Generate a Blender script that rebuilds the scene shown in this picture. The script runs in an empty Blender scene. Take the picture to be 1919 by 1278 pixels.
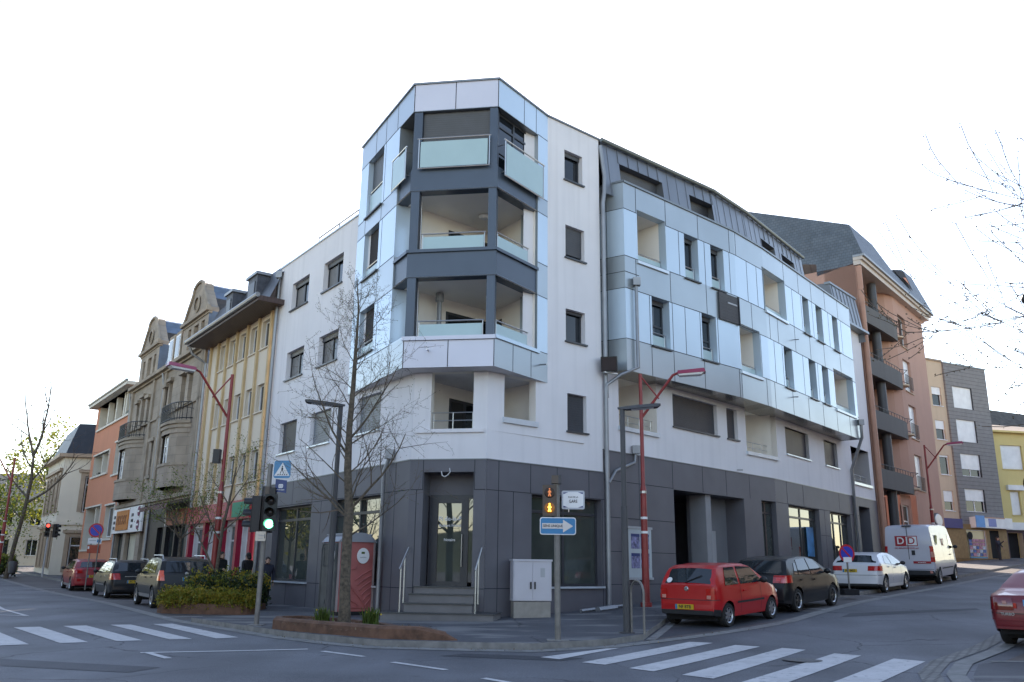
import bpy, bmesh, math, random
from math import sin, cos, pi, radians, sqrt, atan2, hypot
from mathutils import Vector, Matrix
R = random.Random(7)
S = bpy.context.scene
COL = S.collection
# ------------------------------------------------------------------ camera
FPX, PITCH, ROLL, EYE = 1600.27, radians(14.8488), radians(0.7208), 1.6
cd = bpy.data.cameras.new('camera'); cam = bpy.data.objects.new('camera', cd); COL.objects.link(cam)
cd.sensor_width = 36.0; cd.lens = FPX / 1919 * 36; cd.clip_start = 0.1; cd.clip_end = 2000
cam.matrix_world = Matrix.Translation((0, 0, EYE)) @ Matrix.Rotation(pi/2 + PITCH, 4, 'X') @ Matrix.Rotation(ROLL, 4, 'Z')
S.camera = cam
# ------------------------------------------------------------------ sky, sun, exposure
SUN_EL, SUN_AZ = radians(29.0), radians(3.0)          # azimuth clockwise from +Y: the sun stands behind the roof
W = bpy.data.worlds.new('World'); S.world = W; W.use_nodes = True
nt = W.node_tree; bg = nt.nodes['Background']
sky = nt.nodes.new('ShaderNodeTexSky'); sky.sky_type = 'NISHITA'; sky.sun_disc = False
sky.sun_elevation = SUN_EL; sky.sun_rotation = SUN_AZ; sky.air_density = 1.0; sky.dust_density = 0.25; sky.ozone_density = 1.0
nt.links.new(sky.outputs['Color'], bg.inputs['Color']); bg.inputs['Strength'].default_value = 0.15
sd = bpy.data.lights.new('sun', 'SUN'); so = bpy.data.objects.new('sun', sd); COL.objects.link(so)
sd.energy = 3.2; sd.angle = radians(0.5); sd.color = (1.0, 0.93, 0.84)
so.rotation_euler = Vector((sin(SUN_AZ)*cos(SUN_EL), cos(SUN_AZ)*cos(SUN_EL), sin(SUN_EL))).to_track_quat('Z', 'Y').to_euler()
so.location = (0, -10, 60)
S.view_settings.view_transform = 'Standard'; S.view_settings.look = 'None'
S.view_settings.exposure = 1.66; S.view_settings.gamma = 1.0
S.view_settings.use_white_balance = True; S.view_settings.white_balance_temperature = 7500; S.view_settings.white_balance_tint = 16
S.render.engine = 'CYCLES'; S.cycles.max_bounces = 6; S.cycles.use_denoising = True
# ------------------------------------------------------------------ materials
_m = {}
def M(name, rgb, rough=0.6, metal=0.0, var=0.08, scale=2.0, bump=0.0, bscale=40.0, ior=1.5, emit=0.0, spec=0.5, stretch=None, alpha=1.0, coat=0.0):
    """procedural material: base colour with soft noise variation, roughness noise and optional fine bump"""
    if name in _m: return _m[name]
    m = bpy.data.materials.new(name); m.use_nodes = True; t = m.node_tree; b = t.nodes['Principled BSDF']
    b.inputs['Roughness'].default_value = rough; b.inputs['Metallic'].default_value = metal; b.inputs['IOR'].default_value = ior
    b.inputs['Specular IOR Level'].default_value = spec; b.inputs['Coat Weight'].default_value = coat
    if coat: b.inputs['Coat Roughness'].default_value = 0.03
    tc = t.nodes.new('ShaderNodeTexCoord'); src = tc.outputs['Object']
    if stretch:
        mp = t.nodes.new('ShaderNodeMapping'); mp.inputs['Scale'].default_value = stretch
        t.links.new(src, mp.inputs['Vector']); src = mp.outputs['Vector']
    n = t.nodes.new('ShaderNodeTexNoise'); n.inputs['Scale'].default_value = scale; n.inputs['Detail'].default_value = 6
    t.links.new(src, n.inputs['Vector'])
    r = t.nodes.new('ShaderNodeValToRGB'); e = r.color_ramp.elements
    e[0].position = 0.3; e[1].position = 0.7
    e[0].color = tuple(c * (1 - var) for c in rgb) + (1,); e[1].color = tuple(min(1, c * (1 + var)) for c in rgb) + (1,)
    t.links.new(n.outputs['Fac'], r.inputs['Fac']); t.links.new(r.outputs['Color'], b.inputs['Base Color'])
    if bump:
        n2 = t.nodes.new('ShaderNodeTexNoise'); n2.inputs['Scale'].default_value = bscale; n2.inputs['Detail'].default_value = 4
        t.links.new(tc.outputs['Object'], n2.inputs['Vector'])
        bp = t.nodes.new('ShaderNodeBump'); bp.inputs['Strength'].default_value = bump; bp.inputs['Distance'].default_value = 0.02
        t.links.new(n2.outputs['Fac'], bp.inputs['Height']); t.links.new(bp.outputs['Normal'], b.inputs['Normal'])
    if emit:
        b.inputs['Emission Color'].default_value = rgb + (1,); b.inputs['Emission Strength'].default_value = emit
    if alpha < 1: b.inputs['Alpha'].default_value = alpha
    _m[name] = m; return m
def M_slats(name, rgb, pitch, rough=0.5, depth=0.4, ax='Z', dark=0.55, metal=0.0):
    """boards, slats or slates: a wave along one axis as bump plus a thin darker line"""
    if name in _m: return _m[name]
    m = M(name, rgb, rough=rough, var=0.1, scale=3, metal=metal); t = m.node_tree; b = t.nodes['Principled BSDF']
    tc = t.nodes.new('ShaderNodeTexCoord'); sp = t.nodes.new('ShaderNodeSeparateXYZ'); t.links.new(tc.outputs['Object'], sp.inputs[0])
    d = t.nodes.new('ShaderNodeMath'); d.operation = 'DIVIDE'; d.inputs[1].default_value = pitch; t.links.new(sp.outputs[ax], d.inputs[0])
    f = t.nodes.new('ShaderNodeMath'); f.operation = 'FRACT'; t.links.new(d.outputs[0], f.inputs[0])
    bp = t.nodes.new('ShaderNodeBump'); bp.inputs['Strength'].default_value = depth; bp.inputs['Distance'].default_value = pitch * 0.5
    t.links.new(f.outputs[0], bp.inputs['Height']); t.links.new(bp.outputs['Normal'], b.inputs['Normal'])
    g_ = t.nodes.new('ShaderNodeMath'); g_.operation = 'GREATER_THAN'; g_.inputs[1].default_value = 0.86; t.links.new(f.outputs[0], g_.inputs[0])
    mx = t.nodes.new('ShaderNodeMixRGB'); mx.blend_type = 'MULTIPLY'; mx.inputs['Color2'].default_value = (dark, dark, dark, 1)
    old = b.inputs['Base Color'].links[0].from_socket
    t.links.new(g_.outputs[0], mx.inputs['Fac']); t.links.new(old, mx.inputs['Color1']); t.links.new(mx.outputs[0], b.inputs['Base Color'])
    return m
def M_brick(name, c1, c2, mortar, sx, sz, rough=0.8, msize=0.015, bump=0.3, plane=None):
    """courses (stone, slates, tiles, cobbles) laid in the plane of a wall (plane = its direction) or on the ground"""
    if name in _m: return _m[name]
    m = bpy.data.materials.new(name); m.use_nodes = True; t = m.node_tree; b = t.nodes['Principled BSDF']; b.inputs['Roughness'].default_value = rough
    tc = t.nodes.new('ShaderNodeTexCoord'); sp = t.nodes.new('ShaderNodeSeparateXYZ'); t.links.new(tc.outputs['Object'], sp.inputs[0])
    cb = t.nodes.new('ShaderNodeCombineXYZ')
    if plane:
        a = t.nodes.new('ShaderNodeMath'); a.operation = 'MULTIPLY'; a.inputs[1].default_value = plane[0]; t.links.new(sp.outputs['X'], a.inputs[0])
        c = t.nodes.new('ShaderNodeMath'); c.operation = 'MULTIPLY_ADD'; c.inputs[1].default_value = plane[1]
        t.links.new(sp.outputs['Y'], c.inputs[0]); t.links.new(a.outputs[0], c.inputs[2])
        t.links.new(c.outputs[0], cb.inputs['X']); t.links.new(sp.outputs['Z'], cb.inputs['Y'])
    else:
        t.links.new(sp.outputs['X'], cb.inputs['X']); t.links.new(sp.outputs['Y'], cb.inputs['Y'])
    k = t.nodes.new('ShaderNodeTexBrick'); k.inputs['Scale'].default_value = 1; k.inputs['Brick Width'].default_value = sx; k.inputs['Row Height'].default_value = sz
    k.inputs['Mortar Size'].default_value = msize; k.inputs['Mortar Smooth'].default_value = 0.2
    k.inputs['Color1'].default_value = c1 + (1,); k.inputs['Color2'].default_value = c2 + (1,); k.inputs['Mortar'].default_value = mortar + (1,)
    t.links.new(cb.outputs[0], k.inputs['Vector'])
    n = t.nodes.new('ShaderNodeTexNoise'); n.inputs['Scale'].default_value = 1.3; n.inputs['Detail'].default_value = 7; t.links.new(tc.outputs['Object'], n.inputs['Vector'])
    mr = t.nodes.new('ShaderNodeMapRange'); mr.inputs['From Min'].default_value = 0.25; mr.inputs['From Max'].default_value = 0.75
    mr.inputs['To Min'].default_value = 0.72; mr.inputs['To Max'].default_value = 1.15; t.links.new(n.outputs['Fac'], mr.inputs['Value'])
    mx = t.nodes.new('ShaderNodeMixRGB'); mx.blend_type = 'MULTIPLY'; mx.inputs['Fac'].default_value = 1
    t.links.new(k.outputs['Color'], mx.inputs['Color1']); t.links.new(mr.outputs[0], mx.inputs['Color2']); t.links.new(mx.outputs[0], b.inputs['Base Color'])
    bp = t.nodes.new('ShaderNodeBump'); bp.inputs['Strength'].default_value = bump; bp.inputs['Distance'].default_value = 0.01; bp.invert = True
    t.links.new(k.outputs['Fac'], bp.inputs['Height']); t.links.new(bp.outputs['Normal'], b.inputs['Normal'])
    _m[name] = m; return m
def M_worn(name, rgb, under):
    """road paint with chips and tyre wear showing the asphalt"""
    if name in _m: return _m[name]
    m = M(name, rgb, rough=0.75, var=0.10, scale=2.5, bump=0.2, bscale=90); t = m.node_tree; b = t.nodes['Principled BSDF']; tc = t.nodes.new('ShaderNodeTexCoord'); last = b.inputs['Base Color'].links[0].from_socket
    for sc, lo, hi, amt in ((7, .56, .68, .75), (60, .60, .66, .6)):
        n = t.nodes.new('ShaderNodeTexNoise'); n.inputs['Scale'].default_value = sc; n.inputs['Detail'].default_value = 8; n.inputs['Roughness'].default_value = .7; t.links.new(tc.outputs['Object'], n.inputs['Vector'])
        r = t.nodes.new('ShaderNodeMapRange'); r.inputs['From Min'].default_value = lo; r.inputs['From Max'].default_value = hi; r.inputs['To Max'].default_value = amt; t.links.new(n.outputs['Fac'], r.inputs['Value'])
        x = t.nodes.new('ShaderNodeMixRGB'); x.inputs['Color2'].default_value = under + (1,); t.links.new(r.outputs[0], x.inputs['Fac']); t.links.new(last, x.inputs['Color1']); last = x.outputs[0]
    t.links.new(last, b.inputs['Base Color']); return m
def M_asphalt(name, rgb, patch=0.25, grain=0.35, stain=None, crack=False):
    if name in _m: return _m[name]
    m = bpy.data.materials.new(name); m.use_nodes = True; t = m.node_tree; b = t.nodes['Principled BSDF']
    b.inputs['Roughness'].default_value = 0.75; b.inputs['Specular IOR Level'].default_value = 0.3
    tc = t.nodes.new('ShaderNodeTexCoord')
    def noise(s, d=5, v=None):
        n = t.nodes.new('ShaderNodeTexNoise'); n.inputs['Scale'].default_value = s; n.inputs['Detail'].default_value = d
        t.links.new(v or tc.outputs['Object'], n.inputs['Vector']); return n.outputs['Fac']
    def ramp(src, lo, hi, a, bb):
        r = t.nodes.new('ShaderNodeMapRange'); r.inputs['From Min'].default_value = lo; r.inputs['From Max'].default_value = hi
        r.inputs['To Min'].default_value = a; r.inputs['To Max'].default_value = bb; t.links.new(src, r.inputs['Value']); return r.outputs[0]
    def mul(a, bb):
        x = t.nodes.new('ShaderNodeMath'); x.operation = 'MULTIPLY'; t.links.new(a, x.inputs[0]); t.links.new(bb, x.inputs[1]); return x.outputs[0]
    f = mul(ramp(noise(0.35, 7), 0.3, 0.7, 1 - patch, 1 + patch), ramp(noise(70, 3), 0.3, 0.7, 1 - grain, 1 + grain))
    mp = t.nodes.new('ShaderNodeMapping'); mp.inputs['Scale'].default_value = (0.9, 0.12, 1); mp.inputs['Rotation'].default_value = (0, 0, radians(-52))
    t.links.new(tc.outputs['Object'], mp.inputs['Vector'])
    f = mul(f, ramp(noise(1.1, 4, mp.outputs['Vector']), 0.3, 0.7, 0.86, 1.12))
    mx = t.nodes.new('ShaderNodeMixRGB'); mx.blend_type = 'MULTIPLY'; mx.inputs['Fac'].default_value = 1; mx.inputs['Color1'].default_value = rgb + (1,)
    t.links.new(f, mx.inputs['Color2']); out = mx.outputs[0]
    if stain:
        mp2 = t.nodes.new('ShaderNodeMapping'); mp2.inputs['Scale'].default_value = (0.55, 1.6, 1); t.links.new(tc.outputs['Object'], mp2.inputs['Vector'])
        sfac = ramp(noise(0.9, 6, mp2.outputs['Vector']), 0.52, 0.62, 0, 0.8)
        m2 = t.nodes.new('ShaderNodeMixRGB'); m2.inputs['Color2'].default_value = stain + (1,); t.links.new(sfac, m2.inputs['Fac']); t.links.new(out, m2.inputs['Color1']); out = m2.outputs[0]
    if crack:
        nv = t.nodes.new('ShaderNodeTexNoise'); nv.inputs['Scale'].default_value = .9; nv.inputs['Detail'].default_value = 5; t.links.new(tc.outputs['Object'], nv.inputs['Vector'])
        av = t.nodes.new('ShaderNodeMixRGB'); av.blend_type = 'ADD'; av.inputs['Fac'].default_value = .9; t.links.new(tc.outputs['Object'], av.inputs['Color1']); t.links.new(nv.outputs['Color'], av.inputs['Color2'])
        vo = t.nodes.new('ShaderNodeTexVoronoi'); vo.feature = 'DISTANCE_TO_EDGE'; vo.inputs['Scale'].default_value = .3; t.links.new(av.outputs[0], vo.inputs['Vector'])
        ck = mul(ramp(vo.outputs['Distance'], 0.002, 0.009, 1, 0), ramp(noise(.22, 3), .46, .56, 0, .75))
        spots = ramp(noise(2.6, 2), .70, .76, 0, .45)
        mxx = t.nodes.new('ShaderNodeMath'); mxx.operation = 'MAXIMUM'; t.links.new(ck, mxx.inputs[0]); t.links.new(spots, mxx.inputs[1])
        m3 = t.nodes.new('ShaderNodeMixRGB'); m3.inputs['Color2'].default_value = (.028, .028, .03, 1); t.links.new(mxx.outputs[0], m3.inputs['Fac']); t.links.new(out, m3.inputs['Color1']); out = m3.outputs[0]
    t.links.new(out, b.inputs['Base Color'])
    bp = t.nodes.new('ShaderNodeBump'); bp.inputs['Strength'].default_value = 0.35; bp.inputs['Distance'].default_value = 0.006
    t.links.new(noise(110, 3), bp.inputs['Height']); t.links.new(bp.outputs['Normal'], b.inputs['Normal'])
    _m[name] = m; return m
def M_streaky(name, rgb, amount=0.12, rough=0.85):
    """painted plaster with faint vertical rain streaks and a soft mottling"""
    if name in _m: return _m[name]
    m = M(name, rgb, rough=rough, var=0.035, scale=0.8, bump=0.12, bscale=120); t = m.node_tree; b = t.nodes['Principled BSDF']
    tc = t.nodes.new('ShaderNodeTexCoord'); mp = t.nodes.new('ShaderNodeMapping'); mp.inputs['Scale'].default_value = (3.0, 3.0, 0.12)
    t.links.new(tc.outputs['Object'], mp.inputs['Vector'])
    n = t.nodes.new('ShaderNodeTexNoise'); n.inputs['Scale'].default_value = 1.2; n.inputs['Detail'].default_value = 6; t.links.new(mp.outputs[0], n.inputs['Vector'])
    mr = t.nodes.new('ShaderNodeMapRange'); mr.inputs['From Min'].default_value = 0.5; mr.inputs['From Max'].default_value = 0.78
    mr.inputs['To Min'].default_value = 0; mr.inputs['To Max'].default_value = amount; t.links.new(n.outputs['Fac'], mr.inputs['Value'])
    mx = t.nodes.new('ShaderNodeMixRGB'); mx.inputs['Color2'].default_value = tuple(c * 0.45 for c in rgb) + (1,)
    old = b.inputs['Base Color'].links[0].from_socket
    t.links.new(mr.outputs[0], mx.inputs['Fac']); t.links.new(old, mx.inputs['Color1']); t.links.new(mx.outputs[0], b.inputs['Base Color'])
    return m
def M_leaf(name, rgb, var=.4, scale=4, tr=.45):
    """leaf: reflects and lets part of the light through"""
    m = M(name, rgb, rough=.55, var=var, scale=scale); t = m.node_tree; b = t.nodes['Principled BSDF']; out = t.nodes['Material Output']
    tl = t.nodes.new('ShaderNodeBsdfTranslucent'); mx = t.nodes.new('ShaderNodeMixShader'); mx.inputs['Fac'].default_value = tr; t.links.new(b.inputs['Base Color'].links[0].from_socket, tl.inputs['Color'])
    t.links.new(b.outputs[0], mx.inputs[1]); t.links.new(tl.outputs[0], mx.inputs[2]); t.links.new(mx.outputs[0], out.inputs['Surface']); return m
# palette
m_white = M_streaky('white_plaster', (0.72, 0.70, 0.70), 0.17)
m_bounce_in = M_streaky('bounce_lit_loggia_plaster', (0.86, 0.81, 0.73), 0.04)  # white plaster tinted cream: warm bounced light put into the colour
m_tile = M('dark_fibre_cement', (0.112, 0.110, 0.122), rough=0.55, var=0.10, scale=1.1, bump=0.05, bscale=90)
m_tile2 = M('dark_fibre_cement_panel', (0.118, 0.116, 0.132), rough=0.55, var=0.08, scale=1.3)
m_joint = M('dark_joint', (0.03, 0.03, 0.035), rough=0.9)  # plain dark colour of the panel joints
m_cl = M('light_blue_panel', (0.50, 0.61, 0.69), rough=0.25, metal=0.25, var=0.05, scale=0.35)
m_cg = M('silver_panel', (0.36, 0.405, 0.425), rough=0.30, metal=0.5, var=0.10, scale=0.35)
m_cw = M('pale_lilac_panel', (0.58, 0.575, 0.63), rough=0.35, metal=0.1, var=0.03, scale=0.7)
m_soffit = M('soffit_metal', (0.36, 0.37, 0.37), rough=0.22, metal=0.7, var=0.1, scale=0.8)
m_blue = M('dark_blue_metal', (0.062, 0.082, 0.108), rough=0.38, metal=0.2, var=0.06, scale=1.5)
m_cap = M('grey_capping', (0.20, 0.22, 0.23), rough=0.4, metal=0.5)
m_zinc = M('zinc_sheet', (0.20, 0.215, 0.235), rough=0.42, metal=0.55, var=0.12, scale=1.2, stretch=(1, 1, 0.3))
m_steel = M('brushed_steel', (0.50, 0.50, 0.49), rough=0.3, metal=0.9, var=0.05)
m_pipe = M('zinc_pipe', (0.27, 0.28, 0.29), rough=0.45, metal=0.5, var=0.12, scale=2)
m_frame = M('anthracite_frame', (0.035, 0.038, 0.044), rough=0.4)
m_glass = M('window_glass', (0.012, 0.016, 0.02), rough=0.015, ior=1.55, spec=0.5, var=0.3, scale=0.8)
m_glassb = M('shop_glass', (0.05, 0.06, 0.054), rough=0.015, ior=1.8, spec=0.55, var=0.4, scale=0.5)
m_frost = M('frosted_glass', (0.36, 0.49, 0.49), rough=0.25, var=0.03, ior=1.5)
m_shut = M_slats('grey_shutter', (0.055, 0.06, 0.07), 0.07, rough=0.45)
m_shutl = M_slats('light_blind', (0.24, 0.27, 0.30), 0.08, rough=0.4, metal=0.3)
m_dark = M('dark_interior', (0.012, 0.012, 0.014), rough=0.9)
m_sill = M('dark_sill', (0.06, 0.065, 0.07), rough=0.35, metal=0.3)
m_sillw = M('pale_metal_sill', (0.60, 0.66, 0.70), rough=0.3, metal=0.3)
m_wframe = M('white_window_frame', (0.72, 0.72, 0.72), rough=0.4)
m_stone = M_brick('sandstone', (0.36, 0.29, 0.22), (0.31, 0.25, 0.19), (0.24, 0.20, 0.15), 0.9, 0.42, msize=0.012, plane=(-0.5886, 0.8084))
m_stoned = M('carved_sandstone', (0.31, 0.25, 0.185), rough=0.85, var=0.25, scale=1.5, bump=0.4, bscale=14)
m_slate = M_brick('roof_slate', (0.075, 0.09, 0.11), (0.095, 0.11, 0.13), (0.04, 0.046, 0.056), 0.22, 0.15, rough=0.5, msize=0.02, plane=(0.634, 0.773))
m_slatep = M_brick('side_slate', (0.085, 0.11, 0.135), (0.11, 0.135, 0.16), (0.055, 0.065, 0.078), 0.22, 0.16, rough=0.5, msize=0.012, plane=(-0.7733, 0.634))
m_slateb = M('blue_grey_slate', (0.085, 0.125, 0.18), rough=0.4, var=0.2, scale=3)
m_yel = M_streaky('cream_yellow_render', (0.66, 0.57, 0.45), 0.10)
m_ochre = M('ochre_pilaster', (0.52, 0.38, 0.21), rough=0.8, var=0.1)
m_brownw = M_slats('brown_soffit_boards', (0.06, 0.03, 0.025), 0.12, ax='X')
m_salmon = M_streaky('salmon_render', (0.60, 0.235, 0.13), 0.15)
m_pink = M_streaky('terracotta_render', (0.48, 0.275, 0.205), 0.10)
m_beige = M_streaky('beige_render', (0.58, 0.44, 0.31), 0.15)
m_lemon = M_streaky('lemon_render', (0.66, 0.52, 0.22), 0.08)
m_balc = M_streaky('grey_concrete_parapet', (0.115, 0.11, 0.105), 0.2)
m_grey = M('light_grey_paint', (0.36, 0.37, 0.38), rough=0.5)
m_red = M('red_lamp_paint', (0.26, 0.030, 0.026), rough=0.42, var=0.18, scale=4)
m_redm = M('magenta_lamp_paint', (0.30, 0.025, 0.06), rough=0.3, var=0.06)
m_pole = M('dark_grey_pole', (0.055, 0.056, 0.06), rough=0.5, var=0.12)
m_galv = M('galvanised_pole', (0.19, 0.18, 0.165), rough=0.5, metal=0.35, var=0.2, scale=6)
m_black = M('black_plastic', (0.012, 0.012, 0.013), rough=0.45)
m_rub = M('rubber', (0.018, 0.018, 0.018), rough=0.85)
m_alu = M('alloy_rim', (0.42, 0.43, 0.45), rough=0.3, metal=0.8)
m_signw = M('sign_white', (0.74, 0.74, 0.73), rough=0.4)
m_signb = M('sign_blue', (0.012, 0.20, 0.40), rough=0.35)
m_signn = M('sign_navy', (0.015, 0.04, 0.16), rough=0.4)
m_signr = M('sign_red', (0.50, 0.02, 0.03), rough=0.4)
m_txt = M('black_lettering', (0.02, 0.02, 0.025), rough=0.6)
m_paint = M_worn('road_paint', (0.50, 0.485, 0.48), (0.13, 0.13, 0.135))
m_road = M_asphalt('asphalt', (0.125, 0.127, 0.137), 0.30, 0.4, crack=True)
m_walk = M_asphalt('pavement_asphalt', (0.082, 0.083, 0.09), 0.22, 0.3, stain=(0.20, 0.195, 0.19), crack=True)
m_park = M_asphalt('parking_asphalt', (0.105, 0.095, 0.092), 0.2, 0.35)
m_parkb = M_brick('brown_pavers', (0.12, 0.095, 0.08), (0.095, 0.077, 0.068), (0.07, 0.06, 0.055), 0.2, 0.1, msize=0.006)
m_kerb = M('concrete_kerb', (0.20, 0.195, 0.185), rough=0.85, var=0.25, scale=5, bump=0.2, bscale=50)
m_cobble = M_brick('cobbles', (0.24, 0.23, 0.215), (0.17, 0.165, 0.155), (0.09, 0.085, 0.08), 0.16, 0.13, msize=0.02, bump=0.8)
m_rust = M('rust_brown_kerb', (0.135, 0.068, 0.042), rough=0.85, var=0.35, scale=5, bump=0.5, bscale=26)
m_soil = M('reddish_soil', (0.115, 0.058, 0.035), rough=0.95, var=0.4, scale=9, bump=1.0, bscale=22)
m_bark = M('bark', (0.105, 0.082, 0.058), rough=0.9, var=0.45, scale=14, bump=0.9, bscale=40)
m_twig = M('twig_bark', (0.12, 0.09, 0.068), rough=0.9, var=0.2)
m_bud = M('brown_bud', (0.10, 0.075, 0.03), rough=0.8)
m_leafy = M_leaf('yellow_green_leaf', (0.22, 0.23, 0.03), scale=3)
m_leafd = M_leaf('dark_green_leaf', (0.026, 0.046, 0.018), scale=5, tr=.2)
m_leafg = M_leaf('gold_leaf', (0.32, 0.24, 0.03), scale=6)
m_leafm = M_leaf('mid_green_leaf', (0.10, 0.15, 0.03))
m_skin = M('skin', (0.42, 0.25, 0.18), rough=0.6); m_hair = M('dark_hair', (0.02, 0.013, 0.01), rough=0.7)
m_steps = M('grey_step_tile', (0.16, 0.155, 0.155), rough=0.6, var=0.1, scale=3)
m_brown = M('brown_kiosk_boards', (0.27, 0.17, 0.07), rough=0.7, var=0.15, scale=4)
m_mauve = M('mauve_shopfront', (0.075, 0.038, 0.05), rough=0.6, var=0.1)
m_rtile = M('pale_roof_tiles', (0.33, 0.26, 0.20), rough=0.85, var=0.2, scale=6)
m_lamp = M('lamp_diffuser', (0.75, 0.75, 0.72), rough=0.3)
# ------------------------------------------------------------------ ground height (metres) at a plan point
_DR = [(-200, .05), (10, .05), (14, .12), (17, .19), (20, .27), (22.5, .40), (25, .54), (30, .72), (34.4, .86), (40, 1.05), (80, 2.7), (110, 3.2), (900, 3.2)]
_DL = [(-900, .05), (14, .06), (22, .12), (30, .16), (47, .23), (58, .42), (66, .56), (110, 1.3), (900, 1.3)]
def _lin(T, d):
    for (a, za), (b, zb) in zip(T, T[1:]):
        if d <= b: return za + (zb - za) * max(0, (d - a) / (b - a))
    return T[-1][1]
def _sm(T, d): return sum(_lin(T, d + k * 0.5) for k in range(-3, 4)) / 7
def g(x, y):
    r = _sm(_DR, .62 * x + .78 * y); l = _sm(_DL, -.588 * x + .809 * y)
    w = min(1, max(0, (x + 10) / 9)); w = w * w * (3 - 2 * w)
    return r * w + l * (1 - w)
KERB = 0.12
# ------------------------------------------------------------------ mesh builder
class MB:
    def __init__(s): s.v = []; s.f = []; s.mi = []; s.mats = []
    def mat(s, m):
        if m not in s.mats: s.mats.append(m)
        return s.mats.index(m)
    def add(s, vs, fs, m):
        o = len(s.v); s.v += [Vector(p) for p in vs]; i = s.mat(m)
        for f in fs: s.f.append(tuple(o + k for k in f)); s.mi.append(i)
    def quad(s, a, b, c, d, m): s.add([a, b, c, d], [(0, 1, 2, 3)], m)
    def poly(s, pts, m): s.add(pts, [tuple(range(len(pts)))], m)
    def prism(s, lo, hi, m, caps=True):
        n = len(lo); fs = [(k, (k + 1) % n, n + (k + 1) % n, n + k) for k in range(n)]
        if caps: fs += [tuple(range(n - 1, -1, -1)), tuple(range(n, 2 * n))]
        s.add(list(lo) + list(hi), fs, m)
    def hexa(s, p, m):   # 8 corners: bottom 0-3 ccw, top 4-7
        s.add(p, [(0, 3, 2, 1), (4, 5, 6, 7), (0, 1, 5, 4), (1, 2, 6, 5), (2, 3, 7, 6), (3, 0, 4, 7)], m)
    def box(s, c, d, m, rz=0.0, mw=None):
        p = []
        for z in (-1, 1):
            for x, y in ((-1, -1), (1, -1), (1, 1), (-1, 1)):
                q = Vector((x * d[0] / 2, y * d[1] / 2, z * d[2] / 2))
                if rz: q = Matrix.Rotation(rz, 3, 'Z') @ q
                q = q + Vector(c); p.append(mw @ q if mw else q)
        s.hexa(p, m)
    def tube(s, path, rad, m, n=8, caps=True):
        path = [Vector(p) for p in path]; rr = rad if isinstance(rad, (list, tuple)) else [rad] * len(path)
        o = len(s.v); up = Vector((0, 0, 1)); prev = None
        for k, p in enumerate(path):
            t = (path[min(k + 1, len(path) - 1)] - path[max(k - 1, 0)]).normalized()
            if prev is None:
                a = t.cross(up); a = a if a.length > 1e-3 else t.cross(Vector((1, 0, 0)))
            else: a = prev - t * prev.dot(t)
            a.normalize(); prev = a; b = t.cross(a)
            for j in range(n):
                w = 2 * pi * j / n; s.v.append(p + (a * cos(w) + b * sin(w)) * rr[k])
        i = s.mat(m)
        for k in range(len(path) - 1):
            for j in range(n):
                j2 = (j + 1) % n; s.f.append((o + k*n + j, o + k*n + j2, o + (k+1)*n + j2, o + (k+1)*n + j)); s.mi.append(i)
        if caps:
            s.f.append(tuple(o + j for j in range(n - 1, -1, -1))); s.mi.append(i)
            e = o + (len(path) - 1) * n; s.f.append(tuple(e + j for j in range(n))); s.mi.append(i)
    def lathe(s, prof, m, n=24, mw=None, mats=None):   # profile (r, h) around local Z
        o = len(s.v)
        for r, h in prof:
            for j in range(n):
                w = 2 * pi * j / n; q = Vector((r * cos(w), r * sin(w), h)); s.v.append(mw @ q if mw else q)
        for k in range(len(prof) - 1):
            i = s.mat(mats[k] if mats else m)
            for j in range(n):
                j2 = (j + 1) % n; s.f.append((o + k*n + j, o + k*n + j2, o + (k+1)*n + j2, o + (k+1)*n + j)); s.mi.append(i)
    def ball(s, c, r, m, n=10, sc=(1, 1, 1)):
        prof = [(max(1e-4, r * sin(pi * k / n)), -r * cos(pi * k / n)) for k in range(n + 1)]
        s.lathe(prof, m, n=n + 2, mw=Matrix.Translation(c) @ Matrix.Diagonal((*sc, 1)))
    def mesh(s, name, org=(0, 0, 0), smooth=False, angle=40, doubles=True):
        me = bpy.data.meshes.new(name); o = Vector(org)
        me.from_pydata([p - o for p in s.v], [], s.f)
        for m in s.mats: me.materials.append(m)
        me.polygons.foreach_set('material_index', s.mi)
        if smooth:
            bm = bmesh.new(); bm.from_mesh(me)
            if doubles: bmesh.ops.remove_doubles(bm, verts=bm.verts, dist=1e-4)
            bmesh.ops.recalc_face_normals(bm, faces=bm.faces); bm.to_mesh(me); bm.free()
            me.polygons.foreach_set('use_smooth', [True] * len(me.polygons)); me.set_sharp_from_angle(angle=radians(angle))
        me.update(); return me
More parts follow.
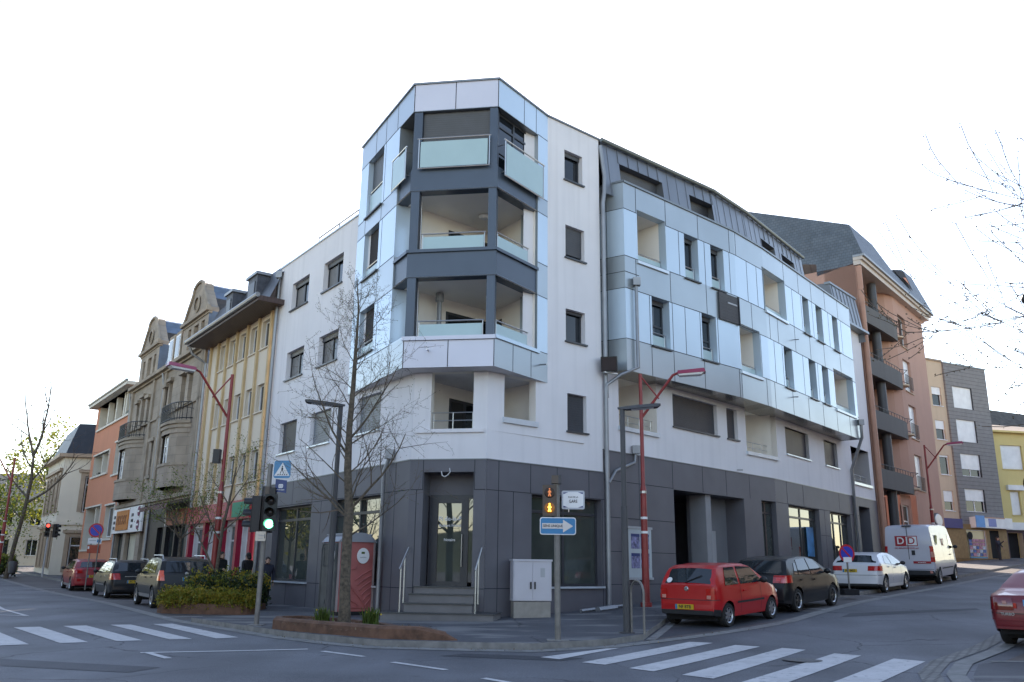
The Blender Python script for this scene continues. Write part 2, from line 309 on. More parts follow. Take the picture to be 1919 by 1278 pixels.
class Thing:
    """an Empty at the base of a thing that parents its parts; world = parts given in world coordinates"""
    def __init__(s, name, label, cat, loc=(0, 0, 0), rot=(0, 0, 0), group=None, world=True):
        s.o = bpy.data.objects.new(name, None); COL.objects.link(s.o); s.o.empty_display_size = 0.2
        s.o.location = loc; s.o.rotation_euler = rot; s.org = Vector(loc) if world else Vector((0, 0, 0))
        s.o['label'] = label; s.o['category'] = cat
        if group: s.o['group'] = group
    def part(s, name, mb, under=None, smooth=False, angle=40, label=None):
        if not mb.f: return None
        o = bpy.data.objects.new(name, mb.mesh(name, s.org, smooth, angle)); COL.objects.link(o); o.parent = under or s.o
        if label: o['label'] = label
        return o
    def text(s, name, txt, size, m, mw, under=None, thick=0.004, sx=1.0):
        c = bpy.data.curves.new('txt', 'FONT'); c.body = txt; c.size = size; c.align_x = 'CENTER'; c.align_y = 'CENTER'; c.extrude = thick; c.offset = size * 0.012
        t = bpy.data.objects.new('txt', c); COL.objects.link(t)
        me = bpy.data.meshes.new_from_object(t.evaluated_get(bpy.context.evaluated_depsgraph_get()))
        bpy.data.objects.remove(t); bpy.data.curves.remove(c)
        me.transform(Matrix.Translation(-s.org) @ mw @ Matrix.Diagonal((sx, 1, 1, 1))); me.name = name; me.materials.clear(); me.materials.append(m)
        o = bpy.data.objects.new(name, me); COL.objects.link(o); o.parent = under or s.o; return o
def tag(o, label=None, cat=None, group=None, kind=None):
    for k, v in (('label', label), ('category', cat), ('group', group), ('kind', kind)):
        if v: o[k] = v
    return o
def single(name, mb, label, cat, group=None, kind=None, smooth=False, base=None):
    o = bpy.data.objects.new(name, mb.mesh(name, base or (0, 0, 0), smooth)); COL.objects.link(o)
    if base: o.location = base
    return tag(o, label, cat, group, kind)
def struct(name, mb, smooth=False): return single(name, mb, None, None, kind='structure', smooth=smooth)
class Fr:
    """a wall plane: u runs from plan point A towards B, z is height, out is distance in front of the wall"""
    def __init__(s, A, B, tilt=None):
        s.A = Vector((A[0], A[1], 0)); e = Vector((B[0] - A[0], B[1] - A[1], 0)); s.L = e.length; s.e = e.normalized(); s.n = Vector((s.e.y, -s.e.x, 0)); s.tilt = tilt
    def P(s, u, z, out=0.0):
        if s.tilt: out = out - (z - s.tilt[0]) * s.tilt[1]
        p = s.A + s.e * u + s.n * out; return Vector((p.x, p.y, z))
    def mw(s, u, z, out=0.0):   # matrix for lettering on the wall
        m = Matrix.Identity(4); m.col[0][:3] = s.e; m.col[1][:3] = (0, 0, 1); m.col[2][:3] = s.n; m.col[3][:3] = s.P(u, z, out); return m
    def shift(s, out): q = Fr((0, 0), (1, 0)); q.A = s.A + s.n * out; q.e = s.e; q.n = s.n; q.L = s.L; q.tilt = s.tilt; return q
def fbox(mb, fr, u0, u1, z0, z1, o0, o1, m):
    mb.hexa([fr.P(u0, z0, o1), fr.P(u1, z0, o1), fr.P(u1, z0, o0), fr.P(u0, z0, o0), fr.P(u0, z1, o1), fr.P(u1, z1, o1), fr.P(u1, z1, o0), fr.P(u0, z1, o0)], m)
def wall(mb, fr, u0, u1, bands, holes=(), out=0.0, thick=0.0):
    """bands [(z0, z1, material)...]; holes (ua, ub, za, zb, depth, reveal material): cut out, with reveals going in by depth"""
    us = sorted({u0, u1} | {min(u1, max(u0, h[k])) for h in holes for k in (0, 1)})
    zmin, zmax = bands[0][0], bands[-1][1]
    zs = sorted({z for b in bands for z in b[:2]} | {min(zmax, max(zmin, h[k])) for h in holes for k in (2, 3)})
    for ua, ub in zip(us, us[1:]):
        if ub - ua < 1e-5: continue
        for za, zb in zip(zs, zs[1:]):
            if zb - za < 1e-5: continue
            cu, cz = (ua + ub) / 2, (za + zb) / 2
            if any(h[0] < cu < h[1] and h[2] < cz < h[3] for h in holes): continue
            m = [b[2] for b in bands if b[0] <= cz <= b[1]][0]
            mb.quad(fr.P(ua, za, out), fr.P(ub, za, out), fr.P(ub, zb, out), fr.P(ua, zb, out), m)
    for (a, b, c, d, dep, m) in holes:
        if not dep: continue
        i = out - dep
        mb.quad(fr.P(a, c, out), fr.P(a, d, out), fr.P(a, d, i), fr.P(a, c, i), m); mb.quad(fr.P(b, d, out), fr.P(b, c, out), fr.P(b, c, i), fr.P(b, d, i), m)
        mb.quad(fr.P(a, d, out), fr.P(b, d, out), fr.P(b, d, i), fr.P(a, d, i), m); mb.quad(fr.P(b, c, out), fr.P(a, c, out), fr.P(a, c, i), fr.P(b, c, i), m)
def joints(mb, fr, vs=(), hs=(), m=None, w=0.018, out=0.0):
    m = m or m_joint
    for (u, z0, z1) in vs: fbox(mb, fr, u - w/2, u + w/2, z0, z1, out, out + 0.004, m)
    for (z, u0, u1) in hs: fbox(mb, fr, u0, u1, z - w/2, z + w/2, out, out + 0.0055, m)
def window(T, fr, ua, ub, za, zb, dep=0.18, fm=None, gm=None, nv=1, transom=None, sill=m_sill, shut=None, sm=None, fw=0.06, sov=0.05, name='window'):
    """frame with its pane as child; optional sill and roller shutter (shut = closed share)"""
    fm = fm or m_frame; gm = gm or m_glass; mb = MB(); o = -dep
    fbox(mb, fr, ua, ua + fw, za, zb, o - .05, o, fm); fbox(mb, fr, ub - fw, ub, za, zb, o - .05, o, fm)
    fbox(mb, fr, ua + fw, ub - fw, za, za + fw, o - .05, o, fm); fbox(mb, fr, ua + fw, ub - fw, zb - fw, zb, o - .05, o, fm)
    for k in range(1, nv + 1 if nv > 1 else nv):
        c = ua + (ub - ua) * k / nv; fbox(mb, fr, c - fw * .6, c + fw * .6, za + fw, zb - fw, o - .05, o - .002, fm)
    if transom: fbox(mb, fr, ua + fw, ub - fw, transom - fw * .6, transom + fw * .6, o - .05, o - .004, fm)
    w = T.part(name, mb)
    p = MB(); p.quad(fr.P(ua, za, o - .035), fr.P(ub, za, o - .035), fr.P(ub, zb, o - .035), fr.P(ua, zb, o - .035), gm); T.part('pane', p, w)
    if sill:
        s = MB(); fbox(s, fr, ua - sov, ub + sov, za - .05, za - .002, o, 0.07, sill); T.part('sill', s, w)
    if shut:
        s = MB(); z0 = zb - (zb - za) * shut; fbox(s, fr, ua + .02, ub - .02, z0, zb - .004, o + .01, o + .05, sm or m_shut); T.part('shutter', s, w)
    return w
def grid_cut(bm, step, x0, x1, y0, y1):
    for ax, a, b in ((0, x0, x1), (1, y0, y1)):
        n = Vector((1, 0, 0)) if ax == 0 else Vector((0, 1, 0)); k = math.ceil(a / step)
        while k * step < b:
            bmesh.ops.bisect_plane(bm, geom=bm.verts[:] + bm.edges[:] + bm.faces[:], plane_co=n * (k * step), plane_no=n); k += 1
def drape(name, polys, dz, m, kerb=None, step=1.0):
    """sheets laid dz above the ground; kerb = material of a vertical face down to the ground"""
    bm = bmesh.new()
    for pts in polys:
        f = bm.faces.new([bm.verts.new((p[0], p[1], 0)) for p in pts])
        if f.normal.z < 0 or sum(a[0]*b[1]-b[0]*a[1] for a, b in zip(pts, pts[1:]+pts[:1])) < 0: f.normal_flip()
    xs = [p[0] for q in polys for p in q]; ys = [p[1] for q in polys for p in q]
    grid_cut(bm, step, min(xs), max(xs), min(ys), max(ys))
    mats = [m]
    if kerb:
        be = [e for e in bm.edges if len(e.link_faces) == 1]; ret = bmesh.ops.extrude_edge_only(bm, edges=be)
        low = [x for x in ret['geom'] if isinstance(x, bmesh.types.BMVert)]; fs = [x for x in ret['geom'] if isinstance(x, bmesh.types.BMFace)]
        mats.append(kerb)
        for f in fs: f.material_index = 1
        lows = set(low)
    else: lows = set()
    for v in bm.verts: v.co.z = g(v.co.x, v.co.y) + (-0.05 if v in lows else dz)
    me = bpy.data.meshes.new(name); bm.to_mesh(me); bm.free()
    for x in mats: me.materials.append(x)
    o = bpy.data.objects.new(name, me); COL.objects.link(o); o['kind'] = 'structure'; return o
def strip(pts, w, off=0.0):
    """a band of width w along a polyline, shifted sideways by off, as a list of quads"""
    P = [Vector(p) for p in pts]; L = []
    for k, p in enumerate(P):
        t = (P[min(k+1, len(P)-1)] - P[max(k-1, 0)]).normalized(); n = Vector((-t.y, t.x)); L.append((p + n * (off - w/2), p + n * (off + w/2)))
    return [[a[0], b[0], b[1], a[1]] for a, b in zip(L, L[1:])]
# ================================================================== GROUND
WL, PCL, PCR, RE = (-9.27, 32.42), (-2.71, 23.41), (-.65, 23.02), (2.81, 25.98)
B4, B6 = (10.38, 33.87), (18.71, 44.25)
LD = Vector((-0.5886, 0.8084)); LN = Vector((-0.8084, -0.5886)); RD = Vector((0.634, 0.7733)); RN = Vector((0.7733, -0.634))
def L2(u, o): p = Vector(PCL) + LD * u + LN * o; return (p.x, p.y)     # left street: u along, o in front of the facades
def R2(u, o): p = Vector(B6) + RD * u + RN * o; return (p.x, p.y)
mb = MB()
xs = [-400, -250, -160, -110, -80] + list(range(-60, 61, 1)) + [80, 110, 160, 250, 400]; ys = [-300, -150, -60, -20] + list(range(-6, 101, 1)) + [130, 180, 260, 400, 700]
i0 = mb.mat(m_road)
for y in ys:
    for x in xs: mb.v.append(Vector((x, y, g(x, y))))
nx = len(xs)
for j in range(len(ys) - 1):
    for i in range(nx - 1): mb.f.append((j*nx+i, j*nx+i+1, (j+1)*nx+i+1, (j+1)*nx+i)); mb.mi.append(i0)
struct('road', mb, smooth=True)
mb = MB(); mh = M('added_wooded_hill', (.045, .06, .035), rough=.95, var=.4, scale=.05); n = 120; ring = []
for k in range(n):
    a = 2 * pi * k / n; h = 15 + 5 * sin(3 * a + 1) + 3 * sin(11 * a) + 1.6 * sin(29 * a); ring.append([(r * sin(a), 30 + r * cos(a), z) for r, z in ((235, -1), (250, h * .55), (275, h * .85), (310, h), (360, h * 1.05), (395, -1))])
for k in range(n):
    for p in range(5): a, b = ring[k], ring[(k + 1) % n]; mb.quad(a[p], a[p + 1], b[p + 1], b[p], mh)
struct('added_hills', mb, smooth=True)  # hill ring added to keep the bright horizon out of reflections
GUT = [(-45.5, 76), (-31, 54.4), (-14.6, 32.4), (-8.8, 23.7), (-4.94, 19.3), (-3.7, 18.15), (-2.57, 17.3), (-.72, 16.85), (.47, 16.65), (2.04, 17.45), (3.83, 19.15), (7.05, 22.5), (10.74, 27.6), (14.41, 32.3), (24, 44)] + [R2(25, 6.0), R2(60, 6.0)]
walk = [L2(70, 1.9), L2(30, 1.9), L2(6.6, 1.95), (-7.3, 26.3), (-6.9, 24.9), (-8.2, 23.2), (-4.9, 19.55), (-3.6, 18.4), (-2.5, 17.55), (-.7, 17.1), (.45, 16.9), (1.95, 17.7), (2.8, 18.7), (3.95, 22.6), (4.4, 23.4), (8.5, 27.6), (12.6, 31.7), (21.1, 42.3), R2(60, 3.1), R2(60, -1.5), R2(0, -1.5), (9.4, 34.8), (1.9, 27), (-.6, 24.2), (-2.2, 24.6), L2(11, -1.5), L2(70, -1.5)]
drape('pavement', [walk], KERB, m_walk, kerb=m_kerb)
drape('parking_lane', [[(2.85, 18.6), (3.95, 19.3), (7.0, 22.6), (10.6, 27.65), (14.3, 32.4), (23.9, 44.1), R2(30, 5.9), R2(30, 3.2), (21.2, 42.4), (12.7, 31.8), (8.6, 27.7), (4.5, 23.5), (4.05, 22.6)],
    [L2(70, 6.0), (-31, 54.5), (-14.5, 32.5), (-8.75, 24.0), (-7.1, 25.1), (-7.5, 26.4), L2(6.7, 2.0), L2(70, 2.0)]], 0.004, m_park)
drape('gutter_strip', strip(GUT, 0.34), 0.009, m_kerb)
drape('parking_edging', strip([(-8.35, 23.6), (-6.85, 24.7)], 0.18) + strip([(2.85, 18.65), (4.05, 22.7), (4.5, 23.4), (8.55, 27.65)], 0.2, -.1), 0.013, m_kerb)
# opposite corner on the right: cobbled gutter, flush kerb, brown paved forecourt
OPP = [(5.2, 10.0), (5.75, 12.2), (6.3, 13.6), (7.15, 15.0), (8.8, 16.9), (10.45, 19.0), (15, 24.7), (30, 43)]
drape('cobbled_gutter', strip(OPP, 0.30), 0.010, m_cobble)
drape('flush_kerb', strip(OPP, 0.26, -0.36), 0.016, m_kerb)
drape('forecourt', [[(8.3, 15.1), (9.4, 16.35), (11.0, 18.4), (15.6, 24.1), (30.6, 42.4), (60, 42), (60, 14.4), (20, 14.4)]], 0.006, m_parkb)
drape('forecourt_asphalt', [[(5.7, 10), (6.2, 12), (6.8, 13.3), (7.6, 14.65), (8.2, 15.0), (20, 14.3), (60, 14.2), (60, -6), (5, -6)]], 0.006, m_walk)
drape('forecourt_edging', strip([(8.0, 15.0), (20, 14.35)], 0.14), 0.012, m_kerb)
# painted markings -----------------------------------------------------------
def bars(starts, ends, w):   # bars of a zebra crossing from one edge to the other
    out = []
    for a, b in zip(starts, ends):
        a, b = Vector(a), Vector(b); out.append([tuple(a), (a.x + w[0], a.y + w[1]), (b.x + w[0], b.y + w[1]), tuple(b)])
    return out
zl = [[(-8.83, 22.34), (-8.44, 22.58), (-5.73, 19.17), (-6.1, 18.85)], [(-9.68, 21.86), (-9.25, 22.04), (-6.52, 18.64), (-6.91, 18.43)], [(-10.53, 21.28), (-10.1, 21.52), (-7.34, 18.13), (-7.74, 17.87)], [(-11.33, 20.62), (-10.9, 20.94), (-8.15, 17.54), (-8.54, 17.23)]]
for k in range(1, 5): zl.append([(x - .80 * k, y - .64 * k) for x, y in zl[3]])
drape('left_crossing', zl, 0.008, m_paint)
zr = [[(.56, 15.71), (.87, 15.42), (2.15, 17.22), (1.84, 17.09)], [(1.22, 14.98), (1.57, 14.67), (4.1, 18.05), (3.68, 18.28)], [(1.9, 14.24), (2.22, 13.86), (4.84, 17.35), (4.44, 17.65)], [(2.58, 13.48), (2.95, 13.08), (5.53, 16.79), (5.19, 17.11)], [(3.25, 12.72), (3.62, 12.32), (6.2, 15.88), (5.85, 16.22)], [(3.95, 11.95), (4.32, 11.55), (6.93, 15.04), (6.58, 15.45)]]
drape('right_crossing', zr, 0.008, m_paint)
mk = strip([(-6.45, 15.9), (-3.75, 16.95)], 0.13) + strip([(-6.35, 15.95), (-5.65, 15.1)], 0.13)
mk += strip([(-3.4, 16.6), (-2.5, 15.75)], 0.12) + strip([(-1.9, 14.95), (-.95, 13.98)], 0.12) + strip([(-.35, 13.05), (.35, 12.2)], 0.12)
mk += strip([(-14.2, 24.85), (-13.2, 24.6)], 0.14) + strip([(-13.2, 24.6), (-15.6, 27.6), (-26, 43)], 0.12)
mk += strip([(-24.2, 44.4), (-22.2, 45.6)], 0.15) + strip([(-22.7, 41), (-21.4, 42)], .15)
drape('lane_markings', mk, 0.0085, m_paint)
drape('bay_markings', strip([(-15.4, 33.5), (-13.4, 34.8)], 0.12) + strip([(9.0, 25.4), (7.4, 26.6)], .1) + strip([(13.0, 30.6), (11.2, 32.0)], .1) + strip([(-9.6, 24.9), (-8.7, 25.5)], .1), 0.010, m_paint)
mb = MB(); c = Vector((4.95, 15.25)); mb.poly([(c.x + .33*cos(k*pi/12), c.y + .33*sin(k*pi/12), g(c.x, c.y) + .0135 + .0) for k in range(24)], M('cast_iron', (.09, .088, .088), rough=.6, var=.3, scale=30, bump=.5))
struct('manhole_cover', mb)
drape('road_patch', [[(-9.5, 14.2), (-5.5, 13.2), (-5.3, 13.9), (-9.3, 14.9)], [(2.2, 19.9), (3.3, 19.2), (8.6, 24.6), (7.9, 25)], [(-1.2, 15.9), (.9, 15.2), (1.3, 15.6), (-.8, 16.3)], [(8.6, 23.2), (13, 24.6), (13.2, 25.2), (9.2, 24.1)]], 0.005, M_asphalt('dark_asphalt_patch', (.062, .064, .072), .2, .3))
# ================================================================== CORNER APARTMENT BUILDING
AB = Thing('apartment_building', 'white new corner apartment block with pale blue cladding and dark grey ground floor', 'building', (0, 26, .3))
ZT, ZB1, ZW, ZS, ZG, ZG2 = 15.5, 14.63, 13.05, 6.83, 4.4, 5.09
TL, TCL, TCR, TRE = (-5.21, 26.74), (-3.0, 22.74), (-.47, 22.36), (1.05, 24.47)
fL, fC, fR1 = Fr(WL, PCL), Fr(PCL, PCR), Fr(PCR, RE)
fTL, fTC, fTR = Fr(TL, TCL), Fr(TCL, TCR), Fr(TCR, TRE)
fW1, fW2 = Fr(RE, B4), Fr(B4, B6)
fN1, fN2 = Fr((3.62, 26.07), (8.35, 30.27)), Fr((8.35, 30.27), (9.92, 31.98)); fN3 = Fr((9.92, 31.98), (16.46, 39.97))
LW = fL.L
# --- left wall (white above, dark plinth below)
hl = []; wl = []
for (a, b) in ((1.33, 2.94), (4.24, 5.84)):
    for (z0, z1) in ((10.97, 12.06), (8.25, 9.32)): hl.append((a, b, z0, z1, .2, m_white)); wl.append((a, b, z0, z1, 0))
for (a, b) in ((1.25, 2.80), (4.03, 5.67), (7.59, 9.18)): hl.append((a, b, 5.5, 6.63, .2, m_white)); wl.append((a, b, 5.5, 6.63, 1))
mb = MB(); wall(mb, fL, 0, LW, [(ZG, ZW, m_white)], hl); AB.part('left_wall', mb)
for k, (a, b, z0, z1, s) in enumerate(wl):
    window(AB, fL, a, b, z0, z1, .18, nv=2, sill=m_sill if not s else m_sillw, shut=(1.0 if s else .16), sm=(m_shutl if s and a > 3 else m_shut))
m_curt = M('pale_curtain', (.16, .155, .15), rough=.5, var=.3, scale=5, stretch=(8, 8, .3))
for (a, b, z0, z1, s) in wl[:4]:
    c = MB(); n = 14; a1 = a + (b - a) * .47
    for k in range(n): u0_, u1_ = a + .08 + (a1 - a - .1) * k / n, a + .08 + (a1 - a - .1) * (k + 1) / n; fbox(c, fL, u0_, u1_, z0 + .07, z1 - .2, -.214 + .003 * (k % 2), -.208 + .004 * (k % 2), m_curt)
    AB.part('curtain', c)
hg = [(1.40, 4.68, 1.06, 3.55, .22, m_tile), (6.2, 9.55, 1.06, 3.57, .22, m_tile)]
mb = MB(); wall(mb, fL, 0, LW + .012, [(-.5, ZG, m_tile)], hg, out=.03)
fbox(mb, fL, 0, LW, ZG - .001, ZG + .025, 0, .05, m_cap)
joints(mb, fL, [(u, .2, 1.0) for u in (1.4, 3.0, 4.7, 6.2, 7.9, 9.55)] + [(u, 3.6, ZG) for u in (1.4, 3.0, 4.7, 6.2, 7.9, 9.55)] + [(5.45, .2, 3.6), (10.35, .2, ZG)], [(3.6, 0, LW), (1.04, 4.75, 6.15), (1.04, 9.6, LW)], out=.03)
AB.part('left_plinth', mb)
def shop_window(fr, a, b, z0, z1, nv=2, dep=.2, trans=None, sill=True):
    w = window(AB, fr, a, b, z0, z1, dep - .03, fm=m_frame, gm=m_glassb, nv=nv, transom=trans or z1 - .45, sill=None, fw=.07, name='shop_window')
    if sill: s = MB(); fbox(s, fr, a - .05, b + .05, z0 - .055, z0 - .003, -dep, .11, m_sillw); AB.part('sill', s, w)
    return w
for h in hg: shop_window(fL, *h[:4])
# --- chamfer: dark entrance recess below, loggia with white walls above
mb = MB(); wall(mb, fC, -.012, fC.L + .012, [(-.5, ZG, m_tile)], [(.38, 1.77, -.5, 4.07, 0, m_tile)], out=.03)
for (a, b) in ((.38, 0), (1.77, 1)):
    q = [fC.P(a, -.2, .03), fC.P(a, 4.07, .03), fC.P(a, 4.07, -.62), fC.P(a, -.2, -.62)]; mb.poly(q if not b else q[::-1], m_tile)
mb.quad(fC.P(.38, 4.07, .03), fC.P(1.77, 4.07, .03), fC.P(1.77, 4.07, -.62), fC.P(.38, 4.07, -.62), m_tile)
mb.quad(fC.P(.38, 3.5, -.6), fC.P(1.77, 3.5, -.6), fC.P(1.77, 4.07, -.6), fC.P(.38, 4.07, -.6), m_tile)
fbox(mb, fC, -.02, fC.L + .02, ZG - .001, ZG + .025, 0, .05, m_cap)
joints(mb, fC, [(.36, 3.6, ZG), (1.79, 3.6, ZG), (.19, .8, 3.6)], [(3.6, .02, .37), (3.6, 1.78, fC.L), (1.05, .02, .37), (1.05, 1.78, fC.L)], out=.03)
AB.part('entrance_wall', mb)
d = MB(); o = -.52
for (a, b, c, e) in ((.42, .66, 1.1, 3.5), (1.32, 1.52, 1.1, 3.5), (.66, 1.32, 3.28, 3.5), (.66, 1.32, 1.1, 1.22), (1.52, 1.77, 3.4, 3.5)): fbox(d, fC, a, b, c, e, o - .06, o, m_frame)
door = AB.part('entrance_door', d)
p = MB(); p.quad(fC.P(.64, 1.2, o - .03), fC.P(1.77, 1.2, o - .03), fC.P(1.77, 3.45, o - .03), fC.P(.64, 3.45, o - .03), m_glassb); AB.part('pane', p, door)
hnd = MB(); hnd.tube([fC.P(1.36, 1.6, o + .05), fC.P(1.36, 2.45, o + .05)], .016, m_steel); fbox(hnd, fC, 1.345, 1.375, 2.0, 2.1, o, o + .05, m_steel); AB.part('handle', hnd, door)
AB.text('shop_lettering', 'Pi de-la-P', .17, m_signw, fC.mw(1.0, 2.86, o - .022), under=door); AB.text('shop_lettering', 'Robert Franck', .11, m_signw, fC.mw(1.02, 2.68, o - .022), under=door); AB.text('shop_lettering', 'Notaire', .10, m_signw, fC.mw(1.0, 2.3, o - .022), under=door)
cbl = MB(); cbl.tube([fC.P(1.0 + .0*k + x, 4.07 + z, .06) for k, (x, z) in enumerate([(-.12, .02), (-.1, -.1), (-.02, -.13), (.06, -.08), (.12, .0), (.1, .1)])], .012, m_signw, n=5); AB.part('loose_cable', cbl)
# loggia floor +1 behind the chamfer and the right wall
mb = MB(); wall(mb, fC, -.0, fC.L, [(ZG, ZS, m_white)], [(.50, 1.70, 5.24, 6.84, .28, m_bounce_in)])
fbox(mb, fC, .1, 2.02, 5.14, 5.24, -.28, .06, m_white); AB.part('corner_wall', mb)
mb = MB()
hw_ = [(2.97, 3.78, 13.58, 14.61), (3.0, 3.84, 10.96, 12.03), (3.0, 3.84, 8.26, 9.28), (3.05, 3.86, 5.52, 6.65)]
wall(mb, fR1, 0, fR1.L, [(ZG, ZT, m_white)], [h + (.2, m_white) for h in hw_] + [(.60, 1.78, 5.60, 6.84, .28, m_bounce_in), (.0, 1.25, ZS, ZT + 1, 0, m_white)])
fbox(mb, fR1, .0, fR1.L + .05, ZT, ZT + .06, -.3, .05, m_cap)
AB.part('right_wall', mb)
s = MB(); fbox(s, fR1, .55, 1.84, 5.47, 5.62, -.3, .07, m_sillw); AB.part('sill', s)
for k, h in enumerate(hw_): window(AB, fR1, *h, .18, nv=1 if k in (0, 2) else 0, shut={0: .14, 1: .86, 2: .1, 3: 1.0}[k], sm=m_shut)
def loggia(A, D, Bp, z0, z1, names=True, win=True):
    """recess behind the open corner: back wall A-D, side wall D-Bp, floor and ceiling"""
    f1, f2 = Fr(A, D), Fr(D, Bp); mb = MB()
    wall(mb, f1, 0, f1.L, [(z0, z1, m_bounce_in)]); wall(mb, f2, 0, f2.L, [(z0, z1, m_bounce_in)])
    AB.part('loggia_wall', mb)
    if win:
        for fr, a, b in ((f1, f1.L * .36, f1.L * .97), (f2, .1, .62)):
            w = MB(); fbox(w, fr, a, b, z0 + .05, z1 - .38, .0, .03, m_frame); wo = AB.part('balcony_door', w)
            p = MB(); n = 2 if b - a > 1 else 1
            for q in range(n): fbox(p, fr, a + (b - a) * q / n + .07, a + (b - a) * (q + 1) / n - .07, z0 + .14, z1 - .47, .03, .034, m_glass)
            AB.part('pane', p, wo)
DEEP = (-.05, 27.2)
# ceilings and floors of the corner
poly = [TL, TCL, TCR, TRE, (2.9, 26.6), (.2, 28.5), (-4, 28)]
def slab(name, z, m, pts=poly, up=False):
    mb = MB(); q = [(p[0], p[1], z) for p in pts]; mb.poly(q if up else q[::-1], m); AB.part(name, mb)
slab('soffit', ZS + .012, m_white); slab('loggia_ceiling', 12.068, m_bounce_in); slab('loggia_ceiling', 9.436, m_bounce_in)
slab('loggia_floor', 10.24, m_grey, up=True); slab('loggia_floor', 7.5, m_grey, up=True); slab('loggia_floor', 5.2, m_grey, [PCL, PCR, (2.2, 25.4), (.2, 28.5), (-3.6, 25.2)], up=True)
slab('flat_roof', ZT - .02, m_cap, up=True)
jl = fTL.P(3.52, 0); jr = fTR.P(2.05, 0)
JL = (-2.77, 24.05); JR = (.66, 24.0); DEEP = (-.66, 26.0)
loggia(JL, DEEP, JR, 10.24, 12.07); loggia(JL, DEEP, JR, 7.5, 9.44)
loggia((-2.35, 24.5), (-.98, 26.3), (.9, 24.4), 5.2, 6.85)
# --- tower cladding: left wing, chamfer bands, right wing
lo, hi = 2.05, 10
mb = MB(); J = 3.52
bl = [(ZS, 7.7, m_cg), (7.7, 9.38, m_cl), (9.38, 10.43, m_cg), (10.43, 12.03, m_cl), (12.03, 12.6, m_cg), (12.6, ZB1, m_cl), (ZB1, ZT, m_cg)]
hT = [(.75, 2.18, 12.6, ZB1, .25, m_cl), (.75, 2.1, 10.43, 12.03, .25, m_cl), (.75, 2.08, 7.9, 9.38, .25, m_cl)]
wall(mb, fTL, 0, fTL.L, bl, hT + [(J, 9, 7.72, ZB1, 0, m_cl)])
for z0, z1 in ((7.7, 9.4), (10.4, 12.04), (12.04, ZB1), (9.4, 10.4)):   # jamb faces at the loggia
    mb.quad(fTL.P(J, z0, 0), fTL.P(J, z1, 0), fTL.P(J, z1, -.85), fTL.P(J, z0, -.85), m_cl if z0 in (7.7, 10.4) else m_cg)
fbox(mb, fTL, J, fTL.L, ZB1 - .02, ZB1, -.4, 0, m_cap)
joints(mb, fTL, [(2.3, ZB1, ZT), (3.3, ZB1, ZT), (1.4, ZB1, ZT), (.72, 12.03, 12.6), (2.2, 12.03, 12.6), (2.15, 9.38, 10.43), (.7, 9.38, 10.43), (2.1, ZS, 7.7), (3.45, ZS, 7.7)] + [(2.35, a, b) for a, b in ((12.6, ZB1), (10.43, 12.03), (7.7, 9.38))], [(z, 0, J) for z in (7.7, 9.38, 10.43, 12.03, 12.6, ZB1)])
fbox(mb, fTL, -.05, fTL.L + .02, ZT, ZT + .06, -.3, .04, m_cap)
mb.quad(fTL.P(0, ZS, -1.5), fTL.P(0, ZS, 0), fTL.P(0, ZT, 0), fTL.P(0, ZT, -1.5), m_cl)
# chamfer: top fascia and lowest parapet
wall(mb, fTC, 0, fTC.L, [(ZB1, ZT, m_cw)]); wall(mb, fTC, 0, fTC.L, [(ZS, 7.58, m_cw)])
fbox(mb, fTC, 0, fTC.L, ZB1 - .02, ZB1, -.4, 0, m_cap); fbox(mb, fTC, -.02, fTC.L + .02, ZT, ZT + .06, -.3, .04, m_cap)
joints(mb, fTC, [(1.27, ZB1, ZT), (1.27, ZS, 7.58), (.02, ZS, 7.58), (fTC.L - .015, ZS, 7.58), (.02, ZB1, ZT), (fTC.L - .015, ZB1, ZT)], w=.022)
fbox(mb, fTC, -.03, fTC.L + .03, 7.59, 7.70, -.3, .06, m_cw)
# right wing
br = [(ZS, 7.7, m_cg), (7.7, 9.4, m_cl), (9.4, 10.43, m_cg), (10.43, 12.05, m_cl), (12.05, 12.57, m_cg), (12.57, ZB1, m_cl), (ZB1, ZT, m_cl)]
wall(mb, fTR, 0, fTR.L, br, [(-.1, 2.06, 7.72, ZB1, 0, m_cl)])
for z0, z1 in ((7.7, 9.4), (9.4, 10.43), (10.43, 12.05), (12.05, ZB1)):
    mb.quad(fTR.P(2.06, z0, 0), fTR.P(2.06, z0, -.62), fTR.P(2.06, z1, -.62), fTR.P(2.06, z1, 0), m_cg)
joints(mb, fTR, [(.86, ZS, 7.6), (1.75, ZS, 7.6), (1.3, ZB1, ZT), (1.95, ZB1, ZT)], [(z, 2.06, fTR.L) for z in (7.7, 9.4, 10.43, 12.05, 12.57, ZB1)])
fbox(mb, fTR, 0, 2.15, 7.62, 7.72, -.3, .05, m_cl); fbox(mb, fTR, -.02, fTR.L + .05, ZT, ZT + .06, -.3, .04, m_cap); fbox(mb, fTR, 0, 2.06, ZB1 - .02, ZB1, -.4, 0, m_cap)
AB.part('tower_cladding', mb)
for h in hT[:1]: window(AB, fTL, *h[:4], .22, nv=0, shut=.55, sill=m_sill)
for h in hT[1:]: window(AB, fTL, *h[:4], .22, nv=1, shut=.97, sm=M_slats('dark_brown_blind', (.022, .019, .02), .06, rough=.8), sill=m_sill)
def balustrade(fr, a, b, z0, zr, o=-.1):
    mb = MB(); mb.tube([fr.P(a, zr, o), fr.P(b, zr, o)], .022, m_steel)
    for u in (a + .04, b - .04): mb.tube([fr.P(u, z0, o), fr.P(u, zr, o)], .014, m_steel)
    r = AB.part('balustrade', mb); p = MB(); fbox(p, fr, a + .06, b - .06, z0 + .04, zr - .09, o - .006, o + .006, m_frost); AB.part('glass_panel', p, r)
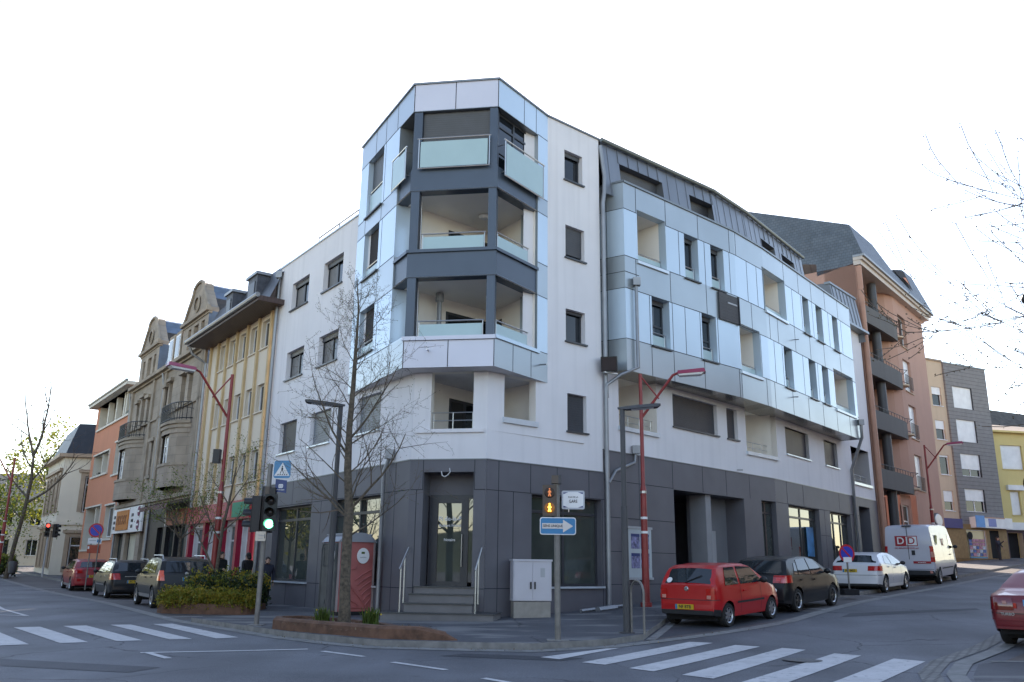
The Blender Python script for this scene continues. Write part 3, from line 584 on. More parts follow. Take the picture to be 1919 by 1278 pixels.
balustrade(fTL, .78, 2.15, 12.62, 13.48); balustrade(fTL, .78, 2.07, 10.45, 10.85); balustrade(fTL, .78, 2.05, 7.92, 8.3)
# dark blue frame of the open corner
for (z0, z1) in ((9.42, 10.16), (12.05, 12.75)):
    mb = MB(); fbox(mb, fTL, J + .02, fTL.L, z0, z1, -.35, -.05, m_blue); fbox(mb, fTC, .0, fTC.L, z0, z1, -.35, -.02, m_blue); fbox(mb, fTR, .0, 2.05, z0, z1, -.35, -.05, m_blue)
    if z0 < 10: fbox(mb, fTL, J + .0, fTL.L + .02, 10.16, 10.25, -.4, .02, m_blue); fbox(mb, fTC, -.02, fTC.L + .02, 10.16, 10.25, -.4, .04, m_blue); fbox(mb, fTR, -.02, 2.1, 10.16, 10.25, -.4, .02, m_blue)
    AB.part('corner_beam', mb)
for (z0, z1) in ((7.6, 9.44), (10.24, 12.06), (12.74, ZB1 - .02)):
    a = MB(); fbox(a, fTC, .03, .28, z0, z1, -.3, -.03, m_blue); AB.part('corner_post', a); a = MB(); fbox(a, fTC, fTC.L - .26, fTC.L - .03, z0, z1, -.3, -.03, m_blue); AB.part('corner_post', a)
# glazing of the top storey
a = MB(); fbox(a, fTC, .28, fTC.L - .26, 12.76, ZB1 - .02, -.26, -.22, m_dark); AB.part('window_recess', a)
a = MB(); fbox(a, fTC, .29, fTC.L - .27, 12.9, ZB1 - .03, -.2, -.15, m_shut); AB.part('shutter', a)
window(AB, fTR, .1, 2.04, 12.76, ZB1 - .03, .22, nv=2, transom=14.2, sill=None); window(AB, fTL, J + .35, fTL.L - .05, 12.76, ZB1 - .03, .3, nv=2, transom=14.2, sill=None)
def juliet(fr, a, b, z0, z1, o=.09):
    mb = MB(); mb.tube([fr.P(a - .03, z1, o), fr.P(b + .03, z1, o)], .024, m_steel); mb.tube([fr.P(a, z0, o), fr.P(b, z0, o)], .02, m_steel)
    for u in (a + .02, b - .02):
        mb.tube([fr.P(u, z0, o), fr.P(u, z1, o)], .018, m_steel)
        for z in (z0 + .12, z1 - .14): mb.tube([fr.P(u, z, -.2), fr.P(u, z, o)], .014, m_steel)
    r = AB.part('juliet_balcony', mb); p = MB(); fbox(p, fr, a + .07, b - .07, z0 + .03, z1 - .1, o - .008, o + .008, m_frost); AB.part('glass_panel', p, r)
juliet(fTC, .22, fTC.L - .22, 12.72, 13.66); juliet(fTR, .22, 2.25, 12.5, 13.62); juliet(fTL, 3.25, 4.35, 12.55, 13.55)
for z, zr in ((10.25, 10.76), (7.7, 8.17)):
    balustrade(fTC, .36, fTC.L - .32, z, zr, -.12); balustrade(fTR, .16, 1.75, z, zr, -.12)
for (x, y, z) in ((-.9, 24.4, 12.02), (-.65, 24.3, 9.39)): a = MB(); a.lathe([(.001, -.09), (.13, -.075), (.17, -.03), (.17, .0)], m_lamp, n=16, mw=Matrix.Translation((x, y, z))); AB.part('ceiling_lamp', a, smooth=True)
a = MB(); a.tube([(-2.15, 24.05, 7.6), (-2.15, 24.05, 9.2)], .07, m_pipe); a.tube([(-2.15, 24.05, 9.15), (-2.15, 24.05, 9.4)], .12, m_pipe); AB.part('loggia_pipe', a)
a = MB()
for u in (.55, 1.1, 1.66): a.tube([fC.P(u, 5.24, -.15), fC.P(u, 5.72, -.15)], .012, m_steel)
for z in (5.72, 5.5): a.tube([fC.P(.5, z, -.15), fC.P(1.7, z, -.15)], .014, m_steel)
AB.part('balustrade', a)
# roof-edge rail on the left part
a = MB()
for u in (2.6, 4.4, 6.0, 7.3, 8.6): a.tube([fL.P(u, ZW, -.4), fL.P(u, ZW + .62, -.4)], .022, m_pipe)
a.tube([fL.P(2.6, ZW + .62, -.4), fL.P(9.0, ZW + .62, -.4)], .03, m_pipe); AB.part('roof_rail', a)
a = MB(); fbox(a, fL, -.04, LW - 3.5, ZW, ZW + .05, -.4, .05, m_sillw); a.poly([fL.P(0, ZW, 0), fL.P(9, ZW, 0), fL.P(9, ZW, -7), fL.P(0, ZW, -7)], m_cap); AB.part('parapet_cap', a)
# dark shop front under the right wall
hs = [(1.62, 4.42, 1.1, 3.58, .22, m_tile)]
mb = MB(); wall(mb, fR1, -.012, fR1.L, [(-.5, ZG, m_tile)], hs, out=.03)
fbox(mb, fR1, 0, fR1.L, ZG - .001, ZG + .025, 0, .05, m_cap)
joints(mb, fR1, [(.42, .2, ZG), (1.58, 3.6, ZG), (2.6, 3.6, ZG), (3.9, 3.6, ZG), (.95, .2, 3.6), (4.45, .2, 3.6)], [(3.6, 0, fR1.L), (1.06, 0, 1.55)], out=.03)
AB.part('right_plinth', mb); shop_window(fR1, *hs[0][:4])
# ------------------------------------------------------------------ right wing: white first floor and dark ground floor
hA = [(.85, 2.95, 5.94, 7.70, 1.6, m_bounce_in), (3.92, 6.84, 6.32, 7.45, .2, m_white), (7.52, 8.3, 6.32, 7.46, .2, m_white), (8.92, 11.4, 5.98, 7.70, 1.4, m_bounce_in)]
hB = [(1.53, 4.2, 6.26, 7.38, .2, m_white), (6.14, 7.9, 6.25, 7.40, .2, m_white), (9.95, 12.75, 5.82, 7.55, 1.2, m_white)]
mb = MB(); wall(mb, fW1, 0, fW1.L, [(ZG2, 7.66, m_white)], hA)
wall(mb, fW2, 0, 9.05, [(ZG2, 7.66, m_white)], hB + [(0, .47, 5.98, 7.70, 1.4, m_bounce_in)]); wall(mb, fW2, 9.05, fW2.L, [(ZG2, 14.0, m_white)], hB)
mb.quad(fW2.P(fW2.L, ZG2, -6), fW2.P(fW2.L, ZG2, 0), fW2.P(fW2.L, 14.0, 0), fW2.P(fW2.L, 14.0, -6), m_white)
for (fr, a, b, z0, z1, dep) in ((fW1, .85, 2.95, 5.94, 7.70, 1.6), (fW1, 8.92, fW1.L, 5.98, 7.70, 1.4), (fW2, 0, .47, 5.98, 7.7, 1.4), (fW2, 9.95, 12.75, 5.82, 7.55, 1.2)):
    mb.quad(fr.P(a, z0, -dep), fr.P(b, z0, -dep), fr.P(b, z1, -dep), fr.P(a, z1, -dep), m_bounce_in)
AB.part('wing_wall', mb)
for (fr, a, b, z0, z1, sh) in ((fW1,) + hA[1][:4] + (1.0,), (fW1,) + hA[2][:4] + (1.0,), (fW2,) + hB[0][:4] + (1.0,), (fW2,) + hB[1][:4] + (1.0,)): window(AB, fr, a, b, z0, z1, .18, nv=0, shut=sh, sill=m_sillw if fr is fW2 else m_sill)
for (fr, a, b, z, dep) in ((fW1, .85, 2.95, 5.94, 1.6), (fW1, 8.92, fW1.L + .4, 5.98, 1.4), (fW2, 9.95, 12.75, 5.82, 1.2)):
    s = MB(); fbox(s, fr, a - .06, b + .06, z - .13, z, -.3, .08, m_sillw); AB.part('sill', s)
    r = MB(); r.tube([fr.P(a, z + .42, -.2), fr.P(b, z + .42, -.2)], .016, m_steel); r.tube([fr.P(a, z + .22, -.2), fr.P(b, z + .22, -.2)], .01, m_steel)
    for k in range(4): u = a + .1 + (b - a - .2) * k / 3; r.tube([fr.P(u, z, -.2), fr.P(u, z + .42, -.2)], .014, m_steel)
    AB.part('balustrade', r)
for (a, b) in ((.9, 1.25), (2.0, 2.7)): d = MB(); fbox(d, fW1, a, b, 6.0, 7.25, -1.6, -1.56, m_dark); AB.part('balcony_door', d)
hD = [(3.75, 8.42, -.3, 4.17, 0, m_tile), (9.75, 10.9, .5, 4.2, .25, m_tile)]
hE = [(1.26, 4.75, .5, 4.18, .25, m_tile), (6.13, 8.95, .7, 4.18, .25, m_tile), (10.3, 12.0, -.2, 4.68, 1.4, m_tile)]
mb = MB(); wall(mb, fW1, 0, fW1.L, [(-.5, ZG2, m_tile)], hD, out=.03); wall(mb, fW2, 0, fW2.L, [(-.5, ZG2, m_tile)], hE, out=.03)
fbox(mb, fW1, -.02, fW1.L, ZG2 - .001, ZG2 + .025, 0, .05, m_cap); fbox(mb, fW2, 0, fW2.L, ZG2 - .001, ZG2 + .025, 0, .05, m_cap)
mb.quad(fR1.P(fR1.L, ZG, .03), fW1.P(0, ZG, .03), fW1.P(0, ZG2, .03), fR1.P(fR1.L, ZG2, .03), m_tile)
joints(mb, fW1, [(1.8, .5, ZG2), (3.72, 4.2, ZG2), (5.6, 4.2, ZG2), (7.2, 4.2, ZG2), (8.9, 4.2, ZG2)], [(4.2, 0, 3.74), (3.1, 0, 3.74), (2.1, 0, 3.74), (1.15, 0, 3.74)], out=.03)
joints(mb, fW2, [(1.2, 4.2, ZG2), (3, 4.2, ZG2), (5.4, .6, 4.2), (7.5, 4.2, ZG2), (9.4, .6, ZG2)], [(4.2, 0, 10.2), (3.1, 4.8, 6.1)], out=.03)
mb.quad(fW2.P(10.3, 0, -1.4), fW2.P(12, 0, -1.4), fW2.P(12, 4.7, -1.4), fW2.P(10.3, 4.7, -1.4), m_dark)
AB.part('wing_plinth', mb)
shop_window(fW1, *hD[1][:4], nv=2, sill=False); shop_window(fW2, *hE[0][:4], nv=2, sill=False); shop_window(fW2, *hE[1][:4], nv=3, sill=False)
# poster seen in the second shop window
a = MB(); fbox(a, fW2, 3.55, 4.35, 2.2, 3.4, -.16, -.15, M('blue_poster', (.02, .16, .34), var=.5, scale=2)); AB.part('poster', a)
# covered passage with column, inner walls, pale door and stair rail
mb = MB()
for (u, m) in ((3.75, m_tile), (8.42, m_tile)):
    q = [fW1.P(u, -.3, .03), fW1.P(u, 4.17, .03), fW1.P(u, 4.17, -4), fW1.P(u, -.3, -4)]; mb.poly(q if u < 5 else q[::-1], m)
mb.quad(fW1.P(3.75, 4.17, .03), fW1.P(8.42, 4.17, .03), fW1.P(8.42, 4.17, -4), fW1.P(3.75, 4.17, -4), m_tile)
mb.quad(fW1.P(3.75, -.3, -3.8), fW1.P(8.42, -.3, -3.8), fW1.P(8.42, 4.2, -3.8), fW1.P(3.75, 4.2, -3.8), m_tile)
fbox(mb, fW1, 6.05, 8.42, -.3, 4.16, -.95, -.75, M('grey_render', (.17, .175, .185), var=.06)); AB.part('passage', mb)
a = MB(); fbox(a, fW1, 5.93, 6.28, -.3, 4.16, -.75, -.1, M('grey_render_light', (.24, .245, .255), var=.06)); AB.part('passage_column', a)
a = MB(); fbox(a, fW1, 6.55, 7.55, .6, 2.97, -.75, -.71, m_grey); dd = AB.part('passage_door', a); a = MB(); fbox(a, fW1, 7.42, 7.47, 1.75, 1.85, -.71, -.65, m_steel); AB.part('handle', a, dd)
a = MB()
for z in (0, .45): a.tube([fW1.P(3.9, 1.25 + z, -.6), fW1.P(4.8, 1.25 + z, -.6), fW1.P(5.95, .55 + z, -.6)], .025, m_black)
AB.part('stair_rail', a)
# ------------------------------------------------------------------ right wing: curved cladding
ZC = [7.62, 8.66, 10.35, 10.9, 11.45, 13.1, 14.03]
bands = [(ZC[0], ZC[1], m_cg), (ZC[1], ZC[2], m_cl), (ZC[2], ZC[3], m_cg), (ZC[3], ZC[4], m_cg), (ZC[4], ZC[5], m_cl), (ZC[5], ZC[6], m_cg)]
o2 = fN2.L; N = fN3
T1, T0, S1, S0 = ZC[5], ZC[4], ZC[2], ZC[1]
n1 = [(3.22, 4.02, T0, T1), (4.78, 5.58, T0, T1)]; n1b = [(1.31, 2.24, S0, S1), (4.05, 4.9, S0, S1)]
n3 = [(4.05, 4.79, T0, T1), (5.63, 6.42, T0, T1), (7.72, 8.46, T0, T1)]; n3b = [(1.57, 2.44, S0, S1), (4.25, 5.07, S0, S1), (5.81, 6.6, S0, S1)]
lg1 = (.67, 2.18, 11.4, 13.24); lg3 = (.0, 2.16, 11.45, 13.24); lg2b = (.05, 1.66, 8.6, 10.44); lg3b = (7.32, 9.95, 8.62, 10.5)
mb = MB(); rv = m_cl
wall(mb, fN1, 0, fN1.L, bands, [h + (.32, rv) for h in n1 + n1b] + [lg1 + (.3, rv)])
wall(mb, fN2, 0, o2, bands, [lg2b + (.3, rv), (2.32 - .12, 9, 11.45, 13.24, 0, rv)])
wall(mb, fN3, 0, N.L, bands, [h + (.32, rv) for h in n3 + n3b] + [lg3 + (.3, rv), lg3b + (.3, rv)])
# returns at both ends
fRet = Fr((2.55, 26.75), (3.62, 26.07)); wall(mb, fRet, 0, fRet.L, [(ZC[0], ZC[1], m_cg), (ZC[1], ZC[2], m_cl), (ZC[2], ZC[4], m_cg), (ZC[4], ZC[5], m_cl), (ZC[5], ZC[6], m_cg)])
joints(mb, fRet, [(fRet.L * .5, ZC[0], ZC[6])], [(z, 0, fRet.L) for z in ZC[1:6]])
fEnd = Fr((16.46, 39.97), (15.6, 40.7)); wall(mb, fEnd, 0, fEnd.L, [(ZC[0], ZC[6], m_cg)])
joints(mb, fN1, [(.62, ZC[5], ZC[6]), (2.2, ZC[5], ZC[6]), (4.06, ZC[5], ZC[6]), (6.0, ZC[5], ZC[6]), (2.9, T0, T1), (4.4, T0, T1), (5.95, T0, T1), (2.35, ZC[2], ZC[4]), (.55, ZC[2], ZC[4]), (4.4, ZC[2], ZC[4]), (1.2, S0, S1), (2.4, S0, S1), (3.1, S0, S1), (3.95, S0, S1), (5.0, S0, S1), (1.25, ZC[0], S0), (2.4, ZC[0], S0), (4.1, ZC[0], S0), (6.2, ZC[0], S0)],
       [(ZC[1], 0, 1.3), (ZC[1], 2.25, 4.04), (ZC[1], 4.92, fN1.L), (ZC[2], 0, 4.7), (ZC[2], 5.9, fN1.L), (ZC[3], 0, .7), (ZC[4], 0, 3.2), (ZC[4], 5.6, fN1.L), (ZC[5], 0, .66), (ZC[5], 2.2, fN1.L)], w=.022)
joints(mb, fN2, [(.1, ZC[5], ZC[6]), (.9, T0, T1), (1.7, T0, T1), (.15, ZC[2], ZC[4]), (1.1, ZC[2], ZC[4]), (1.7, S0, S1), (.02, ZC[0], S0), (2.0, ZC[0], S0)], [(ZC[4], 0, o2), (ZC[5], 0, o2), (ZC[2], 0, o2), (ZC[1], 1.66, o2)], w=.022)
joints(mb, fN3, [(u, ZC[5], ZC[6]) for u in (2.1, 3.7, 5.2, 6.9, 8.6)] + [(u, T0, T1) for u in (2.9, 3.9, 5.2, 7.2, 8.9)] + [(u, ZC[2], ZC[4]) for u in (.3, 1.1, 2.9, 4.6, 6.3, 8.4)] + [(u, S0, S1) for u in (.6, 1.4, 3.6, 5.3)] + [(u, ZC[0], S0) for u in (.4, 2.2, 3.9, 5.6, 7.3, 9.0)],
       [(ZC[5], 2.2, N.L), (ZC[4], 2.2, N.L), (ZC[2], 0, N.L), (ZC[1], 0, 7.3), (ZC[1], 10, N.L)], w=.022)
AB.part('wing_cladding', mb)
for fr, hs in ((fN1, n1 + n1b), (fN3, n3 + n3b)):
    for h in hs:
        window(AB, fr, *h, .3, nv=1 if h[1] - h[0] > .85 else 0, shut=.1, sill=m_sill, transom=(h[2] + .8 if h[2] < 9 else None)); balustrade(fr, h[0] + .02, h[1] - .02, h[2] + .01, h[2] + .52, -.2)
# loggias: inner box with sill, door and rail
def box_loggia(fr, a, b, z0, z1, dep=1.7, door=True, fr2=None, b2=None):
    mb = MB(); f2 = fr2 or fr; e = b2 if fr2 else b
    A_, D_ = fr.P(a, 0, -.3), fr.P(a, 0, -dep); B_, C_ = f2.P(e, 0, -.3), f2.P(e, 0, -dep)
    for p, q in ((A_, D_), (D_, C_), (C_, B_)): mb.quad((p.x, p.y, z0), (q.x, q.y, z0), (q.x, q.y, z1), (p.x, p.y, z1), m_bounce_in)
    mb.poly([(p.x, p.y, z1) for p in (A_, B_, C_, D_)], m_bounce_in); mb.poly([(p.x, p.y, z0) for p in (A_, D_, C_, B_)], m_grey)
    AB.part('loggia_wall', mb)
    s = MB(); fbox(s, f2 if fr2 else fr, (a if not fr2 else 0) - .06, e + .06, z0 - .08, z0 + .02, -.3, .06, m_sillw); AB.part('sill', s)
    r = MB(); r.tube([fr.P(a, z0 + .42, -.25), f2.P(e, z0 + .42, -.25)], .016, m_steel); p = MB(); fbox(p, f2, (a if not fr2 else 0) + .05, e - .05, z0 + .04, z0 + .36, -.255, -.245, m_frost)
    ro = AB.part('balustrade', r); AB.part('glass_panel', p, ro)
    if door:
        c = MB(); ff = Fr((D_.x, D_.y), (C_.x, C_.y)); fbox(c, ff, .12, .12 + min(1.0, ff.L * .5), z0 + .05, z1 - .45, 0, .03, m_frame); AB.part('balcony_door', c)
box_loggia(fN1, *lg1); box_loggia(fN2, 2.2, o2, 11.45, 13.24, fr2=fN3, b2=2.16); box_loggia(fN2, *lg2b, door=False); box_loggia(fN3, *lg3b)
# dark louvred panel hanging in the cladding
a = MB(); fbox(a, fN1, 5.08, fN1.L - .02, 10.33, 11.36, .02, .07, M_slats('dark_louvre', (.04, .046, .056), .13, rough=.4)); fbox(a, fN1, fN1.L - .05, fN1.L, 10.3, 11.4, .02, .1, m_black); fbox(a, fN1, 5.6, fN1.L - .15, 11.0, 11.06, .07, .09, m_grey); AB.part('louvre_panel', a)
# metal soffit under the cladding, its grey and dark reflections painted as panels
bo = [(3.62, 26.07), (6.0, 28.2), (8.35, 30.27), (9.92, 31.98), (13.2, 36.0), (16.46, 39.97)]; bi = [(2.6, 26.5), (5.2, 29.0), (7.8, 31.7), (9.2, 33.1), (12.3, 36.8), (15.6, 40.9)]
m_soff_refl = M('soffit_painted_reflection', (.17, .175, .18), rough=.25, metal=.7); a = MB()
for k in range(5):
    for t0, t1, m in ((0, .62, m_soffit), (.62, 1, m_soff_refl)):
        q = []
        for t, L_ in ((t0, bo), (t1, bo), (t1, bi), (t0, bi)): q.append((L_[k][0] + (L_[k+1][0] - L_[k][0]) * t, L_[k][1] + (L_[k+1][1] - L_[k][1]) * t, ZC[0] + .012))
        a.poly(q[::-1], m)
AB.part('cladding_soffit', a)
a = MB(); cp = [(2.5, 26.85)] + [(3.62, 26.07), (8.35, 30.27), (9.92, 31.98), (16.46, 39.97)]
for p, q in zip(cp, cp[1:]): f = Fr(p, q); fbox(a, f, 0, f.L, ZC[6], ZC[6] + .07, -.4, .04, m_cap)
a.poly([(p[0], p[1], ZC[6] - .02) for p in cp + [(14.5, 42), (7, 33)]], m_cap); AB.part('parapet_cap', a)
# zinc mansard with windows
ZM = 15.62; mt = [(2.88, 26.2), (7.55, 30.1), (9.34, 32.1), (13.29, 37.13)]; ms = []
for k, (p, q) in enumerate(zip(mt, mt[1:])): ms.append(Fr(p, q, tilt=(ZM, .12)))
mb = MB(); wl_ = []
hm1 = [(.85, 3.1, 13.6, 15.0), (4.62, 6.15, 13.6, 15.0)]; hm3 = [(1.4, 2.9, 13.6, 14.95), (3.65, 5.2, 13.6, 14.95)]
for k, f in enumerate(ms):
    hs = hm1 if k == 0 else (hm3 if k == 2 else [])
    wall(mb, f, -.15 if k else 0, f.L + (.12 if k < 2 else 0), [(13.6, ZM, m_zinc)], [h + (.5, m_zinc) for h in hs])
    u = .3
    while u < f.L:
        if not any(h[0] - .04 < u < h[1] + .04 for h in hs): fbox(mb, f, u - .011, u + .011, 13.6, ZM, 0, .016, m_zinc)
        else: fbox(mb, f, u - .013, u + .013, 15.0, ZM, 0, .03, m_zinc)
        u += .52
    for h in hs:
        wl_.append((f, h))
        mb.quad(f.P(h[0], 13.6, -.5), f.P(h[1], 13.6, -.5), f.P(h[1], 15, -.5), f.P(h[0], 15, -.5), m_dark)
mb.quad((2.6, 27.3, 13.6), (2.5, 26.3, 13.6), (2.88, 26.2, ZM), (2.88, 27.3, ZM), m_zinc); mb.quad(ms[2].P(ms[2].L, 13.6, -2.5), ms[2].P(ms[2].L, 13.6), ms[2].P(ms[2].L, ZM), ms[2].P(ms[2].L, ZM, -2.5), m_zinc)
mb.poly([(p[0], p[1], ZM) for p in mt] + [(11, 41, ZM), (0, 33, ZM), (-2, 30, ZM)], m_zinc); mo = AB.part('mansard_roof', mb)
for f, h in wl_[:1]: window(AB, Fr((f.P(0, 14.3).x, f.P(0, 14.3).y), (f.P(f.L, 14.3).x, f.P(f.L, 14.3).y)), *h, .4, nv=2, sill=None, shut=.62)
for f, h in wl_[1:]: window(AB, Fr((f.P(0, 14.3).x, f.P(0, 14.3).y), (f.P(f.L, 14.3).x, f.P(f.L, 14.3).y)), *h, .45, nv=1, sill=None, shut=.3)
a = MB()
for f in ms: a.tube([f.P(-.03, ZM - .03, .1), f.P(f.L + .03, ZM - .03, .1)], .075, M('green_grey_gutter', (.16, .18, .165), rough=.5, metal=.3)); 
AB.part('gutter', a)
# lower mansard end piece above the last white bay
a = MB(); q = Fr((15.0, 40.3), (18.55, 44.3), tilt=(14.0, .15)); u0_, u1_ = 1.55, 5.1; m_zs = M('zinc_side', (.15, .16, .175), rough=.5, metal=.3)
wall(a, q, u0_, u1_, [(14.0, 15.85, m_zinc)], out=.45)
for k in range(7): fbox(a, q, u0_ + .2 + k * .5, u0_ + .225 + k * .5, 14.0, 15.85, .45, .48, m_zinc)
a.poly([q.P(u0_, 13.4, .45), q.P(u0_, 15.85, .45), q.P(u0_, 16.1, -3.4), q.P(u0_, 13.4, -6)], m_zs); a.poly([q.P(u1_, 15.85, .45), q.P(u1_, 13.4, .45), q.P(u1_, 13.4, -4), q.P(u1_, 16.1, -4)], m_zinc); a.poly([q.P(u0_, 15.85, .45), q.P(u1_, 15.85, .45), q.P(u1_, 16.1, -4), q.P(u0_, 16.1, -4)], m_zinc)
fbox(a, q, u0_, q.L + .1, 13.86, 14.0, -.2, .62, m_cap); fbox(a, q, u0_ - .05, u1_ + .05, 15.8, 15.92, .2, .5, m_cap); AB.part('end_mansard', a)
# chimney cowls on the roof
a = MB()
for (x, y) in ((2.0, 27.6), (2.35, 27.8), (2.7, 27.9)): a.tube([(x, y, 15.4), (x, y, 16.25)], .16, m_pipe, n=10); a.tube([(x, y, 16.2), (x, y, 16.32)], .22, m_pipe, n=10)
a.box((2.35, 27.8, 15.75), (1.1, .7, .5), m_cap); AB.part('roof_vents', a)
# downpipes
def pipe(pts, r=.055, heads=()):
    a = MB(); a.tube(pts, r, m_pipe, n=10)
    for h in heads: a.box(h, (.24, .22, .26), m_pipe); 
    AB.part('downpipe', a, smooth=True, angle=50)
pipe([fL.P(.12, 12.75, .1), fL.P(.12, .3, .1)], .06, [fL.P(.12, 12.75, .12)])
pipe([fW1.P(.06, 15.3, .02), (3.0, 26.05, 14.2), (2.98, 25.98, 13.6), fR1.P(4.62, 13.2, .1), fR1.P(4.62, .35, .1)], .07)
pipe([fN1.P(.42, 10.55, .1), fN1.P(.42, 7.75, .1), (3.4, 26.0, 7.45), (2.95, 25.9, 7.1), fR1.P(4.66, 6.7, .12)], .055, [fN1.P(.42, 10.6, .12)])
pipe([fW1.P(1.55, 5.2, .1), fW1.P(1.5, 4.85, .1), fW1.P(.5, 4.5, .1), fR1.P(4.66, 4.1, .13)], .045, [fW1.P(1.55, 5.25, .12)])
pipe([fL.P(10.1, 4.6, .1), fL.P(9.85, 4.2, .14), fL.P(9.85, .3, .14)], .055, [fL.P(10.12, 4.65, .12)])
pipe([fN3.P(N.L - .12, 8.35, .12), fN3.P(N.L - .1, 7.7, .1), fW2.P(9.5, 6.35, .1), fW2.P(9.55, .7, .12)], .07, [fN3.P(N.L - .14, 8.4, .12)])
for (f, u, z) in ((fN3, 2.75, 10.85), (fN3, 2.2, 8.35), (fW1, 8.1, 5.2), (fTR, 2.2, 7.3), (fTC, .72, 7.3)): a = MB(); a.tube([f.P(u, z, 0), f.P(u + .02, z - .015, .22)], .022, m_steel, n=6); AB.part('overflow_spout', a)
# floodlight housing beside the wing
FL = Thing('floodlight', 'black square box floodlight mounted under the silver cladding beside the downpipe', 'floodlight', (3.0, 25.7, 7.7))
a = MB(); mw = Matrix.Translation((3.02, 25.72, 7.72)) @ Matrix.Rotation(radians(-12), 4, 'Z') @ Matrix.Rotation(radians(12), 4, 'X'); a.box((0, 0, 0), (.5, .26, .46), m_black, mw=mw); a.box((0, -.14, 0), (.44, .03, .40), M('dark_lens', (.03, .028, .03), rough=.15), mw=mw); FL.part('housing', a)
a = MB(); a.tube([(3.02, 25.9, 7.6), (2.98, 26.3, 7.5)], .03, m_steel); a.box((3.05, 25.8, 7.45), (.5, .12, .04), m_steel, rz=radians(30)); FL.part('bracket', a)
# entrance steps with handrails
st = MB(); f = fC
for k, (o, a, b, z) in enumerate(((.95, .0 - .02, 2.28, .48), (.70, .18, 1.95, .70), (.42, .22, 1.92, .92), (.14, .26, 1.89, 1.10))):
    if k == 0: fbox(st, f, -.35, 2.55, 0, z - .03, -.0, o, m_steps); fbox(st, f, -.38, 2.58, z - .03, z, -.0, o + .03, m_sill)
    else: fbox(st, f, a, b, .2, z - .03, -.6 if k == 3 else 0, o, m_steps); fbox(st, f, a - .02, b + .02, z - .03, z, -.6 if k == 3 else 0, o + .03, m_sill)
AB.part('entrance_steps', st)
for u in (.07, 2.04):
    h = MB(); h.tube([f.P(u, .45, .72), f.P(u, 1.6, .72)], .02, m_steel); h.tube([f.P(u, .68, .42), f.P(u, 1.82, .42)], .02, m_steel); h.tube([f.P(u, 1.52, .82), f.P(u, 2.08, .1)], .022, m_steel); AB.part('handrail', h)
# hidden sides, with back wall and roof added to block leaking sun
bk = MB()
bk.quad(fL.P(0, 0, 0), fL.P(0, ZW, 0), fL.P(0, ZW, -9), fL.P(0, 0, -9), m_white); bk.quad(fTL.P(0, ZW, -.1), fTL.P(0, ZT, -.1), fTL.P(-1, ZT, -8), fTL.P(-1, ZW, -8), m_white); 
bp = [fL.P(0, 0, -9), Vector((-3, 38, 0)), Vector((6, 45, 0)), fW2.P(fW2.L, 0, -6)]
for p, q in zip(bp, bp[1:]): bk.quad((p.x, p.y, -.3), (q.x, q.y, -.3), (q.x, q.y, 15.3), (p.x, p.y, 15.3), m_white)
bk.poly([(-4.8, 27.2, 15.3), (-2.9, 23.1, 15.3), (-.5, 22.7, 15.3), (.9, 24.6, 15.3), (2.7, 26.3, 15.3), (7.3, 30.3, 15.3), (9.1, 32.4, 15.3), (13, 37.4, 15.3), (15, 41, 12.5), (13, 46, 12.5), (6, 45, 15.3), (-3, 38, 15.3)], m_cap)
AB.part('side_wall', bk)
# ================================================================== LEFT STREET
FL_ = Fr((WL[0] + LD.x * 60, WL[1] + LD.y * 60), WL)      # facade line of the left street; w(u): distance from the white block
def w(u): return 60 - u
def lh(h): return (w(h[1]), w(h[0])) + tuple(h[2:])
# --- cream yellow house with ochre pilasters
Y = Thing('shop_house', 'cream yellow house with ochre pilasters, brown boarded eaves and a red shop front', 'house', tuple(FL_.P(w(4), .3)))
cols = [(.70, 1.62), (2.12, 2.95), (3.48, 4.33), (4.78, 5.62), (6.02, 6.88)]; rows = [(10.03, 11.2), (7.42, 8.55), (4.74, 5.92)]
hs = [lh((a, b, z0, z1, .16, m_yel)) for a, b in cols for z0, z1 in rows]
mb = MB(); wall(mb, FL_, w(8.45), w(.32), [(3.98, 11.75, m_yel)], hs); wall(mb, FL_, w(.32), w(0), [(0, 12.6, m_stoned)], out=.04); Y.part('wall', mb)
for h in hs: window(Y, FL_, *h[:4], .14, fm=m_wframe, nv=0, sill=m_yel, sov=.08)
for u in (.5, 1.88, 3.22, 4.56, 5.88, 7.1, 8.2): mb = MB(); fbox(mb, FL_, w(u + .08), w(u - .08), 4.0, 11.75, 0, .10, m_ochre); Y.part('pilaster', mb)
mb = MB(); fbox(mb, FL_, w(8.7), w(-.6), 11.42, 11.62, -.2, 1.05, m_brownw); Y.part('eaves', mb)
mb = MB(); mb.tube([FL_.P(w(8.8), 11.62, 1.1), FL_.P(w(-.65), 11.62, 1.1)], .1, m_pipe, n=8); mb.tube([FL_.P(w(8.6), 11.6, 1.05), FL_.P(w(8.62), 11.1, .8), FL_.P(w(8.5), 10.7, .15), FL_.P(w(8.5), .3, .12)], .07, m_pipe); Y.part('gutter', mb)
ft = Fr((FL_.A.x, FL_.A.y), WL, tilt=(11.6, .42)); mb = MB()
wall(mb, ft, w(8.5), w(-.3), [(11.6, 13.35, M('dark_shingles', (.045, .05, .06), rough=.5, var=.3, scale=4))], out=.55)
mb.quad(ft.P(w(8.5), 13.35, .55), ft.P(w(0), 13.35, .55), ft.P(w(0), 14.2, -3), ft.P(w(8.5), 14.2, -3), m_slate); ro = Y.part('mansard_roof', mb)
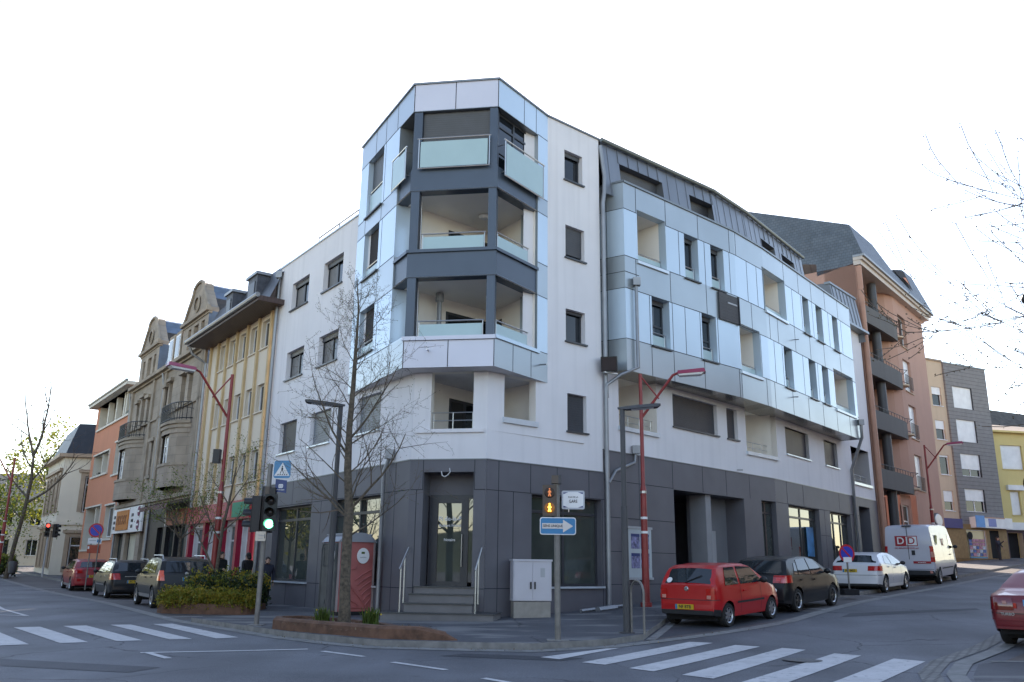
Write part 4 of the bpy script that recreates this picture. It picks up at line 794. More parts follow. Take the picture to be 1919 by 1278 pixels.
for a, b in ((1.6, 2.7), (4.6, 5.5)):
    mb = MB(); fbox(mb, FL_, w(b), w(a), 11.75, 13.2, -.6, .42, M('slate_dormer', (.06, .066, .08), var=.3, scale=6)); fbox(mb, FL_, w(b) - .1, w(a) + .1, 13.2, 13.32, -.8, .5, m_pipe); fbox(mb, FL_, w(b) + .2, w(a) - .2, 11.95, 12.95, .42, .45, m_frame); Y.part('dormer', mb, ro)
mred = M('red_shopfront', (.42, .02, .045), rough=.35); mrose = M('crimson_post', (.34, .01, .04), rough=.4)
mb = MB(); fbox(mb, FL_, w(8.4), w(.45), 3.28, 4.0, 0, .28, mred); sb = Y.part('shop_sign', mb)
a = MB(); fbox(a, FL_, w(6.6), w(2.6), 3.35, 3.92, .28, .30, M('pale_red_sign_band', (.55, .12, .12), var=.25, scale=3)); Y.part('sign_band', a, sb)
a = MB(); f = FL_; c = f.P(w(1.5), 3.64, .31); fbox(a, f, w(2.4), w(.5), 3.36, 3.92, .28, .305, M('green_sign', (.03, .28, .15))); Y.part('green_sign_end', a, sb)
mb = MB(); wall(mb, FL_, w(8.45), w(.32), [(-.2, 3.3, m_wframe)], [lh((a, b, .45, 3.1, .2, m_wframe)) for a, b in ((.75, 1.75), (2.2, 3.6), (4.0, 5.9), (6.3, 8.0))]); Y.part('shop_front', mb)
for a, b in ((.75, 1.75), (2.2, 3.6), (4.0, 5.9), (6.3, 8.0)): window(Y, FL_, w(b), w(a), .45, 3.1, .15, fm=m_wframe, gm=m_glassb, nv=1, transom=2.5, sill=None, name='shop_window')
for u in (.5, 1.98, 3.8, 6.1, 8.2): mb = MB(); fbox(mb, FL_, w(u + .13), w(u - .13), .2, 3.28, .0, .2, mrose); Y.part('shop_post', mb)
# --- two sandstone houses with gables
def gable(T, u0, u1, zb, zp, out=0.12):
    """curved gable above the cornice"""
    mid = (u0 + u1) / 2; hw2 = (u1 - u0) / 2; prof = [(-1, 0), (-.98, .12), (-.86, .2), (-.62, .5), (-.42, .72), (-.34, .9), (-.18, .98), (0, 1)]; prof += [(-a, b) for a, b in prof[-2::-1]]
    pts = [(mid - a * hw2, zb + b * (zp - zb)) for a, b in prof]; mb = MB()
    lo = [FL_.P(w(u), z, out) for u, z in pts]; hi = [FL_.P(w(u), z, -.35) for u, z in pts]; mb.prism(lo, hi, m_stone); gp = T.part('gable', mb)
    tr = MB(); tr.tube([FL_.P(w(u), z + .04, out + .03) for u, z in pts], .09, m_stoned, n=6); tr.lathe([(.34, 0), (.46, .05), (.34, .09)], m_stoned, n=18, mw=FL_.mw(w(mid), zb + .42 * (zp - zb), out))
    T.part('gable_moulding', tr, gp)
    r = MB(); top = [(u, z - .06) for u, z in pts[3:-3]]
    for (a, za), (b, zb2) in zip(top, top[1:]): r.quad(FL_.P(w(a), za, -.3), FL_.P(w(b), zb2, -.3), FL_.P(w(b), zb2, -3.2), FL_.P(w(a), za, -3.2), m_slateb)
    T.part('gable_roof', r, gp)
def cornice(T, u0, u1, z, h=.3, o=.32, name='cornice', m=None):
    mb = MB(); fbox(mb, FL_, w(u1), w(u0), z, z + h * .4, 0, o * .55, m or m_stoned); fbox(mb, FL_, w(u1) - .05, w(u0) + .05, z + h * .4, z + h, 0, o, m or m_stoned); T.part(name, mb)
def bay(T, u0, u1, z0, z1, wins, dep=.75):
    """rounded projecting bay with tall windows"""
    mid = (u0 + u1) / 2; hw2 = (u1 - u0) / 2; n = 6; P = []
    for k in range(n + 1): t = -1 + 2 * k / n; P.append((mid - t * hw2, dep * (1 - abs(t) ** 3)))
    mb = MB()
    for (za, zb, gr) in ((z0 - .5, z0 + .55, 0), (z0 + .55, z1 - .35, 1), (z1 - .35, z1 + .1, 0)):
        for k in range(n):
            (ua, oa), (ub, ob) = P[k], P[k + 1]; ex = .0 if gr else .05
            if gr and k in wins: continue
            mb.quad(FL_.P(w(ua), za, oa + ex), FL_.P(w(ub), za, ob + ex), FL_.P(w(ub), zb, ob + ex), FL_.P(w(ua), zb, oa + ex), m_stone)
    for z, o in ((z0 - .5, 0), (z0 + .5, .1), (z1 - .1, .12), (z1 + .1, .16)):
        lo = [FL_.P(w(u), z, q + o) for u, q in P]; hi = [FL_.P(w(u), z + .13, q + o) for u, q in P]
        for k in range(n): mb.quad(lo[k], lo[k+1], hi[k+1], hi[k], m_stoned)
        mb.poly(hi, m_stoned); mb.poly(lo[::-1], m_stoned)
    mb.poly([FL_.P(w(u), z0 - .5, q) for u, q in P][::-1], m_stone)
    b = T.part('bay', mb)
    for k in wins:
        (ua, oa), (ub, ob) = P[k], P[k + 1]; pa, pb = FL_.P(w(ua), 0, oa - .1), FL_.P(w(ub), 0, ob - .1); f = Fr(pa[:2], pb[:2])
        window(T, f, .06, f.L - .06, z0 + .55, z1 - .35, .05, fm=m_wframe, nv=0, transom=z1 - .85, sill=None)
    return P
def iron_balcony(T, u0, u1, z, dep=.85, stuff=None):
    mb = MB(); n = 10; P = []
    for k in range(n + 1): t = -1 + 2 * k / n; P.append(((u0 + u1) / 2 - t * (u1 - u0) / 2, dep * (1 - abs(t) ** 4)))
    for k in range(n): 
        (ua, oa), (ub, ob) = P[k], P[k + 1]
        for j in range(3): uu, oo = ua + (ub - ua) * j / 3, oa + (ob - oa) * j / 3; mb.tube([FL_.P(w(uu), z, oo), FL_.P(w(uu), z + .85, oo)], .017, m_black, n=4)
        mb.tube([FL_.P(w(ua), z + .5, oa), FL_.P(w(ua) + .06, z + .62, oa + .02), FL_.P(w(ub), z + .5, ob)], .014, m_black, n=4)
    for q in (.08, .85): mb.tube([FL_.P(w(u), z + q, o) for u, o in P], .025, m_black, n=5)
    T.part('iron_balcony', mb)
SA = Thing('sandstone_house', 'weathered sandstone town house with gable and bow window beside the cream yellow house', 'house', tuple(FL_.P(w(12), .3)), group='sandstone houses')
SB = Thing('sandstone_house', 'weathered sandstone town house with round gable above an orange square shop sign', 'house', tuple(FL_.P(w(19), .3)), group='sandstone houses')
def sand_house(T, u0, u1, g0, g1, bay_u, upper, mans, gz, gwin):
    hs = [(a, b, z0, z1, .25, m_stone) for a, b, z0, z1 in upper]
    hb = [(a, b, 12.0, 13.15, .2, m_stone) for a, b in gwin]
    mb = MB(); wall(mb, FL_, w(u1), w(u0), [(4.4, 11.6, m_stone)], [lh(h) for h in hs], out=.1); wall(mb, FL_, w(g1), w(g0), [(11.6, gz[0], m_stone)], [lh(h) for h in hb], out=.12)
    for gq in (g0, g1): q = [FL_.P(w(gq), 11.6, .12), FL_.P(w(gq), gz[0], .12), FL_.P(w(gq), gz[0], -3), FL_.P(w(gq), 11.6, -3)]; mb.poly(q, m_slateb)
    T.part('wall', mb)
    for h in hs + hb: window(T, FL_, w(h[1]), w(h[0]), h[2], h[3], .12, fm=m_wframe, nv=1, transom=h[3] - .5 if h[3] - h[2] > 1.5 else None, sill=m_stoned)
    gable(T, g0, g1, *gz); cornice(T, g0 - .1, g1 + .1, gz[0] - .12, .28, .3); cornice(T, u0, u1, 11.5, .3, .42); cornice(T, u0 + .1, u1 - .1, 9.0, .18, .2, 'string_course'); cornice(T, u0, u1, 4.5, .3, .3, 'string_course')
    bay(T, *bay_u); iron_balcony(T, bay_u[0] - .15, bay_u[1] + .15, bay_u[3] + .25)
    mb = MB()
    for u in (u0 + .25, u1 - .25, g0 + .1): fbox(mb, FL_, w(u + .2), w(u - .2), 4.8, 11.5, .1, .2, m_stoned)
    for (a, b, z0, z1) in upper: fbox(mb, FL_, w(b) - .12, w(a) + .12, z1 + .02, z1 + .2, .1, .28, m_stoned); fbox(mb, FL_, w(b) - .1, w(a) + .1, z0 - .16, z0 - .03, .1, .26, m_stoned)
    T.part('stone_dressings', mb)
    if mans:
        f = Fr((FL_.A.x, FL_.A.y), WL, tilt=(11.7, .25)); mb = MB(); wall(mb, f, w(mans[1]), w(mans[0]), [(11.7, 13.6, m_slateb)], out=.1)
        mb.quad(f.P(w(mans[1]), 13.6, .1), f.P(w(mans[0]), 13.6, .1), f.P(w(mans[0]), 14.6, -3), f.P(w(mans[1]), 14.6, -3), m_slateb); r = T.part('mansard_roof', mb)
        for a, b in mans[2]:
            d = MB(); fbox(d, FL_, w(b) - .1, w(a) + .1, 11.9, 13.5, -.8, .1, m_stoned); dd = T.part('dormer', d, r)
            d = MB(); fbox(d, FL_, w(b), w(a), 12.05, 13.3, .1, .13, m_wframe); fbox(d, FL_, w(b) + .08, w(a) - .08, 12.13, 13.22, .13, .14, m_glass); T.part('dormer_window', d, r)
    mb = MB(); mb.tube([FL_.P(w(u1 - .0), 11.5, .3), FL_.P(w(u1), 10.8, .16), FL_.P(w(u1), .3, .16)], .06, m_pipe); T.part('downpipe', mb)
    bk = MB(); bk.quad(FL_.P(w(u1), 0, 0), FL_.P(w(u1), 11.6, 0), FL_.P(w(u1), 11.6, -8), FL_.P(w(u1), 0, -8), m_stone); T.part('side_wall', bk)
sand_house(SA, 8.6, 15.8, 9.0, 13.2, (10.0, 13.9, 5.6, 8.0, (1, 2, 3)), [(10.6, 11.3, 9.3, 10.7), (11.75, 12.6, 9.25, 10.8), (14.2, 14.8, 9.2, 10.8), (15.1, 15.55, 9.2, 10.6)], (13.4, 16.9, ((13.7, 14.5), (15.0, 15.8))), (13.45, 15.4), ((9.6, 10.15), (10.55, 11.35), (11.8, 12.3)))
sand_house(SB, 15.9, 23.2, 17.9, 22.1, (19.0, 23.2, 5.5, 8.2, (1, 2, 3)), [(18.7, 19.3, 9.2, 10.6), (19.8, 20.6, 9.15, 10.8), (21.1, 21.7, 9.2, 10.6), (16.4, 17.2, 6.1, 7.9)], None, (13.6, 15.55), ((18.5, 19.0), (19.5, 20.3), (20.9, 21.4)))
# shop fronts of the sandstone houses
mb = MB(); wall(mb, FL_, w(15.8), w(8.6), [(-.2, 4.5, M('brown_black_shopfront', (.035, .025, .022), rough=.5, var=.2))], [lh((a, b, .6, 3.3, .25, m_dark)) for a, b in ((9.2, 10.8), (11.0, 12.4), (12.9, 14.0))], out=.1); SA.part('shop_front', mb)
for a, b in ((9.2, 10.8), (11.0, 12.4), (12.9, 14.0)): window(SA, FL_, w(b), w(a), .6, 3.3, .1, gm=m_glassb, nv=1, sill=None, name='shop_window')
mb = MB(); mb.quad(FL_.P(w(13.8), 4.45, .2), FL_.P(w(9.0), 4.45, .2), FL_.P(w(9.0), 4.2, 1.1), FL_.P(w(13.8), 4.2, 1.1), M('maroon_awning', (.10, .02, .03))); mb.quad(FL_.P(w(13.8), 4.2, 1.1), FL_.P(w(9.0), 4.2, 1.1), FL_.P(w(9.0), 4.0, 1.1), FL_.P(w(13.8), 4.0, 1.1), M('maroon_awning', (.10, .02, .03))); SA.part('awning', mb)
mb = MB(); fbox(mb, FL_, w(12.2), w(9.0), 3.35, 4.05, .1, .2, M('food_sign', (.30, .09, .04), var=.9, scale=2.2)); fbox(mb, FL_, w(12.26), w(12.2), 3.3, 4.1, .1, .24, m_wframe); SA.part('shop_sign', mb)
mb = MB(); wall(mb, FL_, w(23.2), w(15.9), [(-.2, 4.55, m_stone)], [lh((a, b, .1, 3.2, .3, m_stoned)) for a, b in ((18.2, 20.6), (21.2, 23.0), (16.6, 17.4))], out=.1); SB.part('shop_front', mb)
for a, b, gm in ((18.2, 20.6, M('cream_blind', (.5, .47, .36), var=.1)), (21.2, 23.0, m_glassb), (16.6, 17.4, m_dark)): window(SB, FL_, w(b), w(a), .1, 3.2, .1, fm=m_black, gm=gm, nv=0, sill=None, name='shop_window')
mb = MB(); fbox(mb, FL_, w(23.3), w(16.6), 3.2, 4.55, .2, .3, m_signw); so_ = SB.part('shop_sign', mb)
mb = MB(); fbox(mb, FL_, w(22.2), w(19.4), 3.35, 4.42, .3, .36, M('orange_sign', (.52, .17, .02), var=.1)); SB.part('sign_panel', mb, so_)
SB.text('sign_lettering', 'PIXXX', .72, M('brown_lettering', (.25, .07, .01)), FL_.mw(w(20.8), 3.88, .37), under=so_, sx=1.1)
for z, t in ((4.1, 'LUN'), (3.8, 'MAR'), (3.5, 'MER')): SB.text('sign_lettering', t, .24, m_txt, FL_.mw(w(18.6), z, .31), under=so_); SB.text('sign_lettering', t, .24, m_txt, FL_.mw(w(22.8), z, .31), under=so_)
mb = MB()
for z in (4.25, 3.55): mb.lathe([(.001, .0), (.26, .0), (.26, -.02)], M('plum_sign', (.16, .02, .07)), n=16, mw=FL_.mw(w(17.25), z, .33)); fbox(mb, FL_, w(17.45), w(17.05), z - .05, z + .05, .33, .34, m_signw)
SB.part('sign_badges', mb, so_)
# --- salmon house with recessed balconies
SM = Thing('salmon_house', 'salmon orange modern house with recessed white balconies left of the sandstone houses', 'house', tuple(FL_.P(w(28), .3)))
u0, u1 = 23.3, 34; mw_ = M('off_white_render', (.62, .57, .48), var=.08)
hs = [(24.0, 33.2, 10.45, 12.1, 1.3, mw_), (28.2, 33.0, 7.2, 8.6, 1.2, mw_), (24.3, 26.6, 6.9, 8.9, .3, mw_), (28.6, 33.4, 2.4, 5.1, 1.0, mw_), (24.6, 27.2, 3.0, 5.0, .3, mw_)]
mb = MB(); wall(mb, FL_, w(u1), w(u0), [(-.2, 1.4, m_tile2), (1.4, 12.1, m_salmon)], [lh(h) for h in hs])
for h in hs: mb.quad(FL_.P(w(h[1]), h[2], -h[4]), FL_.P(w(h[0]), h[2], -h[4]), FL_.P(w(h[0]), h[3], -h[4]), FL_.P(w(h[1]), h[3], -h[4]), mw_)
mb.quad(FL_.P(w(u1), 0, -8), FL_.P(w(u1), 0, 0), FL_.P(w(u1), 12.1, 0), FL_.P(w(u1), 12.1, -8), m_salmon); SM.part('wall', mb)
mb = MB(); fbox(mb, FL_, w(u1 + .5), w(u0 - .1), 12.1, 12.32, -8, .55, mw_); mb.tube([FL_.P(w(u1 + .5), 12.36, .55), FL_.P(w(u0 - .1), 12.36, .55)], .09, m_pipe); SM.part('flat_roof', mb)
mb = MB()
for h in hs: fbox(mb, FL_, w(h[1]) - .1, w(h[0]) + .1, h[2] - .12, h[2], -.1, .1, mw_); fbox(mb, FL_, w(h[0]), w(h[0]) + .12, h[2], h[3], -.05, .06, mw_); fbox(mb, FL_, w(h[1]) - .1, w(h[0]) + .1, h[3], h[3] + .1, -.1, .08, mw_)
for u in (25.6, 26.2, 28.4, 30.8): fbox(mb, FL_, w(u + .14), w(u - .14), 10.45, 12.1, -.4, -.08, mw_)
for u in (30.6,): fbox(mb, FL_, w(u + .1), w(u - .1), 7.2, 8.6, -.4, -.08, mw_); fbox(mb, FL_, w(u + .1), w(u - .1), 2.4, 5.1, -.4, -.08, mw_)
SM.part('white_trim', mb)
for (a, b, z0, z1, d) in ((24.6, 25.4, 10.5, 11.8, 1.2), (27, 28.2, 10.5, 11.8, 1.2), (29.2, 30.4, 10.5, 11.8, 1.2), (28.8, 30.2, 7.3, 8.4, 1.1), (31, 32.6, 7.3, 8.4, 1.1), (24.5, 26.4, 7, 8.8, .2), (24.8, 27, 3.1, 4.9, .2), (29, 30.3, 2.6, 4.8, .9), (31, 33, 2.6, 4.8, .9)): window(SM, FL_, w(b), w(a), z0, z1, d, fm=m_wframe, gm=M('grey_blind', (.3, .29, .28), rough=.6) if d > 1 else m_glass, nv=2, sill=None)
mb = MB(); fbox(mb, FL_, w(25.4), w(24.6), 10.45, 10.75, -.3, -.05, m_leafd); fbox(mb, FL_, w(31.6), w(31), 7.2, 7.4, -.3, 0, m_black); SM.part('planters', mb)
# --- white corner house beyond
WH = Thing('white_corner_house', 'old white corner house with dark mansard, dormer and brown window surrounds beyond the salmon house', 'house', (-31, 61, .5))
wc = (-31.7, 61.0); fF = Fr(wc, (-26.3, 61.9)); fS = Fr((-36.4, 67.8), wc)
m_wh = M_streaky('old_white_render', (.70, .62, .50), .12); m_br = M('brown_stone_surround', (.36, .26, .18), var=.15); m_mans = M('black_slate', (.02, .022, .027), rough=.5, var=.2)
mb = MB(); hF = [(1.55, 2.75, 5.0, 7.5, .2, m_br), (1.05, 2.55, .9, 3.9 - .6, .2, m_br)]; hS = [(6.7 - k * 1.9, 7.7 - k * 1.9, z0, z1, .2, m_br) for k in range(4) for z0, z1 in ((5.0, 7.6), (1.2, 3.7))]
wall(mb, fF, 0, fF.L, [(-.2, 9.0, m_wh)], hF); wall(mb, fS, 0, fS.L, [(-.2, 9.0, m_wh)], hS)
fbox(mb, fF, 0, fF.L, 4.1, 4.3, 0, .15, m_wh); fbox(mb, fS, 0, fS.L, 4.1, 4.3, 0, .15, m_wh); fbox(mb, fF, -.2, fF.L, 8.8, 9.05, 0, .4, m_br); fbox(mb, fS, 0, fS.L + .2, 8.8, 9.05, 0, .4, m_br); WH.part('wall', mb)
for f, H in ((fF, hF), (fS, hS)):
    for h in H:
        wo = window(WH, f, *h[:4], .15, fm=m_wframe, nv=1, transom=h[3] - .6, sill=m_br)
        s = MB()
        for a, b in ((h[0] - .3, h[0]), (h[1], h[1] + .3)): fbox(s, f, a, b, h[2], h[3], 0, .06, m_br)
        fbox(s, f, h[0] - .45, h[1] + .45, h[3] + .25, h[3] + .45, 0, .22, m_br); fbox(s, f, h[0] - .3, h[1] + .3, h[3], h[3] + .25, 0, .06, m_br); WH.part('surround', s, wo)
mb = MB(); A_, B_, C_, D_ = Vector((-36.4, 67.8, 9.05)), Vector((-31.7, 61, 9.05)), Vector((-26.3, 61.9, 9.05)), Vector((-33, 78, 9.05)); ins = [Vector((-35.6, 68.3, 11.4)), Vector((-31.6, 62.2, 11.4)), Vector((-26.4, 63, 11.4)), Vector((-32.6, 77, 11.4))]
for p, q, r, s in ((A_, B_, ins[1], ins[0]), (B_, C_, ins[2], ins[1]), (C_, D_, ins[3], ins[2])): mb.quad(p, q, r, s, m_mans)
mb.poly(ins, m_mans); WH.part('mansard_roof', mb)
mb = MB(); fd = Fr((wc[0] + 1.9, 61.6), (wc[0] + 3.3, 61.83)); lo = [fd.P(u, z, .0) for u, z in ((0, 9.2), (1.1, 9.2), (1.1, 10.5), (.55, 11.0), (0, 10.5))]; mb.prism(lo, [p + Vector((-.1, 1.6, 0)) for p in lo], m_wh); do = WH.part('dormer', mb); mb = MB(); fbox(mb, fd, .22, .88, 9.4, 10.4, 0, .03, m_glass); WH.part('pane', mb, do)
mb = MB(); mb.box((-28.9, 66, 12.6), (3.0, 1.0, 3.0), M('dark_brick', (.06, .045, .045), var=.3, scale=8), rz=.15)
for k in range(4): mb.tube([(-30 + k * .75, 65.9 + k * .1, 14), (-30 + k * .75, 65.9 + k * .1, 14.5)], .16, M('clay_pot', (.16, .06, .04)), n=8)
WH.part('chimney', mb)
# ================================================================== RIGHT STREET
# --- terracotta apartment house
fP = Fr(R2(.25, 0), R2(20, 0)); PW = 13.4
PK = Thing('terracotta_apartment_house', 'tall terracotta apartment house with grey curved balconies and a slate mansard roof', 'building', tuple(fP.P(6, 1.2)))

mb = MB()
hP = [(8.0, 9.6, 6.3, 8.4, .25, m_pink), (7.9, 9.5, 9.35, 11.4, .25, m_pink), (7.7, 9.3, 12.2, 14.2, .25, m_pink), (7.6, 9.2, 15.0, 17.0, .25, m_pink)]
wall(mb, fP, 7.4, PW, [(-.3, 17.9, m_pink)], hP)
back = fP.shift(-1.7); hb = [(1.0, 2.3, z + .2, z + 2.2, .2, m_pink) for z in (6.0, 9.15, 12.1, 15.05)]
wall(mb, back, 0, 6.2, [(5.9, 18, m_pink)], hb)
# curved bulge between the recess and the flat part
cv = [fP.P(5.2, 0, -1.7), fP.P(5.6, 0, -.9), fP.P(6.2, 0, -.3), fP.P(6.9, 0, -.02), fP.P(7.4, 0, 0)]
for a, b in zip(cv, cv[1:]): mb.quad((a.x, a.y, 5.9), (b.x, b.y, 5.9), (b.x, b.y, 18), (a.x, a.y, 18), m_pink)
mb.quad(fP.P(0, -.3, -9), fP.P(0, -.3, 0), fP.P(0, 18, 0), fP.P(0, 18, -9), m_pink); mb.quad(fP.P(PW, -.3, 0), fP.P(PW, -.3, -9), fP.P(PW, 18, -9), fP.P(PW, 18, 0), m_pink)
fbox(mb, fP, 0, .55, -.3, 18.0, -1.7, .02, m_pink)
wall(mb, back, 0, 7.4, [(-.3, 5.9, m_pink)], [(.9, 5.2, .9, 5.3, .2, m_pink)]); wall(mb, fP.shift(-.3), 5.3, 7.4, [(-.3, 5.9, m_pink)], [(5.6, 6.9, 1.6, 5.3, .15, m_pink)])
PK.part('wall', mb)
for h in hP: window(PK, fP, *h[:4], .2, fm=m_wframe, nv=1, sill=m_beige, shut=.95 if h[2] < 14 else None, sm=m_signw)
for h in hb: window(PK, back, *h[:4], .15, fm=m_wframe, nv=1, sill=None, shut=.9 if h[2] < 7 else .15, sm=m_signw)
window(PK, back, .9, 5.2, .9, 5.3, .15, fm=m_wframe, gm=m_glassb, nv=3, sill=None, name='shop_window'); window(PK, fP.shift(-.3), 5.6, 6.9, 1.6, 5.3, .1, fm=m_wframe, gm=m_glassb, nv=1, transom=4.4, sill=None, name='shop_window')
for z in (5.9, 9.05, 12.0, 14.95):
    a = MB(); P = [(.5, .0), (3.2, .16), (5.6, .22), (6.5, .18)]
    for (ua, oa), (ub, ob) in zip(P, P[1:]):
        a.hexa([fP.P(ua, z, oa), fP.P(ub, z, ob), fP.P(ub, z, ob - .15), fP.P(ua, z, oa - .15), fP.P(ua, z + 1.0, oa), fP.P(ub, z + 1.0, ob), fP.P(ub, z + 1.0, ob - .15), fP.P(ua, z + 1.0, oa - .15)], m_balc)
        a.quad(fP.P(ua, z + .12, oa - .1), fP.P(ub, z + .12, ob - .1), fP.P(ub, z + .12, -1.7), fP.P(ua, z + .12, -1.7), m_balc)
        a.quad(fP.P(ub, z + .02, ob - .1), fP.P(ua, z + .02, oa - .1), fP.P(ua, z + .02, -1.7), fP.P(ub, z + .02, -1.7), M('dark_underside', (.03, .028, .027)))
    b = PK.part('balcony', a); r = MB(); r.tube([fP.P(u, z + 1.25, o - .07) for u, o in P] + [fP.P(7.0, z + 1.25, .36), fP.P(7.5, z + 1.2, .05)], .02, m_black)
    for k in range(13): u = .7 + k * .52; o = .1 if u < 7 else .22; r.tube([fP.P(u, z + (1.0 if u < 7 else .6), o), fP.P(u, z + 1.25, o)], .014, m_black, n=4)
    r.tube([fP.P(6.5, z + .5, .2), fP.P(7.0, z + .45, .36), fP.P(7.5, z + .45, .04)], .02, m_black); PK.part('rail', r, b)
    if z < 14: r2 = MB(); u9 = 8.0 - .05 * (z - 5.9); [r2.tube([fP.P(u9 + k * .16, z + .42, .06), fP.P(u9 + k * .16, z + 1.2, .06)], .012, m_black, n=4) for k in range(11)]; [r2.tube([fP.P(u9, z + q_, .06), fP.P(u9 + 1.6, z + q_, .06)], .018, m_black, n=4) for q_ in (.42, 1.2)]; PK.part('window_rail', r2)
    a = MB(); lo = [fP.P(7.42 + .55 * sin(pi * k / 8), 0, .28 * sin(pi * k / 8) + .0) for k in range(9)];
    c = MB(); c.lathe([(.001, 0), (.5, 0), (.5, .09), (.001, .09)], m_beige, n=16, mw=Matrix.Translation(fP.P(7.0, z + .3, -.1))); PK.part('balcony_lip', c, b)
a = MB(); a.tube([fP.P(3.7, .5, -.28), fP.P(3.7, 17.9, -.28)], .26, m_pole, n=14); a.tube([fP.P(6.2, .5, -.1), fP.P(6.2, 4, -.1)], .24, m_pole, n=14); PK.part('round_columns', a, smooth=True, angle=60)
a = MB(); a.tube([fP.P(.12, 17.9, .15), fP.P(.12, .8, .15)], .16, M('terracotta_pipe', (.42, .22, .15)), n=10); PK.part('downpipe', a, smooth=True)
m_cream = M('cream_cornice', (.55, .47, .40), rough=.6); a = MB(); fbox(a, fP, 12.9, PW + 1.1, 17.95, 18.5, -2, -.05, m_cream); fbox(a, fP, -.05, PW + .7, 17.95, 18.22, -.05, .34, m_cream); fbox(a, fP, -.08, PW + .9, 18.22, 18.40, -.05, .46, m_cream); fbox(a, fP, -.1, PW + 1.1, 18.40, 18.52, -.05, .58, m_pipe); a.poly([fP.P(0, 18.0, 0), fP.P(0, 18.0, -1.7), fP.P(7.4, 18.0, -1.7), fP.P(7.4, 18.0, 0)], m_cream); PK.part('cornice', a)
# slate roof: steep front, gable side towards the camera, cut-out for the dormer
a = MB(); Q = lambda u, z, o: fP.P(u, z, o)
lowf = [(-.05, 18.5, .5), (3.8, 18.5, .5), (5.4, 18.5, .5), (6.4, 18.5, .5), (9.8, 18.5, .52), (12.1, 18.5, .54), (14.5, 18.5, .56)]; upf = [(0, 20.4, -.1), (3.8, 20.35, 0), (5.4, 19.7, .2), (6.4, 19.45, .25), (9.8, 20.5, 0), (12.1, 20.6, 0), (13.2, 19.8, .2)]
for p, q2, r_, t_ in zip(lowf, lowf[1:], upf[1:], upf): a.quad(Q(*p), Q(*q2), Q(*r_), Q(*t_), m_slate)
side = [(0, 18.1, .0), (0, 20.4, -.1), (0, 22.75, -6), (0, 24.0, -9), (0, 18.5, -9), (0, 18.62, -2.75), (0, 18.45, -2.1), (0, 17.75, -2.1)]
a.poly([Q(*p) for p in side], m_slatep); a.poly([Q(0, 18.1, 0), Q(-.05, 18.5, .5), Q(0, 20.4, -.1)], m_slatep)
for (pa, pb) in zip(upf[:-1], upf[1:-1]): a.quad(Q(*pa), Q(*pb), Q(pb[0], 22.3 - pb[0] * .09, -7), Q(pa[0], 22.3 - pa[0] * .09, -7), m_slate)
a.poly([Q(14.5, 18.5, .56), Q(14.5, 18.5, -9), Q(12.1, 21.3, -9), Q(12.1, 20.6, 0), Q(13.2, 19.8, .2)], m_slate); ro = PK.part('slate_roof', a)
a = MB(); a.poly([Q(6.5, 19.5, .3), Q(10.2, 19.0, .47), Q(9.8, 20.35, .1)], m_dark); a.poly([Q(8.2, 19.42, .42), Q(9.5, 19.25, .46), Q(9.4, 19.75, .3)], m_salmon); PK.part('dormer', a, ro)
a = MB(); a.lathe([(.001, .1), (.62, .1), (.7, .06), (.7, 0)], m_balc, n=24, mw=fP.mw(11.2, 4.7, .1) @ Matrix.Diagonal((1.35, .62, 1, 1))); a.lathe([(.001, .14), (.56, .14), (.6, .1)], m_signw, n=24, mw=fP.mw(11.2, 4.7, .1) @ Matrix.Diagonal((1.35, .62, 1, 1))); PK.part('oval_sign', a)
# --- beige strip and grey tiled house
BG = Thing('beige_house', 'narrow beige house with white roller shutters between terracotta and grey tiled houses', 'house', (33, 66, 2.4))
gA, gB = (34.15, 66.0), (38.7, 68.3); fB = Fr((31.0, 64.4), gA); fG = Fr(gA, gB).shift(.15)
GZ = [6.15, 8.85, 11.55, 14.2]
hs = [(2.0, 3.1, z, z + 1.5, .15, m_beige) for z in GZ]; mb = MB(); wall(mb, fB, 0, fB.L, [(0, 17.8, m_beige)], hs); fbox(mb, fB, -.1, fB.L, 17.8, 17.95, -3, .1, m_rtile); BG.part('wall', mb)
for k, h in enumerate(hs): window(BG, fB, *h[:4], .12, fm=m_wframe, nv=0, sill=m_wframe, shut=(.55, .1, .45, .4)[k], sm=m_signw)
mb = MB(); fbox(mb, fB, .4, fB.L - .2, 4.85, 5.55, 0, .35, M('violet_fascia', (.06, .05, .17))); BG.part('shop_sign', mb)
GR = Thing('grey_tiled_house', 'grey board clad house with large white shuttered windows above the brown boarded kiosk front', 'house', (36, 67, 2.5))
m_gb = M_slats('grey_cladding_boards', (.205, .198, .20), .3, rough=.6, depth=.25)
hs = [(.75, 3.1, z, z + 1.75, .2, m_frame) for z in GZ]; mb = MB(); wall(mb, fG, 0, fG.L, [(5.2, 17.7, m_gb)], hs); mb.quad(fG.P(fG.L, 5.2, 0), fG.P(fG.L, 5.2, -8), fG.P(fG.L, 17.7, -8), fG.P(fG.L, 17.7, 0), m_gb); mb.quad(fG.P(0, 5.2, -.15), fG.P(0, 5.2, 0), fG.P(0, 17.7, 0), fG.P(0, 17.7, -.15), m_gb)
fbox(mb, fG, 0, fG.L + .1, 17.7, 17.8, -8, .06, m_cap); GR.part('wall', mb)
for k, h in enumerate(hs): window(GR, fG, *h[:4], .16, fm=m_wframe, gm=m_glass, nv=2, sill=None, shut=(.52, .68, 1.0, 1.0)[k], sm=m_signw)
mb = MB(); wall(mb, fG, -2.2, fG.L, [(1.5, 5.2, m_brown)], [(.3, 2.6, 2.55, 4.8, .15, m_beige), (3.0, 4.1, 2.2, 4.8, .8, m_dark)], out=.05); fbox(mb, fG, -2.2, fG.L, 1.5, 2.7, .05, .09, M_slats('kiosk_planks', (.24, .14, .05), .16)); GR.part('kiosk_front', mb)
